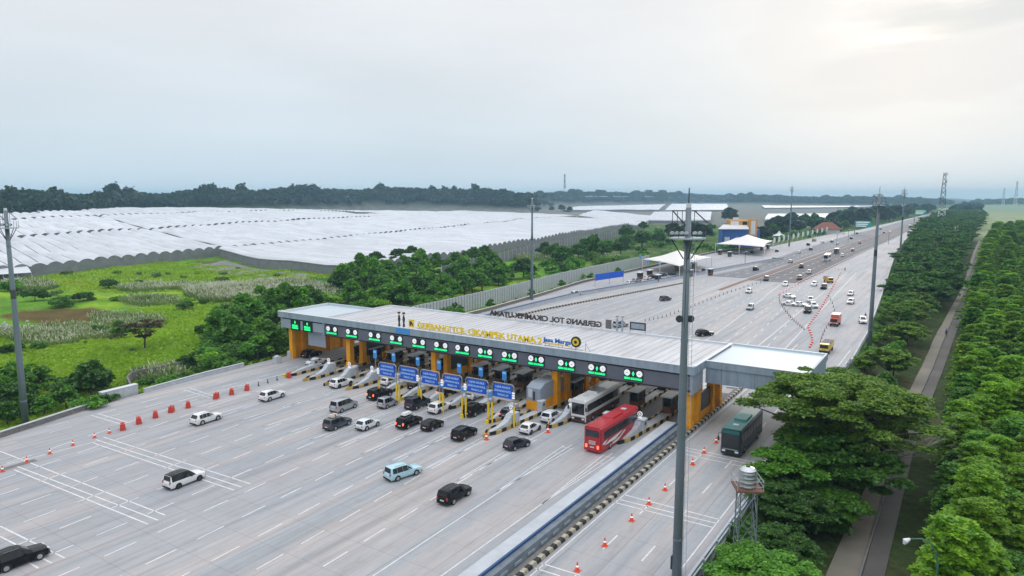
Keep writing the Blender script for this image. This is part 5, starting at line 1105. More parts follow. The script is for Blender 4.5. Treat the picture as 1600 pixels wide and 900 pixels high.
# grey net fence along the right side of the estate
pf = [G(x, y)[:2] for x, y in ((690, 438), (760, 412), (850, 393), (920, 378), (990, 366))]
t = empty('net_fence', (*pf[0], 0), 0, 'long grey net fence between the greenhouse estate and the scrub', 'fence'); b = MB()
for p, q_ in zip(pf, pf[1:]):
    L_ = math.dist(p, q_); n = int(L_ / 6)
    for i in range(n):
        a = [p[j] + (q_[j] - p[j]) * i / n for j in (0, 1)]; c = [p[j] + (q_[j] - p[j]) * (i + .97) / n for j in (0, 1)]; za, zc = float(tz(*a)), float(tz(*c)); ax, ay, cx_, cy_ = a[0] - pf[0][0], a[1] - pf[0][1], c[0] - pf[0][0], c[1] - pf[0][1]
        b.add([(ax, ay, za - .5), (cx_, cy_, zc - .5), (cx_, cy_, zc + 5.2), (ax, ay, za + 5.2), (ax - .15, ay, za - .5), (cx_ - .15, cy_, zc - .5), (cx_ - .15, cy_, zc + 5.2), (ax - .15, ay, za + 5.2)], [(0, 1, 2, 3), (5, 4, 7, 6), (3, 2, 6, 7)], 'gh_side'); b.box(ax - .2, ax + .12, ay - .12, ay + .12, za - .5, za + 5.5, 'cap_conc')
b.build('net', t)

# ---------------------------------------------------------------- foliage
def rnd_rot(rs, n, flat=0.0):
    a = rs.normal(size=(n, 3)); a[:, 2] *= (1 - flat); a /= np.linalg.norm(a, axis=1, keepdims=True) + 1e-9
    b_ = rs.normal(size=(n, 3)); b_ -= a * (a * b_).sum(1, keepdims=True); b_[:, 2] *= (1 - flat); b_ /= np.linalg.norm(b_, axis=1, keepdims=True) + 1e-9
    return a, b_
def leaf_quads(rs, puffs, dens, size, flat=.3, shell=.5, asp=.6, droop=0):
    out = []
    for (c, r) in puffs:
        c = np.array(c); r = np.array(r) if hasattr(r, '__len__') else np.array([r] * 3)
        n = max(6, int(dens * (r[0] * r[1] + r[1] * r[2] + r[0] * r[2])))
        d = rs.normal(size=(n, 3)); d /= np.linalg.norm(d, axis=1, keepdims=True); d[:, 2] = np.where(d[:, 2] < -.2, -d[:, 2] * .6, d[:, 2])
        rad = (shell + (1 - shell) * rs.random((n, 1))) * (1 + .22 * np.clip(rs.normal(size=(n, 1)), -1.2, 1.0) * (rs.random((n, 1)) < .25))
        p = c + d * r * rad; p[:, 2] -= droop * (np.linalg.norm((p - c)[:, :2], axis=1) / max(r[0], .1)) ** 2
        a, b_ = rnd_rot(rs, n, flat); s = size * (.55 + .9 * rs.random((n, 1)))
        q_ = np.stack([p - a * s, p - b_ * s * asp, p + a * s, p + b_ * s * asp], 1); out.append(q_)
    return np.concatenate(out)
def limb_mesh(segs, m):
    b = MB()
    for pts, r in segs: b.tube(pts, r, m, 7)
    return b
def make_tree(name, seed, kind, R=5, Ht=9, dens=60, leaf=.3, lm='leaf_mid', bark='bark', npuff=None):
    rs = np.random.RandomState(seed); puffs = []; segs = []
    if kind == 'umbrella':
        n = npuff or 26; trunk_h = Ht * .42
        segs.append(([(0, 0, -1.5), (.1, .05, trunk_h * .5), (.2, -.1, trunk_h)], [R * .06, R * .045, R * .038]))
        for i in range(n):
            a = i * 2.4 + rs.rand() * .6; rr = R * math.sqrt((i + .5) / n) * ((.9 + .2 * rs.rand()) if Ht < 14 else (.68 + .42 * rs.rand())); z = Ht * (.93 - (.15 if Ht > 14 else .26) * (rr / R) ** 2) + rs.normal() * Ht * (.05 if Ht < 14 else .07)
            c = (math.cos(a) * rr, math.sin(a) * rr, z); pr = R * ((.20 + .14 * rs.rand()) if Ht < 14 else (.10 + .13 * rs.rand())); puffs.append((c, (pr, pr * (.8 + .4 * rs.rand()), pr * .32)))
            if i % 2 == 0: segs.append(([(.2, -.1, trunk_h * (.75 + .25 * rs.rand())), (c[0] * .45, c[1] * .45, trunk_h + (z - trunk_h) * .62), (c[0] * .92, c[1] * .92, z - pr * .2)], [R * .026, R * .015, R * .005]))
        lay = [(c_, r_) for c_, r_ in puffs]; 
        for (c, r) in lay[::3]: puffs.append(((c[0] * .7, c[1] * .7, c[2] - Ht * .16), (r[0] * .8, r[1] * .8, r[2])))
        if Ht > 14:
            for (c, r) in lay[1::4]: puffs.append(((c[0] * .62, c[1] * .62, c[2] - Ht * .30), (r[0], r[1], r[2] * 1.3)))
            for (c, r) in lay[2::6]: puffs.append(((c[0] * .5, c[1] * .5, c[2] - Ht * .42), (r[0] * 1.2, r[1] * 1.2, r[2] * 1.6)))
        flat = .72; shell = .25
    elif kind == 'round':
        n = npuff or 20; segs.append(([(0, 0, -1.2), (0, 0, Ht * .35), (.1, .1, Ht * .6)], [R * .07, R * .05, R * .03]))
        for i in range(n):
            d = rs.normal(size=3); d /= np.linalg.norm(d); d[2] = abs(d[2]) * 1.2 - .35; c = (d[0] * R * .62, d[1] * R * .62, Ht * .50 + d[2] * Ht * .36); pr = R * (.30 + .16 * rs.rand()); puffs.append((c, (pr, pr, pr * .8)))
            if i % 3 == 0: segs.append(([(0, 0, Ht * .35), (c[0] * .5, c[1] * .5, c[2] * .75), c], [R * .03, R * .018, R * .006]))
        flat = .5; shell = .5
    elif kind == 'bush':
        n = npuff or 12; segs.append(([(0, 0, -1.0), (0, 0, Ht * .4)], [R * .05, R * .02]))
        for i in range(n):
            a = rs.rand() * 6.28; rr = R * .75 * math.sqrt(rs.rand()); pr = R * (.28 + .2 * rs.rand()); puffs.append(((math.cos(a) * rr, math.sin(a) * rr, Ht * (.30 + .45 * rs.rand()) * (1 - .35 * rr / R)), (pr, pr, pr * .85 * Ht / R * .8)))
        flat = .45; shell = .5
    elif kind == 'plume':      # feathery, many arching sprays
        n = npuff or 34; segs.append(([(0, 0, -2), (0, 0, Ht * .5), (.2, 0, Ht * .85)], [R * .05, R * .035, R * .01]))
        for i in range(n):
            a = i * 2.4; z = Ht * (.25 + .72 * (i / n)); rr = R * (1.05 - .50 * ((z / Ht) - .25) / .75) * (.55 + .45 * rs.rand()); dx, dy = math.cos(a), math.sin(a)
            for k in range(4): u = (k + .5) / 4; puffs.append(((dx * rr * u, dy * rr * u, z + .12 * Ht * math.sin(u * 2.6) - .15 * Ht * u * u), (R * .24 * (1.2 - u * .7), R * .24 * (1.2 - u * .7), R * .085)))
            if i % 4 == 0: segs.append(([(0, 0, z * .8), (dx * rr * .8, dy * rr * .8, z)], [R * .02, R * .004]))
        flat = .78; shell = .3
    q_ = leaf_quads(rs, puffs, dens, leaf, flat, shell)
    t = empty(name); c = bpy.data.objects.new('crown', quads_mesh(name + '_crown', q_, [lm])); col.objects.link(c); c.parent = t
    limb_mesh(segs, bark).build('trunk', t, smooth=True); return t
TP = {}
def proto(key, *a, **k):
    if key not in TP: TP[key] = [make_tree(*a, **k), False]
def plant(key, x, y, rz=None, sc_=1.0, label='', group=None, cat='tree', z=None, szy=None, rs=random):
    p, used = TP[key]; zz = float(tz(x, y)) - .1 if z is None else z; rz = rs.random() * 6.28 if rz is None else rz; s3 = (sc_, sc_, sc_ * (szy or 1))
    if not used: TP[key][1] = True; o = p; o.location = (x, y, zz); o.rotation_euler = (0, 0, rz); o.scale = s3
    else: o = copy_tree(p, None, (x, y, zz), rz, scale=s3)
    for q_ in ('group',):
        if q_ in o: del o[q_]
    if cat == 'shrub': cat = {'B2': 'bush', 'B4': 'scrub', 'B5': 'weed clump', 'B3': 'bush'}.get(key, cat)
    tag(o, label, cat, group); return o
random.seed(5)
proto('U1', 'rain_tree', 1, 'umbrella', 10, 15, 250, .19, 'leaf_umbrella', npuff=86); proto('U2', 'rain_tree', 2, 'umbrella', 6.5, 9.5, 120, .26, 'leaf_dark', npuff=34)
proto('U3', 'rain_tree', 3, 'umbrella', 6.5, 9, 26, .5, 'leaf_umbrella', npuff=26); proto('U4', 'rain_tree', 4, 'umbrella', 7, 9, 16, .65, 'leaf_dark', npuff=22)
proto('U5', 'spreading_tree', 41, 'umbrella', 5, 7.5, 190, .19, 'leaf_mid', npuff=36)
proto('R1', 'broadleaf_tree', 5, 'round', 4, 8, 30, .42, 'leaf_mid'); proto('R2', 'broadleaf_tree', 6, 'round', 4.5, 8, 24, .5, 'leaf_dark'); proto('R3', 'roadside_tree', 7, 'round', 5, 10, 5, 1.1, 'leaf_far'); proto('R4', 'belt_tree', 27, 'round', 5, 9, 9, .8, 'leaf_dark')
proto('B1', 'shrub', 8, 'bush', 3, 3.2, 50, .32, 'leaf_mid'); proto('B2', 'dark_bush', 9, 'bush', 3.4, 3.8, 42, .34, 'leaf_dark'); proto('B3', 'bright_bush', 10, 'bush', 3, 3, 40, .33, 'leaf_bright'); proto('B4', 'scrub_bush', 11, 'bush', 4, 3.6, 9, .75, 'leaf_mid'); proto('B5', 'weed_clump', 21, 'bush', 3, 2.8, 40, .34, 'leaf_pale')
proto('BR', 'brown_tree', 12, 'umbrella', 4.5, 6.5, 60, .3, 'leaf_brown', npuff=18)
proto('P1', 'feathery_tree', 13, 'plume', 4.2, 10, 250, .19, 'leaf_bright', npuff=64); proto('P2', 'feathery_tree', 14, 'plume', 4.6, 11, 250, .19, 'leaf_bright', npuff=64); proto('P3', 'feathery_tree', 15, 'plume', 4.5, 11, 75, .34, 'leaf_bright', npuff=46); proto('P4', 'feathery_tree', 16, 'plume', 4.5, 11, 75, .34, 'leaf_mid', npuff=46); proto('P5', 'feathery_tree', 17, 'plume', 4.2, 9, 220, .20, 'leaf_mid', npuff=60)

# weeds and small bushes over the left field
# the big rain trees over the right edge of the gate
plant('U1', -11.2, 89, 1.0, 1.0, 'large flat topped rain tree leaning over the right wing of the gate')
plant('U1', -9.6, 99.0, 3.4, .72, 'rain tree directly behind the largest one at the right wing')
plant('U5', -14.6, 81.2, 2.0, .95, 'low bright green tree hanging over the teal coach', cat='tree')
plant('U2', -13.4, 74.5, 1.2, .62, 'dark rain tree just in front of the largest one', cat='tree')
plant('U5', -12.3, 58.5, 0.3, .85, 'small spreading tree standing right of the water tank tower')
plant('U2', -12.6, 66.5, 1.2, .5, 'dark low tree behind the water tank tower')
plant('U2', -8.5, 108, 2.2, .9, 'rain tree behind the large ones, left of the side road')
for i, (x, y, k, s) in enumerate(((-12, 50, 'B2', .8), (-14.3, 54, 'B1', .7), (-10.6, 52, 'B2', .9), (-13, 61, 'B2', .8), (-15.2, 62.5, 'B1', .8), (-15.3, 66.5, 'B2', .8), (-14.8, 70, 'B2', .8), (-12.6, 70.5, 'B1', .9), (-13.5, 86, 'B2', 1), (-15, 92, 'B2', .9), (-14.8, 101, 'B1', .9), (-13.8, 46, 'B1', .8), (-11.5, 44, 'B2', .9), (-14.6, 49.5, 'B3', .55), (-10.4, 62.5, 'B1', .8), (-11.2, 78, 'B2', 1.0))):
    plant(k, x, y, None, s, 'dark undergrowth shrub between the guard rail and the dirt track', 'shrubs between the guard rail and the dirt track', 'shrub')
def bare_tree(x, y, h, label):
    t = empty('bare_tree', (x, y, float(tz(x, y)) - .2), 0, label, 'tree'); rr_ = random.Random(4); b = MB()
    def br(p, d, L_, r, lv):
        q_ = p + d * L_ * .5; e = p + d * L_ + Vector((rr_.uniform(-.1, .1), rr_.uniform(-.1, .1), 0)) * L_; b.tube([p, q_, e], [r, r * .8, r * .55], 'bark_pale', 5)
        if lv: 
            for _ in range(3): nd = (d + Vector((rr_.gauss(0, .55), rr_.gauss(0, .55), rr_.gauss(.02, .22)))).normalized(); br(e if _ else q_, nd, L_ * rr_.uniform(.6, .8), r * .55, lv - 1)
    br(Vector((0, 0, 0)), Vector((.12, -.05, 1)).normalized(), h * .42, .16, 0)
    for a in range(6): br(Vector((.12 * h * .42, -.05 * h * .42, h * .40)), Vector((math.cos(a * 1.05), math.sin(a * 1.05), .62)).normalized(), h * .24, .065, 4)
    b.build('branches', t); return t
plant('U2', -10.6, 84.5, 2.2, 1.0, 'dark tree filling the shade under the largest rain tree')
plant('R2', -12.4, 88.5, 2.2, 1.1, 'dark rounded tree under the rain tree behind the teal coach')
plant('U5', -10.2, 79.0, 1.2, .7, 'small spreading tree in front of the rain tree beside the dirt track')
plant('R2', -9.2, 92.0, 2.2, 1.0, 'dark rounded tree under the rain tree beside the dirt track')
bare_tree(-6.2, 90.5, 14.5, 'leafless pale branched tree at the right side of the largest rain tree')
# tree belt between highway and side road
LB = 'flat crowned dark tree in the belt between the highway and the side road'; GB = 'tree belt between highway and side road'
y = 117.0
while y < 1500:
    xr, x1 = float(Rx(y)) + 2.5, float(np.interp(y, [100, 216, 330, 510, 1000, 1600], [-8.3, -5.6, -1.2, 4, 16, 32]))
    step = 8.5 if y < 300 else (12 if y < 600 else 26)
    n = max(1, int((x1 - xr) / (7.5 if y < 400 else 13)))
    for j in range(n):
        x = xr + (x1 - xr) * (j + .5) / n + random.uniform(-1, 1)
        if y < 260: plant(random.choice(['U3', 'U3', 'R1', 'P4']), x, y + random.uniform(-2, 2), None, random.uniform(.6, .98) * (.85 if j == 0 else 1), LB, GB)
        else: plant(random.choice(['U4', 'U4', 'R4']), x, y + random.uniform(-4, 4), None, random.uniform(.8, 1.1) * (1 if y < 700 else 1.25), LB, GB)
    y += step
for i in range(16):
    y = 122 + i * 15; plant('B1' if i % 2 else 'B3', float(Rx(y)) + 2.6, y, None, .8, 'light green shrub on the verge right of the far plaza', 'verge shrubs right of the far plaza', 'shrub')
# feathery bright trees on the far right
LP = 'feathery bright green tree in the dense planting right of the side road'; GPn = 'feathery trees right of the side road'
y = 40.0; row = 0
while y < 740:
    if y < 52: y += 3.4; continue
    x0 = float(np.interp(y, [40, 72, 172, 326, 718], [1.2, 1.0, 2.2, 6.2, 22])); xmax = (y * math.tan(math.radians(3.6)) + 3.5)
    step = 3.4 if y < 130 else (4.8 if y < 230 else (8.5 if y < 400 else 13)); x = x0 + (row % 2) * 1.8
    while x < xmax:
        k = (random.choice(['P5', 'P1', 'P2']) if x < x0 + 2.5 else random.choice(['P1', 'P2', 'P1', 'P2', 'P5'])) if y < 130 else random.choice(['P3', 'P3', 'P3', 'P3', 'P4'])
        plant(k, x, y + random.uniform(-1, 1), None, random.uniform(.62, .95) * (1 if y < 230 else (1.3 if y < 400 else 1.5)), LP, GPn, szy=random.uniform(.85, 1.15) * (1 if y < 230 else .8)); x += 3.8 if y < 230 else 7.0
    y += step; row += 1
# left side: field trees and shrubs placed where the photograph shows them
def at_px(key, px, py, s, label, cat='tree', group=None, **k): x, y, z = G(px, py); return plant(key, x, y, None, s, label, group, cat, **k)
at_px('R1', 190, 530, .62, 'small dark green tree in the middle of the left field'); at_px('BR', 226, 545, 1.0, 'brown leaved spreading tree beside the vivid grass'); at_px('B2', 170, 452, 1.25, 'dark shrub clump in the back of the left field', 'shrub')
at_px('R1', 104, 641, .55, 'thin tree by the parapet right of the left mast'); at_px('R2', 12, 666, .5, 'dark tree by the left mast foot', 'tree'); at_px('R1', 70, 650, .45, 'low round tree between the left mast and the thin tree')
at_px('B1', 140, 640, .8, 'green shrub left of the white concrete block', 'shrub'); at_px('B2', 168, 630, .55, 'small shrub touching the white concrete block', 'shrub'); at_px('B2', 297, 572, .8, 'dark shrub behind the drain wall', 'shrub'); at_px('B3', 327, 582, .35, 'tiny bright shrub by the parapet', 'shrub')
at_px('B1', 95, 480, 1.3, 'wide shrub left of the pond patch', 'shrub'); at_px('B2', 55, 470, 1.3, 'dark wide shrub by the left mast', 'shrub'); at_px('B4', 20, 455, 1.2, 'pale shrub at the left picture edge', 'shrub'); at_px('B2', 130, 470, .9, 'shrub right of the pond patch', 'shrub')
at_px('B5', 110, 535, .55, 'pale shrub on the bright slope edge', 'shrub'); at_px('B1', 155, 520, .8, 'shrub next to the small dark field tree', 'shrub'); at_px('B5', 220, 585, .7, 'yellowish shrub beneath the brown tree', 'shrub'); at_px('B1', 60, 545, .6, 'shrub on the lower left slope', 'shrub'); at_px('B2', 20, 552, .7, 'dark shrub at the lower left edge of the field', 'shrub')
def scatter(poly, n, keys, smin, smax, dmin, label, group, cat='shrub', seed=1, dyn=0):
    rr = random.Random(seed); pts = []; xs = [p[0] for p in poly]; ys = [p[1] for p in poly]; tries = 0; cnt = 0
    while cnt < n and tries < n * 60:
        tries += 1; px, py = rr.uniform(min(xs), max(xs)), rr.uniform(min(ys), max(ys)); ins = False
        for i in range(len(poly)):
            (x1, y1), (x2, y2) = poly[i], poly[i - 1]
            if (y1 > py) != (y2 > py) and px < (x2 - x1) * (py - y1) / (y2 - y1) + x1: ins = not ins
        if not ins: continue
        x, y, z = G(px, py)
        if -115.5 < y - 0 and float(Lx(y)) - x < 2.2: continue
        if any((x - a) ** 2 + (y - b_) ** 2 < dmin ** 2 for a, b_ in pts): continue
        pts.append((x, y)); cnt += 1; plant(rr.choice(keys), x, y, rr.random() * 6, rr.uniform(smin, smax), label, group, cat, szy=rr.uniform(.8, 1.2))
scatter([(0, 615), (60, 598), (150, 600), (155, 620), (100, 636), (0, 664)], 26, ['B1', 'B2', 'R1', 'R2', 'B1'], .45, .8, 2.6, 'roadside bush in the dark row around the left mast', 'roadside bushes round the left mast', seed=31)
scatter([(215, 605), (280, 578), (340, 560), (350, 575), (300, 592), (230, 612)], 12, ['B1', 'B2', 'B5'], .4, .7, 2.4, 'roadside bush behind the curved drain wall', 'bushes behind the drain wall', seed=32)
scatter([(335, 500), (430, 480), (500, 485), (450, 560), (400, 580), (340, 592), (318, 560)], 80, ['B1', 'B2', 'B1', 'R1', 'B3'], .7, 1.1, 2.6, 'green shrub in the thicket left of the orange side wall', 'thicket left of the gate', seed=3)
scatter([(480, 480), (520, 455), (560, 440), (705, 470), (720, 498), (600, 482)], 70, ['B1', 'B1', 'R1', 'B3'], .8, 1.3, 3.6, 'green shrub directly behind the roof of the left gate half', 'shrubs behind the gate roof', seed=4)
scatter([(510, 455), (560, 425), (760, 410), (800, 440), (760, 455), (700, 480)], 95, ['R1', 'R2', 'R1', 'R1', 'B2'], .75, 1.15, 5, 'broad green tree of the wood behind the left half of the gate', 'wood behind the gate', 'tree', seed=6)
scatter([(560, 425), (640, 408), (740, 405), (760, 412)], 18, ['B2', 'R2'], .8, 1.1, 9, 'dark shrub on the back edge of the wood by the greenhouses', 'back edge of the wood', 'shrub', seed=7)
scatter([(0, 560), (120, 470), (300, 440), (420, 440), (330, 560), (200, 600), (60, 640), (0, 640)], 24, ['B5', 'B3', 'B1', 'B5'], .22, .5, 6, 'low weedy bush dotted over the left field', 'weedy bushes on the left field', seed=21)
scatter([(60, 430), (400, 418), (500, 430), (380, 470), (100, 480)], 24, ['B5', 'B1', 'B3'], .5, .9, 7, 'bush at the back of the left field below the greenhouses', 'bushes at the back of the field', seed=22)
scatter([(250, 470), (480, 470), (460, 500), (300, 530)], 16, ['B5', 'B3', 'B2'], .5, .9, 5, 'bush on the knoll between the reeds and the thicket', 'bushes on the knoll', seed=23)
at_px('R1', 574, 424, .95, 'dark tree standing clear against the greenhouses, left one'); at_px('R2', 588, 422, 1.1, 'tall dark tree standing against the white greenhouses'); at_px('R2', 636, 412, .9, 'feathery dark tree right of the tall one against the greenhouses')
at_px('R2', 758, 402, .9, 'small dark tree above the wood by the net fence'); at_px('R2', 818, 436, 1.15, 'large dark round tree left of the mast at the boundary wall'); at_px('R2', 851, 404, 1.2, 'dark tree, left of three in front of the net fence'); at_px('R2', 878, 416, 1.3, 'dark round tree, middle of three in front of the net fence'); at_px('R2', 904, 408, 1.2, 'dark tree, right of three in front of the net fence')
scatter([(760, 445), (800, 425), (985, 402), (1085, 385), (1110, 392), (985, 418), (830, 458)], 46, ['B1', 'B3', 'B4', 'B1'], .7, 1.2, 6, 'green shrub on the bank behind the boundary wall', 'bank behind the boundary wall', seed=8)
scatter([(840, 412), (990, 368), (1100, 356), (1120, 368), (1000, 395), (860, 428)], 60, ['B4', 'B4', 'R4', 'B3'], .8, 1.5, 9, 'scrub bush between the net fence and the satellite toll lanes', 'scrub behind the satellite lanes', seed=9)
at_px('R2', 1005, 362, 1.3, 'dark tree at the end of the net fence'); at_px('R3', 1140, 350, 2.2, 'tall dark tree behind the orange and blue building'); at_px('R3', 1237, 350, 1.6, 'dark tree at the foot of the far lamp mast')
for i, (px, h) in enumerate(((862, 1.2), (878, 1.5), (890, 1.2))): at_px('R3', px, 331, h, 'dark tree of the small grove on the greenhouse plain', group='small grove on the greenhouse plain')
for i in range(14):
    yy = 170 + i * 9; plant('B2' if i % 3 else 'R1', float(Lx(yy)) - 2.6, yy, None, .38 if i % 3 else .42, 'small plant against the foot of the boundary wall', 'plants along the boundary wall', 'shrub')
# dark roadside trees on the left of the highway
LR = 'dark tree of the roadside wood left of the highway'; GR = 'roadside wood left of the highway'
rr = random.Random(12)
for i in range(170):
    yy = 520 + 1400 * (i / 170) ** 1.3 + rr.uniform(-8, 8); off = rr.choice([10, 18, 26, 40, 58, 80]) * rr.uniform(.8, 1.2)
    if yy < 700 and off < 24: continue
    plant(rr.choice(['R3', 'R4', 'R3']), float(Lx(yy)) - off, yy, rr.random() * 6, rr.uniform(.95, 1.5) * (1 + .4 * (yy > 900)), LR, GR)
for i in range(26):
    yy = 430 + i * 14; plant('B4', float(Lx(yy)) - rr.uniform(8, 26), yy, rr.random() * 6, rr.uniform(.8, 1.3), 'green shrub behind the white flags at the highway edge', 'shrubs at the left highway edge', 'shrub')
# far belts on the right plain
for i in range(46):
    yy = 1500 + rr.random() * 1500; plant('R3', float(Rx(yy)) + rr.uniform(10, 60), yy, rr.random() * 6, rr.uniform(1.3, 1.9), LB, GB)

# distant wood: one mass nobody could count
rs = np.random.RandomState(77); pf_ = []
for bpx in np.arange(-140, 1720, 6.5):
    be = math.degrees(math.atan((bpx - 800) / FPX)); rd = float(np.interp(be, RBB, RD)); hx, hy_ = heading(bpx)
    for row in range(5):
        d = rd + 45 + row * (18 if rd < 1500 else 50) + rs.rand() * 20; s_ = (1.0 if rd < 1500 else 1.9) * rs.uniform(.75, 1.25); jx = rs.uniform(-4, 4)
        x, y = hx * d + jx, hy_ * d
        if Lx(y) - 30 < x < Rx(y) + 30: continue
        z = float(tz(x, y)); hgt = (12 + 5 * rs.rand() + 4 * math.sin(bpx * .031) * math.sin(bpx * .013 + 1)) * (1.5 if rs.rand() < .05 else 1) * (1 if row else .8)
        pf_.append(((x, y, z + hgt * .62), (8 * s_, 8 * s_, hgt * .42))); pf_.append(((x + rs.uniform(-4, 4), y, z + hgt * .3), (7 * s_, 7 * s_, hgt * .4)))
q_ = leaf_quads(rs, pf_, .55, 2.3, .2, .7, .8)
o = bpy.data.objects.new('distant_wood', quads_mesh('distant_wood', q_, ['leaf_far'])); col.objects.link(o); tag(o, 'dark distant wood along the skyline', None, None, 'stuff')

# grass tufts and reeds: nobody could count them
def tufts(name, zones, m, h, w, seed, m2=None, label=''):
    rs = np.random.RandomState(seed); P_ = []; S_ = []
    for (px, py, rx, ry, n, hs) in zones:
        cx, cy, _ = G(px, py); a = rs.rand(n) * 6.283; r = np.sqrt(rs.rand(n)); x = cx + np.cos(a) * r * rx; y = cy + np.sin(a) * r * ry
        ok = (Lx(y) - x > 1.5); x, y = x[ok], y[ok]; P_.append(np.stack([x, y, tz(x, y)], 1)); S_.append(np.full(len(x), hs))
    p = np.concatenate(P_); s = np.concatenate(S_)[:, None] * (.6 + .8 * rs.rand(len(p), 1)); n = len(p); a = rs.rand(n) * 6.283
    ax = np.stack([np.cos(a), np.sin(a), np.zeros(n)], 1) * w * s; up = np.stack([rs.normal(size=n) * .42, rs.normal(size=n) * .42, np.ones(n)], 1) * h * s
    q_ = np.stack([p - ax, p + ax, p + up + ax * .5, p + up - ax * .5], 1); mi = np.zeros(n)
    mats = [m]
    if m2:
        sel = rs.rand(n) < .30; pt = p[sel] + up[sel] * .95; u2 = up[sel] * .42; a2 = ax[sel] * .5; q2 = np.stack([pt - a2, pt + a2, pt + u2 + a2 * .4, pt + u2 - a2 * .4], 1); q_ = np.concatenate([q_, q2]); mi = np.concatenate([mi, np.ones(len(q2))]); mats = [m, m2]
    o = bpy.data.objects.new(name, quads_mesh(name, q_, mats, mi)); col.objects.link(o); tag(o, label, None, None, 'stuff')
tufts('reeds', [(420, 458, 28, 18, 13000, 1), (380, 462, 26, 14, 11000, 1), (460, 462, 18, 14, 6000, 1), (310, 452, 16, 8, 2500, .9), (230, 452, 14, 8, 2200, .9), (252, 588, 5, 4, 600, .8), (235, 470, 14, 7, 1200, .7), (40, 448, 16, 8, 2500, .9), (730, 405, 20, 14, 1800, 1), (930, 404, 16, 14, 1800, 1), (640, 410, 16, 10, 900, 1), (840, 405, 16, 12, 1200, 1), (1070, 398, 14, 12, 1000, 1), (120, 520, 16, 6, 2500, .7), (60, 528, 16, 6, 2500, .7), (200, 505, 14, 7, 2000, .7)], 'reed_leaf', 1.6, .22, 31, 'plume_m', 'tall reeds with pale plumes')
tufts('grass', [(100, 580, 60, 30, 12000, 1), (250, 530, 40, 28, 8000, 1), (30, 560, 40, 20, 9000, 1), (60, 640, 30, 14, 8000, 1), (160, 610, 24, 16, 8000, 1), (300, 425, 60, 24, 9000, 1.3), (150, 435, 70, 24, 8000, 1.3), (470, 430, 30, 20, 4000, 1.3), (330, 490, 30, 20, 6000, 1)], 'grass_blade', .38, .34, 32, None, 'green grass of the left field')
rs = np.random.RandomState(9); b = MB(); cx, cy, cz = G(18, 520)
for i in range(90):
    x, y = cx + rs.normal() * 9, cy + rs.normal() * 3.2; r = .25 + .4 * rs.rand(); z = float(tz(x, y)); b.tube([(x, y, z - r * .3), (x + .05, y, z + r * .5), (x, y, z + r)], [r, r * .9, r * .3], 'stone', 5)
tag(b.build('rubble'), 'pale rubble heap beside the pond patch', None, None, 'stuff')
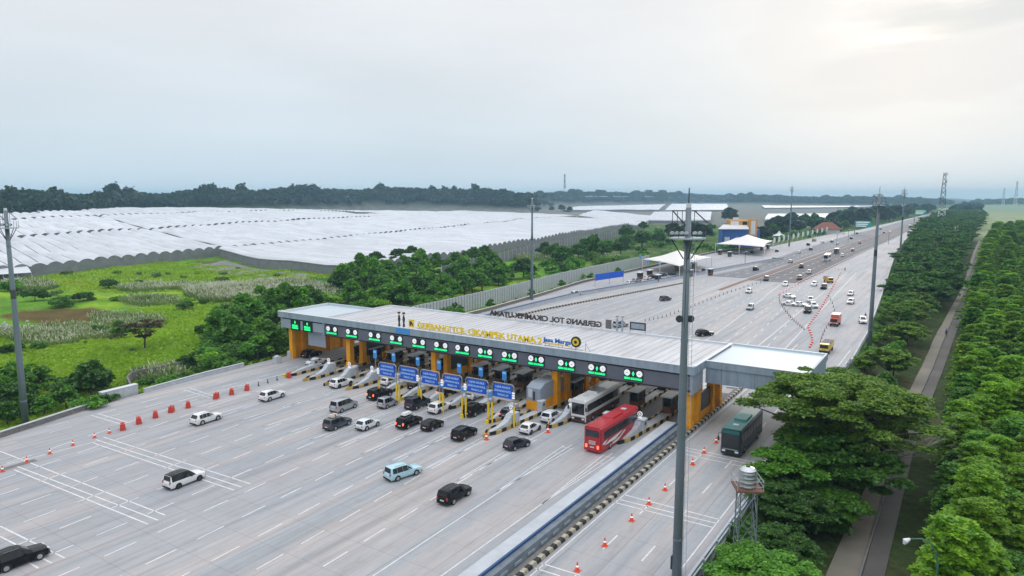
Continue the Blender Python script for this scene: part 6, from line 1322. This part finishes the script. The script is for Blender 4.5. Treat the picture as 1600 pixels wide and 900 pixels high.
# ---------------------------------------------------------------- masts
def make_mast(px, py, top, label, arms=True, near=False, name='flood_light_mast'):
    x, y, z0 = G(px, py); t = empty(name, (x, y, z0), 0, label, 'light mast'); h = top - z0; rb, rt = (.43, .23) if near else (.5, .26)
    b = MB(); b.tube([(0, 0, -.5), (0, 0, h * .35), (0, 0, h * .7), (0, 0, h)], [rb, rb * .85, rb * .65, rt], 'galv', 12); b.tube([(0, 0, h * .60), (0, 0, h * .90)], [rb * .71 + .006, rb * .42 + .012] if not near else [rb * .72 + .006, rb * .68], 'mast_dark', 12) if not near else None; b.build('pole', t, smooth=True)
    b = MB()
    for f_ in (.12, .30, .48, .66, .84): r_ = np.interp(f_, [0, .35, .7, 1], [rb, rb * .85, rb * .65, rt]); b.tube([(0, 0, h * f_ - .12), (0, 0, h * f_ + .12)], float(r_) + .02, 'galv', 12)
    b.box(-rb - .1, -rb + .05, -.2, .2, 1.0, 2.2, 'galv_dark'); b.tube([(.1, -rb * .8, 1), (.05, -rb * .5, h - 3)], .035, 'galv_dark', 4); b.build('collars', t)
    b = MB(); b.tube([(0, 0, h), (0, 0, h + 1.6)], .05, 'galv_dark', 6); b.tube([(0, 0, h), (0, 0, h + .35)], .22, 'lamp_white', 8); b.build('lightning_rod', t)
    c, s = math.cos(YAW), math.sin(YAW); V3 = lambda a, d, zz: (a * c - d * s, a * s + d * c, zz)
    pz = h - 2.5
    b = MB(); n = 16; b.tube([(0, 0, pz - .06), (0, 0, pz + .06)], 1.45, 'galv_light', n); b.build('platform', t)
    b = MB()
    for a in np.linspace(0, 2 * math.pi, 9)[:-1]: b.tube([V3(1.4 * math.cos(a), 1.4 * math.sin(a), pz), V3(1.4 * math.cos(a), 1.4 * math.sin(a), pz + 1.0)], .025, 'galv_dark', 4)
    for a in (0, 1.57, 3.14, 4.71): b.tube([V3(math.cos(a) * 1.35, math.sin(a) * 1.35, pz - .05), V3(math.cos(a) * .3, math.sin(a) * .3, pz - 1.7)], .05, 'galv_dark', 5)
    b.build('braces', t)
    b = MB()
    for z_ in (h - .25,):
        b.tube([V3(-1.35, 0, z_), V3(.7, 0, z_)], .05, 'galv_dark', 5); b.tube([V3(-1.3, 0, z_), V3(0, 0, z_ - 1.4)], .05, 'galv_dark', 5); b.tube([V3(.5, 0, z_), V3(1.6, 0, z_ - 1.0)], .05, 'galv_dark', 5)
        for a in (-1.3, -.9, -.5, .5): b.tube([V3(a, 0, z_), V3(a, 0, z_ - 1.7)], .03, 'galv_dark', 4)
    b.tube([V3(-1.4, 0, z_ - 1.75), V3(.8, 0, z_ - 1.75)], .05, 'galv_dark', 5)
    b.build('frame', t)
    for a in (-1.35, -.95, -.55, -.2, .5, .9):
        b = MB(); p = V3(a, -.25, pz + .55); b.tube([p, (p[0] + .18 * s, p[1] - .3 * c, p[2] - .1)], [.10, .22], 'galv_dark', 8); b.tube([(p[0] + .18 * s, p[1] - .3 * c, p[2] - .1), (p[0] + .2 * s, p[1] - .33 * c, p[2] - .12)], .20, 'lamp_white', 8); b.build('floodlight', t)
    if near:
        b = MB(); xx = .62
        for sx in (-.14, .14): b.tube([V3(xx + sx + .35 * 0, -.1, .2), V3(xx - .2 + sx, -.1, pz)], .02, 'galv_light', 4)
        for k in range(64): zz = .3 + k * (pz - .5) / 64; u = zz / pz; b.tube([V3(xx - .2 * u - .14, -.1, zz), V3(xx - .2 * u + .14, -.1, zz)], .012, 'galv_light', 4)
        b.build('ladder', t)
        b = MB(); zc = 22.9 - z0; 
        for sx in (-1, 1): b.disc(V3(sx * .46, 0, zc), V3(sx * .5, -1, 0), .30, .24, 'galv_dark', 16)
        b.tube([V3(-.5, 0, zc), V3(.5, 0, zc)], .1, 'galv_dark', 6); b.build('horn_speaker', t)
    return t
make_mast(1057, 907, 32.1, 'nearest grey flood light mast with ladder, standing between median and side carriageway', near=True)
make_mast(40, 665, 31.0, 'grey flood light mast at the left picture edge beside the parapet')
make_mast(831, 470, 32.2, 'flood light mast in front of the boundary wall behind the gate')
make_mast(1358, 543, 33.6, 'flood light mast at the right edge of the far plaza, nearer of two')
make_mast(1405, 415, 36.5, 'flood light mast in the tree belt, farther of two on the right')
make_mast(1233, 386, 39.5, 'far flood light mast behind the white flags left of the highway')

# lattice towers
def lattice(px, py, top, w, label, white=True, band=False, n=12):
    x, y, z0 = G(px, py); t = empty('radio_tower', (x, y, z0), 0, label, 'radio tower'); h = top - z0
    b = MB(); k = lambda u: w * (1 - .72 * u) / 2; r = w * .035
    for i in range(n):
        u0, u1 = i / n, (i + 1) / n; m = ('lamp_white' if i < n * .3 else ('galv_dark' if i % 2 else 'galv'))
        for sx in (-1, 1):
            for sy in (-1, 1):
                b.tube([(sx * k(u0), sy * k(u0), u0 * h), (sx * k(u1), sy * k(u1), u1 * h)], r * 1.4, m, 4)
        for (p, q_) in (((-1, -1), (1, -1)), ((1, -1), (1, 1)), ((1, 1), (-1, 1)), ((-1, 1), (-1, -1))):
            b.tube([(p[0] * k(u0), p[1] * k(u0), u0 * h), (q_[0] * k(u1), q_[1] * k(u1), u1 * h)], r, m, 3); b.tube([(q_[0] * k(u0), q_[1] * k(u0), u0 * h), (p[0] * k(u1), p[1] * k(u1), u1 * h)], r, m, 3)
    b.build('lattice', t)
    for z_ in (.98, .84, .66):
        for a in (0, 2.1, 4.2): b = MB(); b.tube([(math.cos(a) * w * .3, math.sin(a) * w * .3, h * z_ - 2), (math.cos(a) * w * .3, math.sin(a) * w * .3, h * z_ + 1.5)], w * .06, 'cap_conc', 6); b.build('antenna', t)
    return t
def ztop(px, py, ytop): x, y, z = G(px, py); F = y * CT - x * ST; return H - (ytop - 307) * F / FPX * 1.01
lattice(1470, 352, ztop(1470, 352, 271), 8, 'tall lattice radio tower with a white foot above the tree belt')
for px, py, yt, w, l in ((882, 318, 273, 8, 'thin far radio tower above the blue wood'), (1586, 322, 284, 10, 'very faint radio tower at the right skyline, taller of two'), (1567, 322, 294, 8, 'very faint radio tower at the right skyline, shorter of two')): lattice(px, py, ztop(px, py, yt), w, l, n=8)

# water tank on its steel tower
x, y, z0 = G(1164, 868); x, y = -14.6, 60.6; z0 = float(tz(x, y))
t = empty('water_tank_tower', (x, y, z0), .5, 'rusty steel stand carrying the stainless tank right of the guard rail', 'tank stand'); hp = 7.5 - z0
b = MB()
for sx in (-1, 1):
    for sy in (-1, 1): b.tube([(sx * .85, sy * .85, -.5), (sx * .7, sy * .7, hp)], .055, 'galv', 6)
for k in range(4):
    u0, u1 = k / 4 * hp, (k + 1) / 4 * hp; w0 = .85 - .037 * k
    for p, q_ in (((-1, -1), (1, -1)), ((1, -1), (1, 1)), ((1, 1), (-1, 1)), ((-1, 1), (-1, -1))): b.tube([(p[0] * w0, p[1] * w0, u0), (q_[0] * w0, q_[1] * w0, u1)], .035, 'galv_light' if k % 2 else 'galv', 4); b.tube([(q_[0] * w0, q_[1] * w0, u0), (p[0] * w0, p[1] * w0, u1)], .035, 'galv', 4)
b.build('frame', t)
b = MB(); b.box(-1.15, 1.15, -1.15, 1.15, hp, hp + .12, 'rust'); b.build('platform', t)
b = MB()
for p, q_ in (((-1, -1), (1, -1)), ((1, -1), (1, 1)), ((1, 1), (-1, 1)), ((-1, 1), (-1, -1))):
    for z_ in (.55, 1.0): b.tube([(p[0] * 1.1, p[1] * 1.1, hp + z_), (q_[0] * 1.1, q_[1] * 1.1, hp + z_)], .025, 'galv_light', 4)
    b.tube([(p[0] * 1.1, p[1] * 1.1, hp + .1), (p[0] * 1.1, p[1] * 1.1, hp + 1.0)], .03, 'galv_light', 4)
b.build('railing', t)
t = empty('water_tank', (x, y, 7.63), 0, 'ribbed stainless water tank with a black lid on the steel stand', 'water tank'); b = MB(); pts = []; rad = []
for k in range(13): pts.append((0, 0, k * .13)); rad.append(.72 + .03 * (k % 3 == 1))
pts += [(0, 0, 1.72), (0, 0, 1.84)]; rad += [.56, .25]; b.tube(pts, rad, 'stainless', 20); b.build('tank', t); b = MB(); b.tube([(0, 0, 1.84), (0, 0, 1.92)], .2, 'plastic', 12); b.build('lid', t)
# curved street lamp on the right
hx_, hy_2 = P(1414, 850, 7.5); c, s = CT, ST; x, y = hx_ + 2.55 * c, hy_2 + 2.55 * s; z0 = float(tz(x, y)); t = empty('street_lamp', (x, y, z0), 0, 'curved green street lamp with a white globe head beside the side road', 'street lamp')
V3 = lambda a, zz: (a * c, a * s, zz); hh = 6.4 - z0
b = MB(); b.tube([V3(0, -.5), V3(0, hh - .6), V3(-.15, hh + .3), V3(-.6, hh + 1.1), V3(-1.3, hh + 1.5), V3(-2.2, hh + 1.5)], [.09, .07, .06, .055, .05, .04], 'green_pole', 8); b.build('pole', t, smooth=True)
b = MB(); b.tube([V3(-2.2, hh + 1.5), V3(-2.55, hh + 1.35), V3(-2.6, hh + 1.1)], [.08, .22, .1], 'lamp_white', 10); b.build('lamp_head', t)

# cones
def make_cone(): t = empty('traffic_cone'); b = MB(); b.box(-.26, .26, -.26, .26, 0, .05, 'cone'); b.build('foot', t); b = MB(); b.tube([(0, 0, .05), (0, 0, .80)], [.19, .045], 'cone', 12); b.tube([(0, 0, .38), (0, 0, .52)], [.135, .10], 'signal_white', 12); b.build('cone_body', t); return t
K0 = make_cone(); kused = [0]
def cone(px, py, label, group, s=1.0):
    x, y = P(px, py); 
    if not kused[0]: kused[0] = 1; o = K0; o.location = (x, y, .0); o.scale = (s, s, s)
    else: o = copy_tree(K0, None, (x, y, 0), 0, scale=(s, s, s))
    o['label'] = label; o['category'] = 'traffic cone'
    if group: o['group'] = group
    elif 'group' in o: del o['group']
for i, (px, py) in enumerate(((902, 892), (945, 853), (987, 814), (1014, 788), (1039, 766), (1082, 726), (1100, 708), (1119, 692))): cone(px, py, 'orange cone on the side carriageway, %s of the line counted from the picture bottom' % ORD[i], 'cones down the side carriageway', 1.05)
for i, (px, py) in enumerate(((4, 737), (42, 722), (78, 709), (114, 696), (148, 684), (171, 677))): cone(px, py, 'orange cone on the left plaza line, %s counted from the left picture edge' % ORD[i], 'cones on the left plaza line', .95)
for i, (px, py) in enumerate(((760, 687), (856, 676), (760, 689))[:2]): cone(px, py, ('red cone at the tip of the long bull nose', 'red cone in front of the bull nose beside the coaches')[i], None, 1.25)
DK = empty('lane_post'); b = MB(); b.tube([(0, 0, 0), (0, 0, .06)], .2, 'dark_post', 8); b.build('foot', DK); b = MB(); b.tube([(0, 0, .06), (0, 0, .75)], [.09, .06], 'dark_post', 8); b.tube([(0, 0, .5), (0, 0, .6)], .08, 'cone', 8); b.build('shaft', DK); dused = [0]
def post_path(pts, n, label, group):
    seg_ = [math.dist(a, b_) for a, b_ in zip(pts, pts[1:])]; tot = sum(seg_)
    for i in range(n):
        d = tot * i / (n - 1); j = 0
        while j < len(seg_) - 1 and d > seg_[j]: d -= seg_[j]; j += 1
        u = d / seg_[j]; x, y = P(pts[j][0] * (1 - u) + pts[j + 1][0] * u, pts[j][1] * (1 - u) + pts[j + 1][1] * u)
        if dused[0]: o = copy_tree(DK, None, (x, y, 0))
        else: dused[0] = 1; o = DK; o.location = (x, y, 0)
        tag(o, label, 'lane post', group)
def cone_path(pts, n, label, group, s=1.0):
    seg_ = [math.dist(a, b_) for a, b_ in zip(pts, pts[1:])]; tot = sum(seg_)
    for i in range(n):
        d = tot * i / (n - 1); j = 0
        while j < len(seg_) - 1 and d > seg_[j]: d -= seg_[j]; j += 1
        u = d / seg_[j]; cone(pts[j][0] * (1 - u) + pts[j + 1][0] * u, pts[j][1] * (1 - u) + pts[j + 1][1] * u, label, group, s)
cone_path([(1265, 543), (1270, 535), (1268, 525), (1262, 511), (1278, 490), (1290, 470), (1302, 448), (1314, 427)], 34, 'orange cone of the dense slanting row across the far plaza', 'cones of the slanting row on the far plaza', 1.1)
post_path([(1217, 462), (1218, 473), (1226, 485), (1238, 500), (1250, 510), (1256, 515)], 18, 'small dark post of the curved line left of the parked cluster', 'posts curving round the parked cluster')
post_path([(1295, 464), (1301, 475), (1304, 488), (1300, 498), (1293, 510), (1287, 520), (1282, 535)], 14, 'small dark post of the line left of the red minivan', 'posts beside the red minivan')
cone_path([(1219, 460), (1240, 448), (1262, 437), (1300, 419), (1312, 422), (1321, 421)], 22, 'small orange cone along the edge of the dark asphalt', 'cones along the asphalt edge')
x0_ = [(1008, 502), (1040, 495), (1080, 480), (1105, 470), (1140, 457), (1165, 449), (1195, 440)]
post_path(x0_, 30, 'dark lane post of the long dotted line on the far plaza', 'lane posts on the far plaza')
post_path([(404, 603), (420, 598), (433, 594)], 3, 'small dark post left of the leftmost striped island', 'posts by the left islands')
# red water barriers
def make_wb(): t = empty('water_barrier'); b = MB(); b.box(-.34, .34, -.60, .60, .08, .50, 'red_plastic', .98); b.box(-.28, .28, -.58, .58, .5, .92, 'red_plastic', .97); b.build('shell', t); b = MB(); b.box(-.35, .35, -.6, .6, 0, .09, 'red_plastic'); b.build('foot', t); b = MB(); b.tube([(0, -.2, .92), (0, -.2, .99)], .08, 'plastic', 8); b.build('filler_cap', t); return t
W0 = make_wb()
for i, (px, py) in enumerate(((192, 671), (217, 661.5), (243, 652), (268, 643.5), (294, 636.5), (338, 622.5), (362, 616), (386, 609.5), (452, 590))):
    x, y = P(px, py); l = 'red plastic water barrier on the left plaza line, %s counted from the near end' % ORD[i] if i < 8 else 'red plastic water barrier at the tip of the leftmost striped island kerb'
    o = W0 if i == 0 else copy_tree(W0, None, (x, y, 0)); o.location = (x, y, 0); o.rotation_euler = (0, 0, random.uniform(-.25, .25) + .9); o.scale = (1.05, 1.05, 1.0); tag(o, l, 'water barrier', 'red barriers on the left line')
x, y = P(58, 660); 
# small plaza details: drain covers
b = MB(); b.box(-.5, .5, -2.2, 2.2, .002, .012, 'conc_dark'); o = b.build('drain_cover'); xx, yy = P(25, 727.5); o.location = (xx, yy, .01); tag(o, kind='structure')

# tensile canopies of the satellite toll lanes
def tent(corners, peak, zc, zp, label, n=14):
    C_ = [np.array(P(*c_, zc)) for c_ in corners]; pk = np.array(P(*peak, zp)); o_ = C_[0]; t = empty('tensile_canopy', (*o_, 0), 0, label, 'canopy')
    b = MB(); vs = []
    for i in range(n + 1):
        for j in range(n + 1):
            u, v = i / n, j / n; p = (C_[0] * (1 - u) + C_[1] * u) * (1 - v) + (C_[3] * (1 - u) + C_[2] * u) * v; c0 = (C_[0] + C_[1] + C_[2] + C_[3]) / 4
            du = 1 - abs(2 * u - 1); dv = 1 - abs(2 * v - 1); q_ = min(du, dv); sag = .09 * math.sin(math.pi * u) * (1 - dv) + .09 * math.sin(math.pi * v) * (1 - du)
            p = p + (c0 - p) * sag * 1.3; z = zc + (zp - zc) * q_ ** 1.35; vs.append((p[0] - o_[0], p[1] - o_[1], z))
    b.add(vs, [(i * (n + 1) + j, (i + 1) * (n + 1) + j, (i + 1) * (n + 1) + j + 1, i * (n + 1) + j + 1) for i in range(n) for j in range(n)], 'tent')
    m_ = b.build('membrane', t, smooth=True); md = m_.modifiers.new('thick', 'SOLIDIFY'); md.thickness = .08
    for u in (0, .5, 1):
        for v in (0, 1):
            p = (C_[0] * (1 - u) + C_[1] * u) * (1 - v) + (C_[3] * (1 - u) + C_[2] * u) * v - o_; b = MB(); b.tube([(p[0], p[1], 0), (p[0], p[1], zc)], .14, 'lamp_white', 8); b.build('post', t)
tent([(1004, 405), (1062, 416), (1112, 402), (1060, 392)], (1042, 387), 5.0, 8.6, 'white tensile canopy over the first satellite toll booths')
tent([(1118, 381), (1195, 386), (1208, 376), (1150, 371)], (1165, 362), 5.5, 10.0, 'white tensile canopy over the second satellite toll booths')
for i, (px, py, l) in enumerate(((1196, 366, 'small white pagoda tent left of the flags, nearer one'), (1217, 366, 'small white pagoda tent left of the flags, farther one'))):
    x, y, z = G(px, py + 8); t = empty('pagoda_tent', (x, y, z), .3, l, 'tent'); b = MB(); w = 5; b.add([(-w, -w, 3), (w, -w, 3), (w, w, 3), (-w, w, 3)] + [(-w * .35, -w * .35, 4.4), (w * .35, -w * .35, 4.4), (w * .35, w * .35, 4.4), (-w * .35, w * .35, 4.4), (0, 0, 7)], [(0, 1, 5, 4), (1, 2, 6, 5), (2, 3, 7, 6), (3, 0, 4, 7), (4, 5, 8), (5, 6, 8), (6, 7, 8), (7, 4, 8)], 'lamp_white'); b.build('roof', t)
    for sx in (-1, 1):
        for sy in (-1, 1): b = MB(); b.tube([(sx * w, sy * w, 0), (sx * w, sy * w, 3)], .12, 'lamp_white', 6); b.build('post', t)
# booths and blue panels of the satellite lanes
sat = [(1000, 436), (1015, 432), (1028, 440), (1058, 424), (1078, 432), (1085, 420), (1110, 430), (1125, 398), (1140, 401), (1190, 391), (1200, 389)]
for i, (px, py) in enumerate(sat):
    x, y = P(px, py); put(B0, 'b', (x, y, -.1), 'small toll booth of the satellite lanes under the white canopies', 'toll booth', 'satellite toll booths')
for i, (px, py) in enumerate(((1012, 425), (1030, 428), (1080, 426), (1000, 416), (1150, 392))):
    x, y = P(px, py); put(P0, 'p', (x, y, 0), 'blue lane panel among the satellite toll booths', 'panel sign', 'blue panels of the satellite lanes')
# portal frames right of the near mast
for i, (px, py) in enumerate(((1092, 440),)):
    x, y = P(px, py); t = empty('portal_frame', (x, y, 0), -.2, 'slim white portal frame just right of the near mast above the divider', 'portal'); b = MB(); b.tube([(-1.5, 0, 0), (-1.5, 0, 9), (3, 0, 9.6), (3, 0, 0)], .14, 'lamp_white', 6); b.build('frame', t)
# blue banner on posts
x, y = P(930, 448); t = empty('blue_banner', (x, y, 0), -.15, 'long blue banner on posts beside the satellite lanes', 'banner')
x1_, y1_ = P(974, 441); w = math.hypot(x1_ - x, y1_ - y); t.rotation_euler = (0, 0, math.atan2(y1_ - y, x1_ - x))
b = MB(); b.box(0, w, -.08, .08, 2.2, 4.6, 'sign_blue'); b.build('banner', t)
for k in (0, .5, 1): b = MB(); b.tube([(w * k, .1, 0), (w * k, .1, 4.7)], .1, 'steel', 6); b.build('post', t)
# orange and blue building behind the canopies
x, y, z = G(1152, 392); y += 45; x -= 12; z = float(tz(x, y)); t = empty('office_building', (x, y, z), YAW - .1, 'blue office building with orange upper frame and white lean-to roof behind the canopies', 'building')
t.scale = (.82, .82, .92)
b = MB(); b.box(-14, 16, -6, 10, -1, 13.5, 'bld_blue'); b.build('wall', t)
b = MB(); b.box(-8, 13, -3, 9, 13.5, 20.2, 'bld_orange'); b.box(7, 13.5, -6.6, -2, 8.5, 21.2, 'bld_orange'); b.build('orange_frame', t)
b = MB(); b.add([(-18, -9, 14.2), (6.5, -9, 14.2), (6.5, -2.5, 17), (-13, -2.5, 17), (-18, -9, 13.8), (6.5, -9, 13.8), (6.5, -2.5, 16.6), (-13, -2.5, 16.6)], [(0, 1, 2, 3), (7, 6, 5, 4), (0, 4, 5, 1), (1, 5, 6, 2), (3, 7, 4, 0)], 'bld_white'); b.build('roof', t)
for x0_, x1_, z0_, z1_, m_ in ((-7, -.5, 16.6, 19.6, 'bld_white'), (8.5, 12, 10, 20, 'fascia_light'), (-12, -8, 2, 8, 'fascia_light'), (-3, 1, 0, 8, 'fascia_light'), (2.5, 6, 16.8, 19.2, 'glass'), (5, 8, 2, 6, 'glass')): b = MB(); b.box(x0_, x1_, -6.75 if x0_ == 8.5 else (-3.1 if z0_ > 16 else -6.1), -5.9 if z0_ < 16 else -2.9, z0_, z1_, m_); b.build('window', t)
b = MB(); b.box(-4, 0, 0, 4, 20.2, 22, 'bld_white'); b.build('roof_tank', t)
# red tiled house among the trees
x, y, z = G(1292, 366); t = empty('house', (x, y, z), .4, 'low house with red tiled roof among the dark roadside trees', 'house'); b = MB(); b.box(-9, 9, -6, 6, -1, 5, 'bld_white'); b.build('wall', t); b = MB(); b.add([(-11, -8, 4.8), (11, -8, 4.8), (11, 8, 4.8), (-11, 8, 4.8), (-4, 0, 11), (4, 0, 11)], [(0, 1, 5, 4), (1, 2, 5), (2, 3, 4, 5), (3, 0, 4), (3, 2, 1, 0)], 'roof_tile'); b.build('roof', t)
# white feather flags along the highway edge
fl0 = None
for i in range(12):
    px, py = 1208 + i * 7.5, 388 - i * 1.9; x, y, z = G(px, py)
    if fl0 is None: fl0 = empty('feather_flag', (x, y, z)); b = MB(); b.tube([(0, 0, -.5), (0, 0, 6.5), (.5, 0, 7.2)], .07, 'lamp_white', 5); b.build('pole', fl0); b = MB(); b.add([(.08, 0, 3), (.08, .02, 6.6), (.6, 0, 7.2), (1.4, 0, 6.2), (1.2, 0, 4.2), (.08, .06, 3), (.08, .08, 6.6), (.6, .06, 7.2), (1.4, .06, 6.2), (1.2, .06, 4.2)], [(0, 1, 2, 3, 4), (9, 8, 7, 6, 5)], 'lamp_white'); b.build('cloth', fl0); o = fl0
    else: o = copy_tree(fl0, None, (x, y, z))
    tag(o, 'white feather flag of the row along the left highway edge', 'flag', 'feather flags at the highway edge')
# green gantry signs
for px, py, ys, w, l in ((1335, 366, 349, 13, 'green direction sign on a post left of the highway, nearer one'), (1428, 349, 331, 13, 'green direction sign far down the highway')):
    x, y, z = G(px, py); t = empty('direction_sign', (x, y, z), YAW * .4, l, 'road sign'); zt = ztop(px, py, ys) - z; b = MB(); b.tube([(0, 0, -.5), (0, 0, zt + 2.5)], .3, 'galv', 8); b.build('post', t)
    b = MB(); b.box(0, w, -.2, 0, zt - 2.8, zt + 2.8, 'sign_green'); b.build('board', t); b = MB()
    for k in range(3): b.box(1, w - 1.5 - k * 1.2, -.26, -.2, zt + 1.3 - k * 1.7, zt + 1.9 - k * 1.7, 'signal_white')
    b.build('lettering', t)
# thin lane lights along the highway
for i, (px, py, h) in enumerate(((1307, 386, 9), (1325, 378, 9), (1388, 382, 9), (1164, 412, 6))):
    x, y = P(px, py); t = empty('small_lamp_post', (x, y, 0), 0, ('thin lamp post at the left kerb of the highway', 'second thin lamp post at the left kerb of the highway', 'thin lamp post at the right verge of the highway', 'short dark post at the end of the satellite lanes')[i], 'lamp post'); b = MB(); b.tube([(0, 0, 0), (0, 0, h)], .12, 'galv_dark', 6); b.build('pole', t); b = MB(); b.box(-.2, 1.2, -.12, .12, h, h + .15, 'lamp_white'); b.build('lamp_head', t)

# ---------------------------------------------------------------- people
def make_person(shirt, trousers, pose='stand'):
    t = empty('person')
    me = bpy.data.meshes.new('body')
    if pose == 'stand': J = [((0, 0, .95), .15), ((0, 0, 1.2), .14), ((0, 0, 1.42), .13), ((0, 0, 1.52), .06), ((0, 0, 1.64), .10), ((0, .01, 1.74), .085), ((-.10, 0, .90), .10), ((-.11, .02, .48), .065), ((-.12, 0, .08), .05), ((-.12, .12, .04), .04), ((.10, 0, .90), .10), ((.12, -.03, .48), .065), ((.13, -.05, .08), .05), ((.13, .07, .04), .04), ((-.21, 0, 1.40), .06), ((-.27, .02, 1.12), .045), ((-.25, .10, .88), .035), ((.21, 0, 1.40), .06), ((.27, .02, 1.12), .045), ((.25, .10, .88), .035)]
    else: J = [((0, 0, .80), .15), ((0, .04, 1.05), .14), ((0, .10, 1.28), .13), ((0, .13, 1.38), .06), ((0, .15, 1.50), .11), ((0, .16, 1.60), .10), ((-.14, .06, .78), .10), ((-.20, .42, .74), .065), ((-.20, .36, .32), .05), ((-.20, .48, .28), .04), ((.14, .06, .78), .10), ((.20, .42, .74), .065), ((.20, .36, .32), .05), ((.20, .48, .28), .04), ((-.21, .10, 1.27), .06), ((-.30, .30, 1.08), .045), ((-.28, .52, 1.02), .035), ((.21, .10, 1.27), .06), ((.30, .30, 1.08), .045), ((.28, .52, 1.02), .035)]
    Eg = [(0, 1), (1, 2), (2, 3), (3, 4), (4, 5), (0, 6), (6, 7), (7, 8), (8, 9), (0, 10), (10, 11), (11, 12), (12, 13), (2, 14), (14, 15), (15, 16), (2, 17), (17, 18), (18, 19)]
    me.from_pydata([j[0] for j in J], Eg, []); o = bpy.data.objects.new('body', me); col.objects.link(o); sk = o.modifiers.new('skin', 'SKIN'); o.modifiers.new('sub', 'SUBSURF').levels = 1
    for i, (c_, r_) in enumerate(J): me.skin_vertices[0].data[i].radius = (r_, r_ * .85)
    me.skin_vertices[0].data[0].use_root = True
    bpy.context.view_layer.update(); m2 = bpy.data.meshes.new_from_object(o.evaluated_get(bpy.context.evaluated_depsgraph_get())); bpy.data.objects.remove(o)
    for m_ in ('skin', shirt, trousers): m2.materials.append(MATS[m_])
    zt = .92 if pose == 'stand' else .86; zs = 1.47 if pose == 'stand' else 1.34
    for p in m2.polygons: z = p.center.z; p.material_index = 0 if z > zs else (1 if z > zt and abs(p.center.x) < .33 else (2 if abs(p.center.x) < .24 else (0 if z < 1.0 and pose == 'stand' else 1))); p.use_smooth = True
    o = bpy.data.objects.new('body', m2); col.objects.link(o); o.parent = t
    b = MB(); c_ = J[5][0]; b.tube([(c_[0], c_[1] - .01, c_[2] - .06), (c_[0], c_[1] - .015, c_[2] + .03), (c_[0], c_[1] - .01, c_[2] + .085)], [.105, .10, .05], 'plastic', 10); b.build('hair' if pose == 'stand' else 'helmet', t)
    return t
for px, py, l, a, sh in ((1352, 499, 'person in dark clothes standing on the empty right lanes of the far plaza', 0, 'cloth_dark'), (1241, 474, 'person in dark clothes between the patrol cars of the parked cluster', 2, 'cloth_dark'), (1320, 424, 'person at the far end of the slanting cone row', 1, 'cloth_blue')):
    t = make_person(sh, 'cloth_dark'); x, y = P(px, py); t.location = (x, y, 0); t.rotation_euler = (0, 0, a); tag(t, l, 'person')
x, y, z = G(1478, 524); 
def mbike():
    t = empty('motorcycle', (x, y, z + .16), math.pi, 'small scooter ridden along the side road between the trees', 'motorcycle')
    for yy in (.62, -.62):
        b = MB(); b.tube([(-.05, 0, 0), (.05, 0, 0)], .28, 'tyre', 14); w = b.build('wheel', t); w.location = (0, yy, .28)
    b = MB(); b.tube([(0, -.6, .35), (0, -.1, .45), (0, .35, .5), (0, .55, .9)], [.10, .15, .10, .07], 'navy_paint', 8); b.box(-.14, .14, -.7, .1, .58, .72, 'plastic', .8); b.build('body', t)
    b = MB(); b.tube([(-.32, .45, 1.0), (0, .55, .95), (.32, .45, 1.0)], .025, 'plastic', 6); b.build('handlebar', t); b = MB(); b.tube([(0, .62, .82), (0, .70, .82)], .08, 'headlight', 8); b.build('headlight', t)
mbike(); t = make_person('cloth_blue', 'cloth_dark', 'ride'); t.location = (x, y, z + .16); t.rotation_euler = (0, 0, math.pi); tag(t, 'person in a violet blue jacket riding the scooter on the side road', 'person')
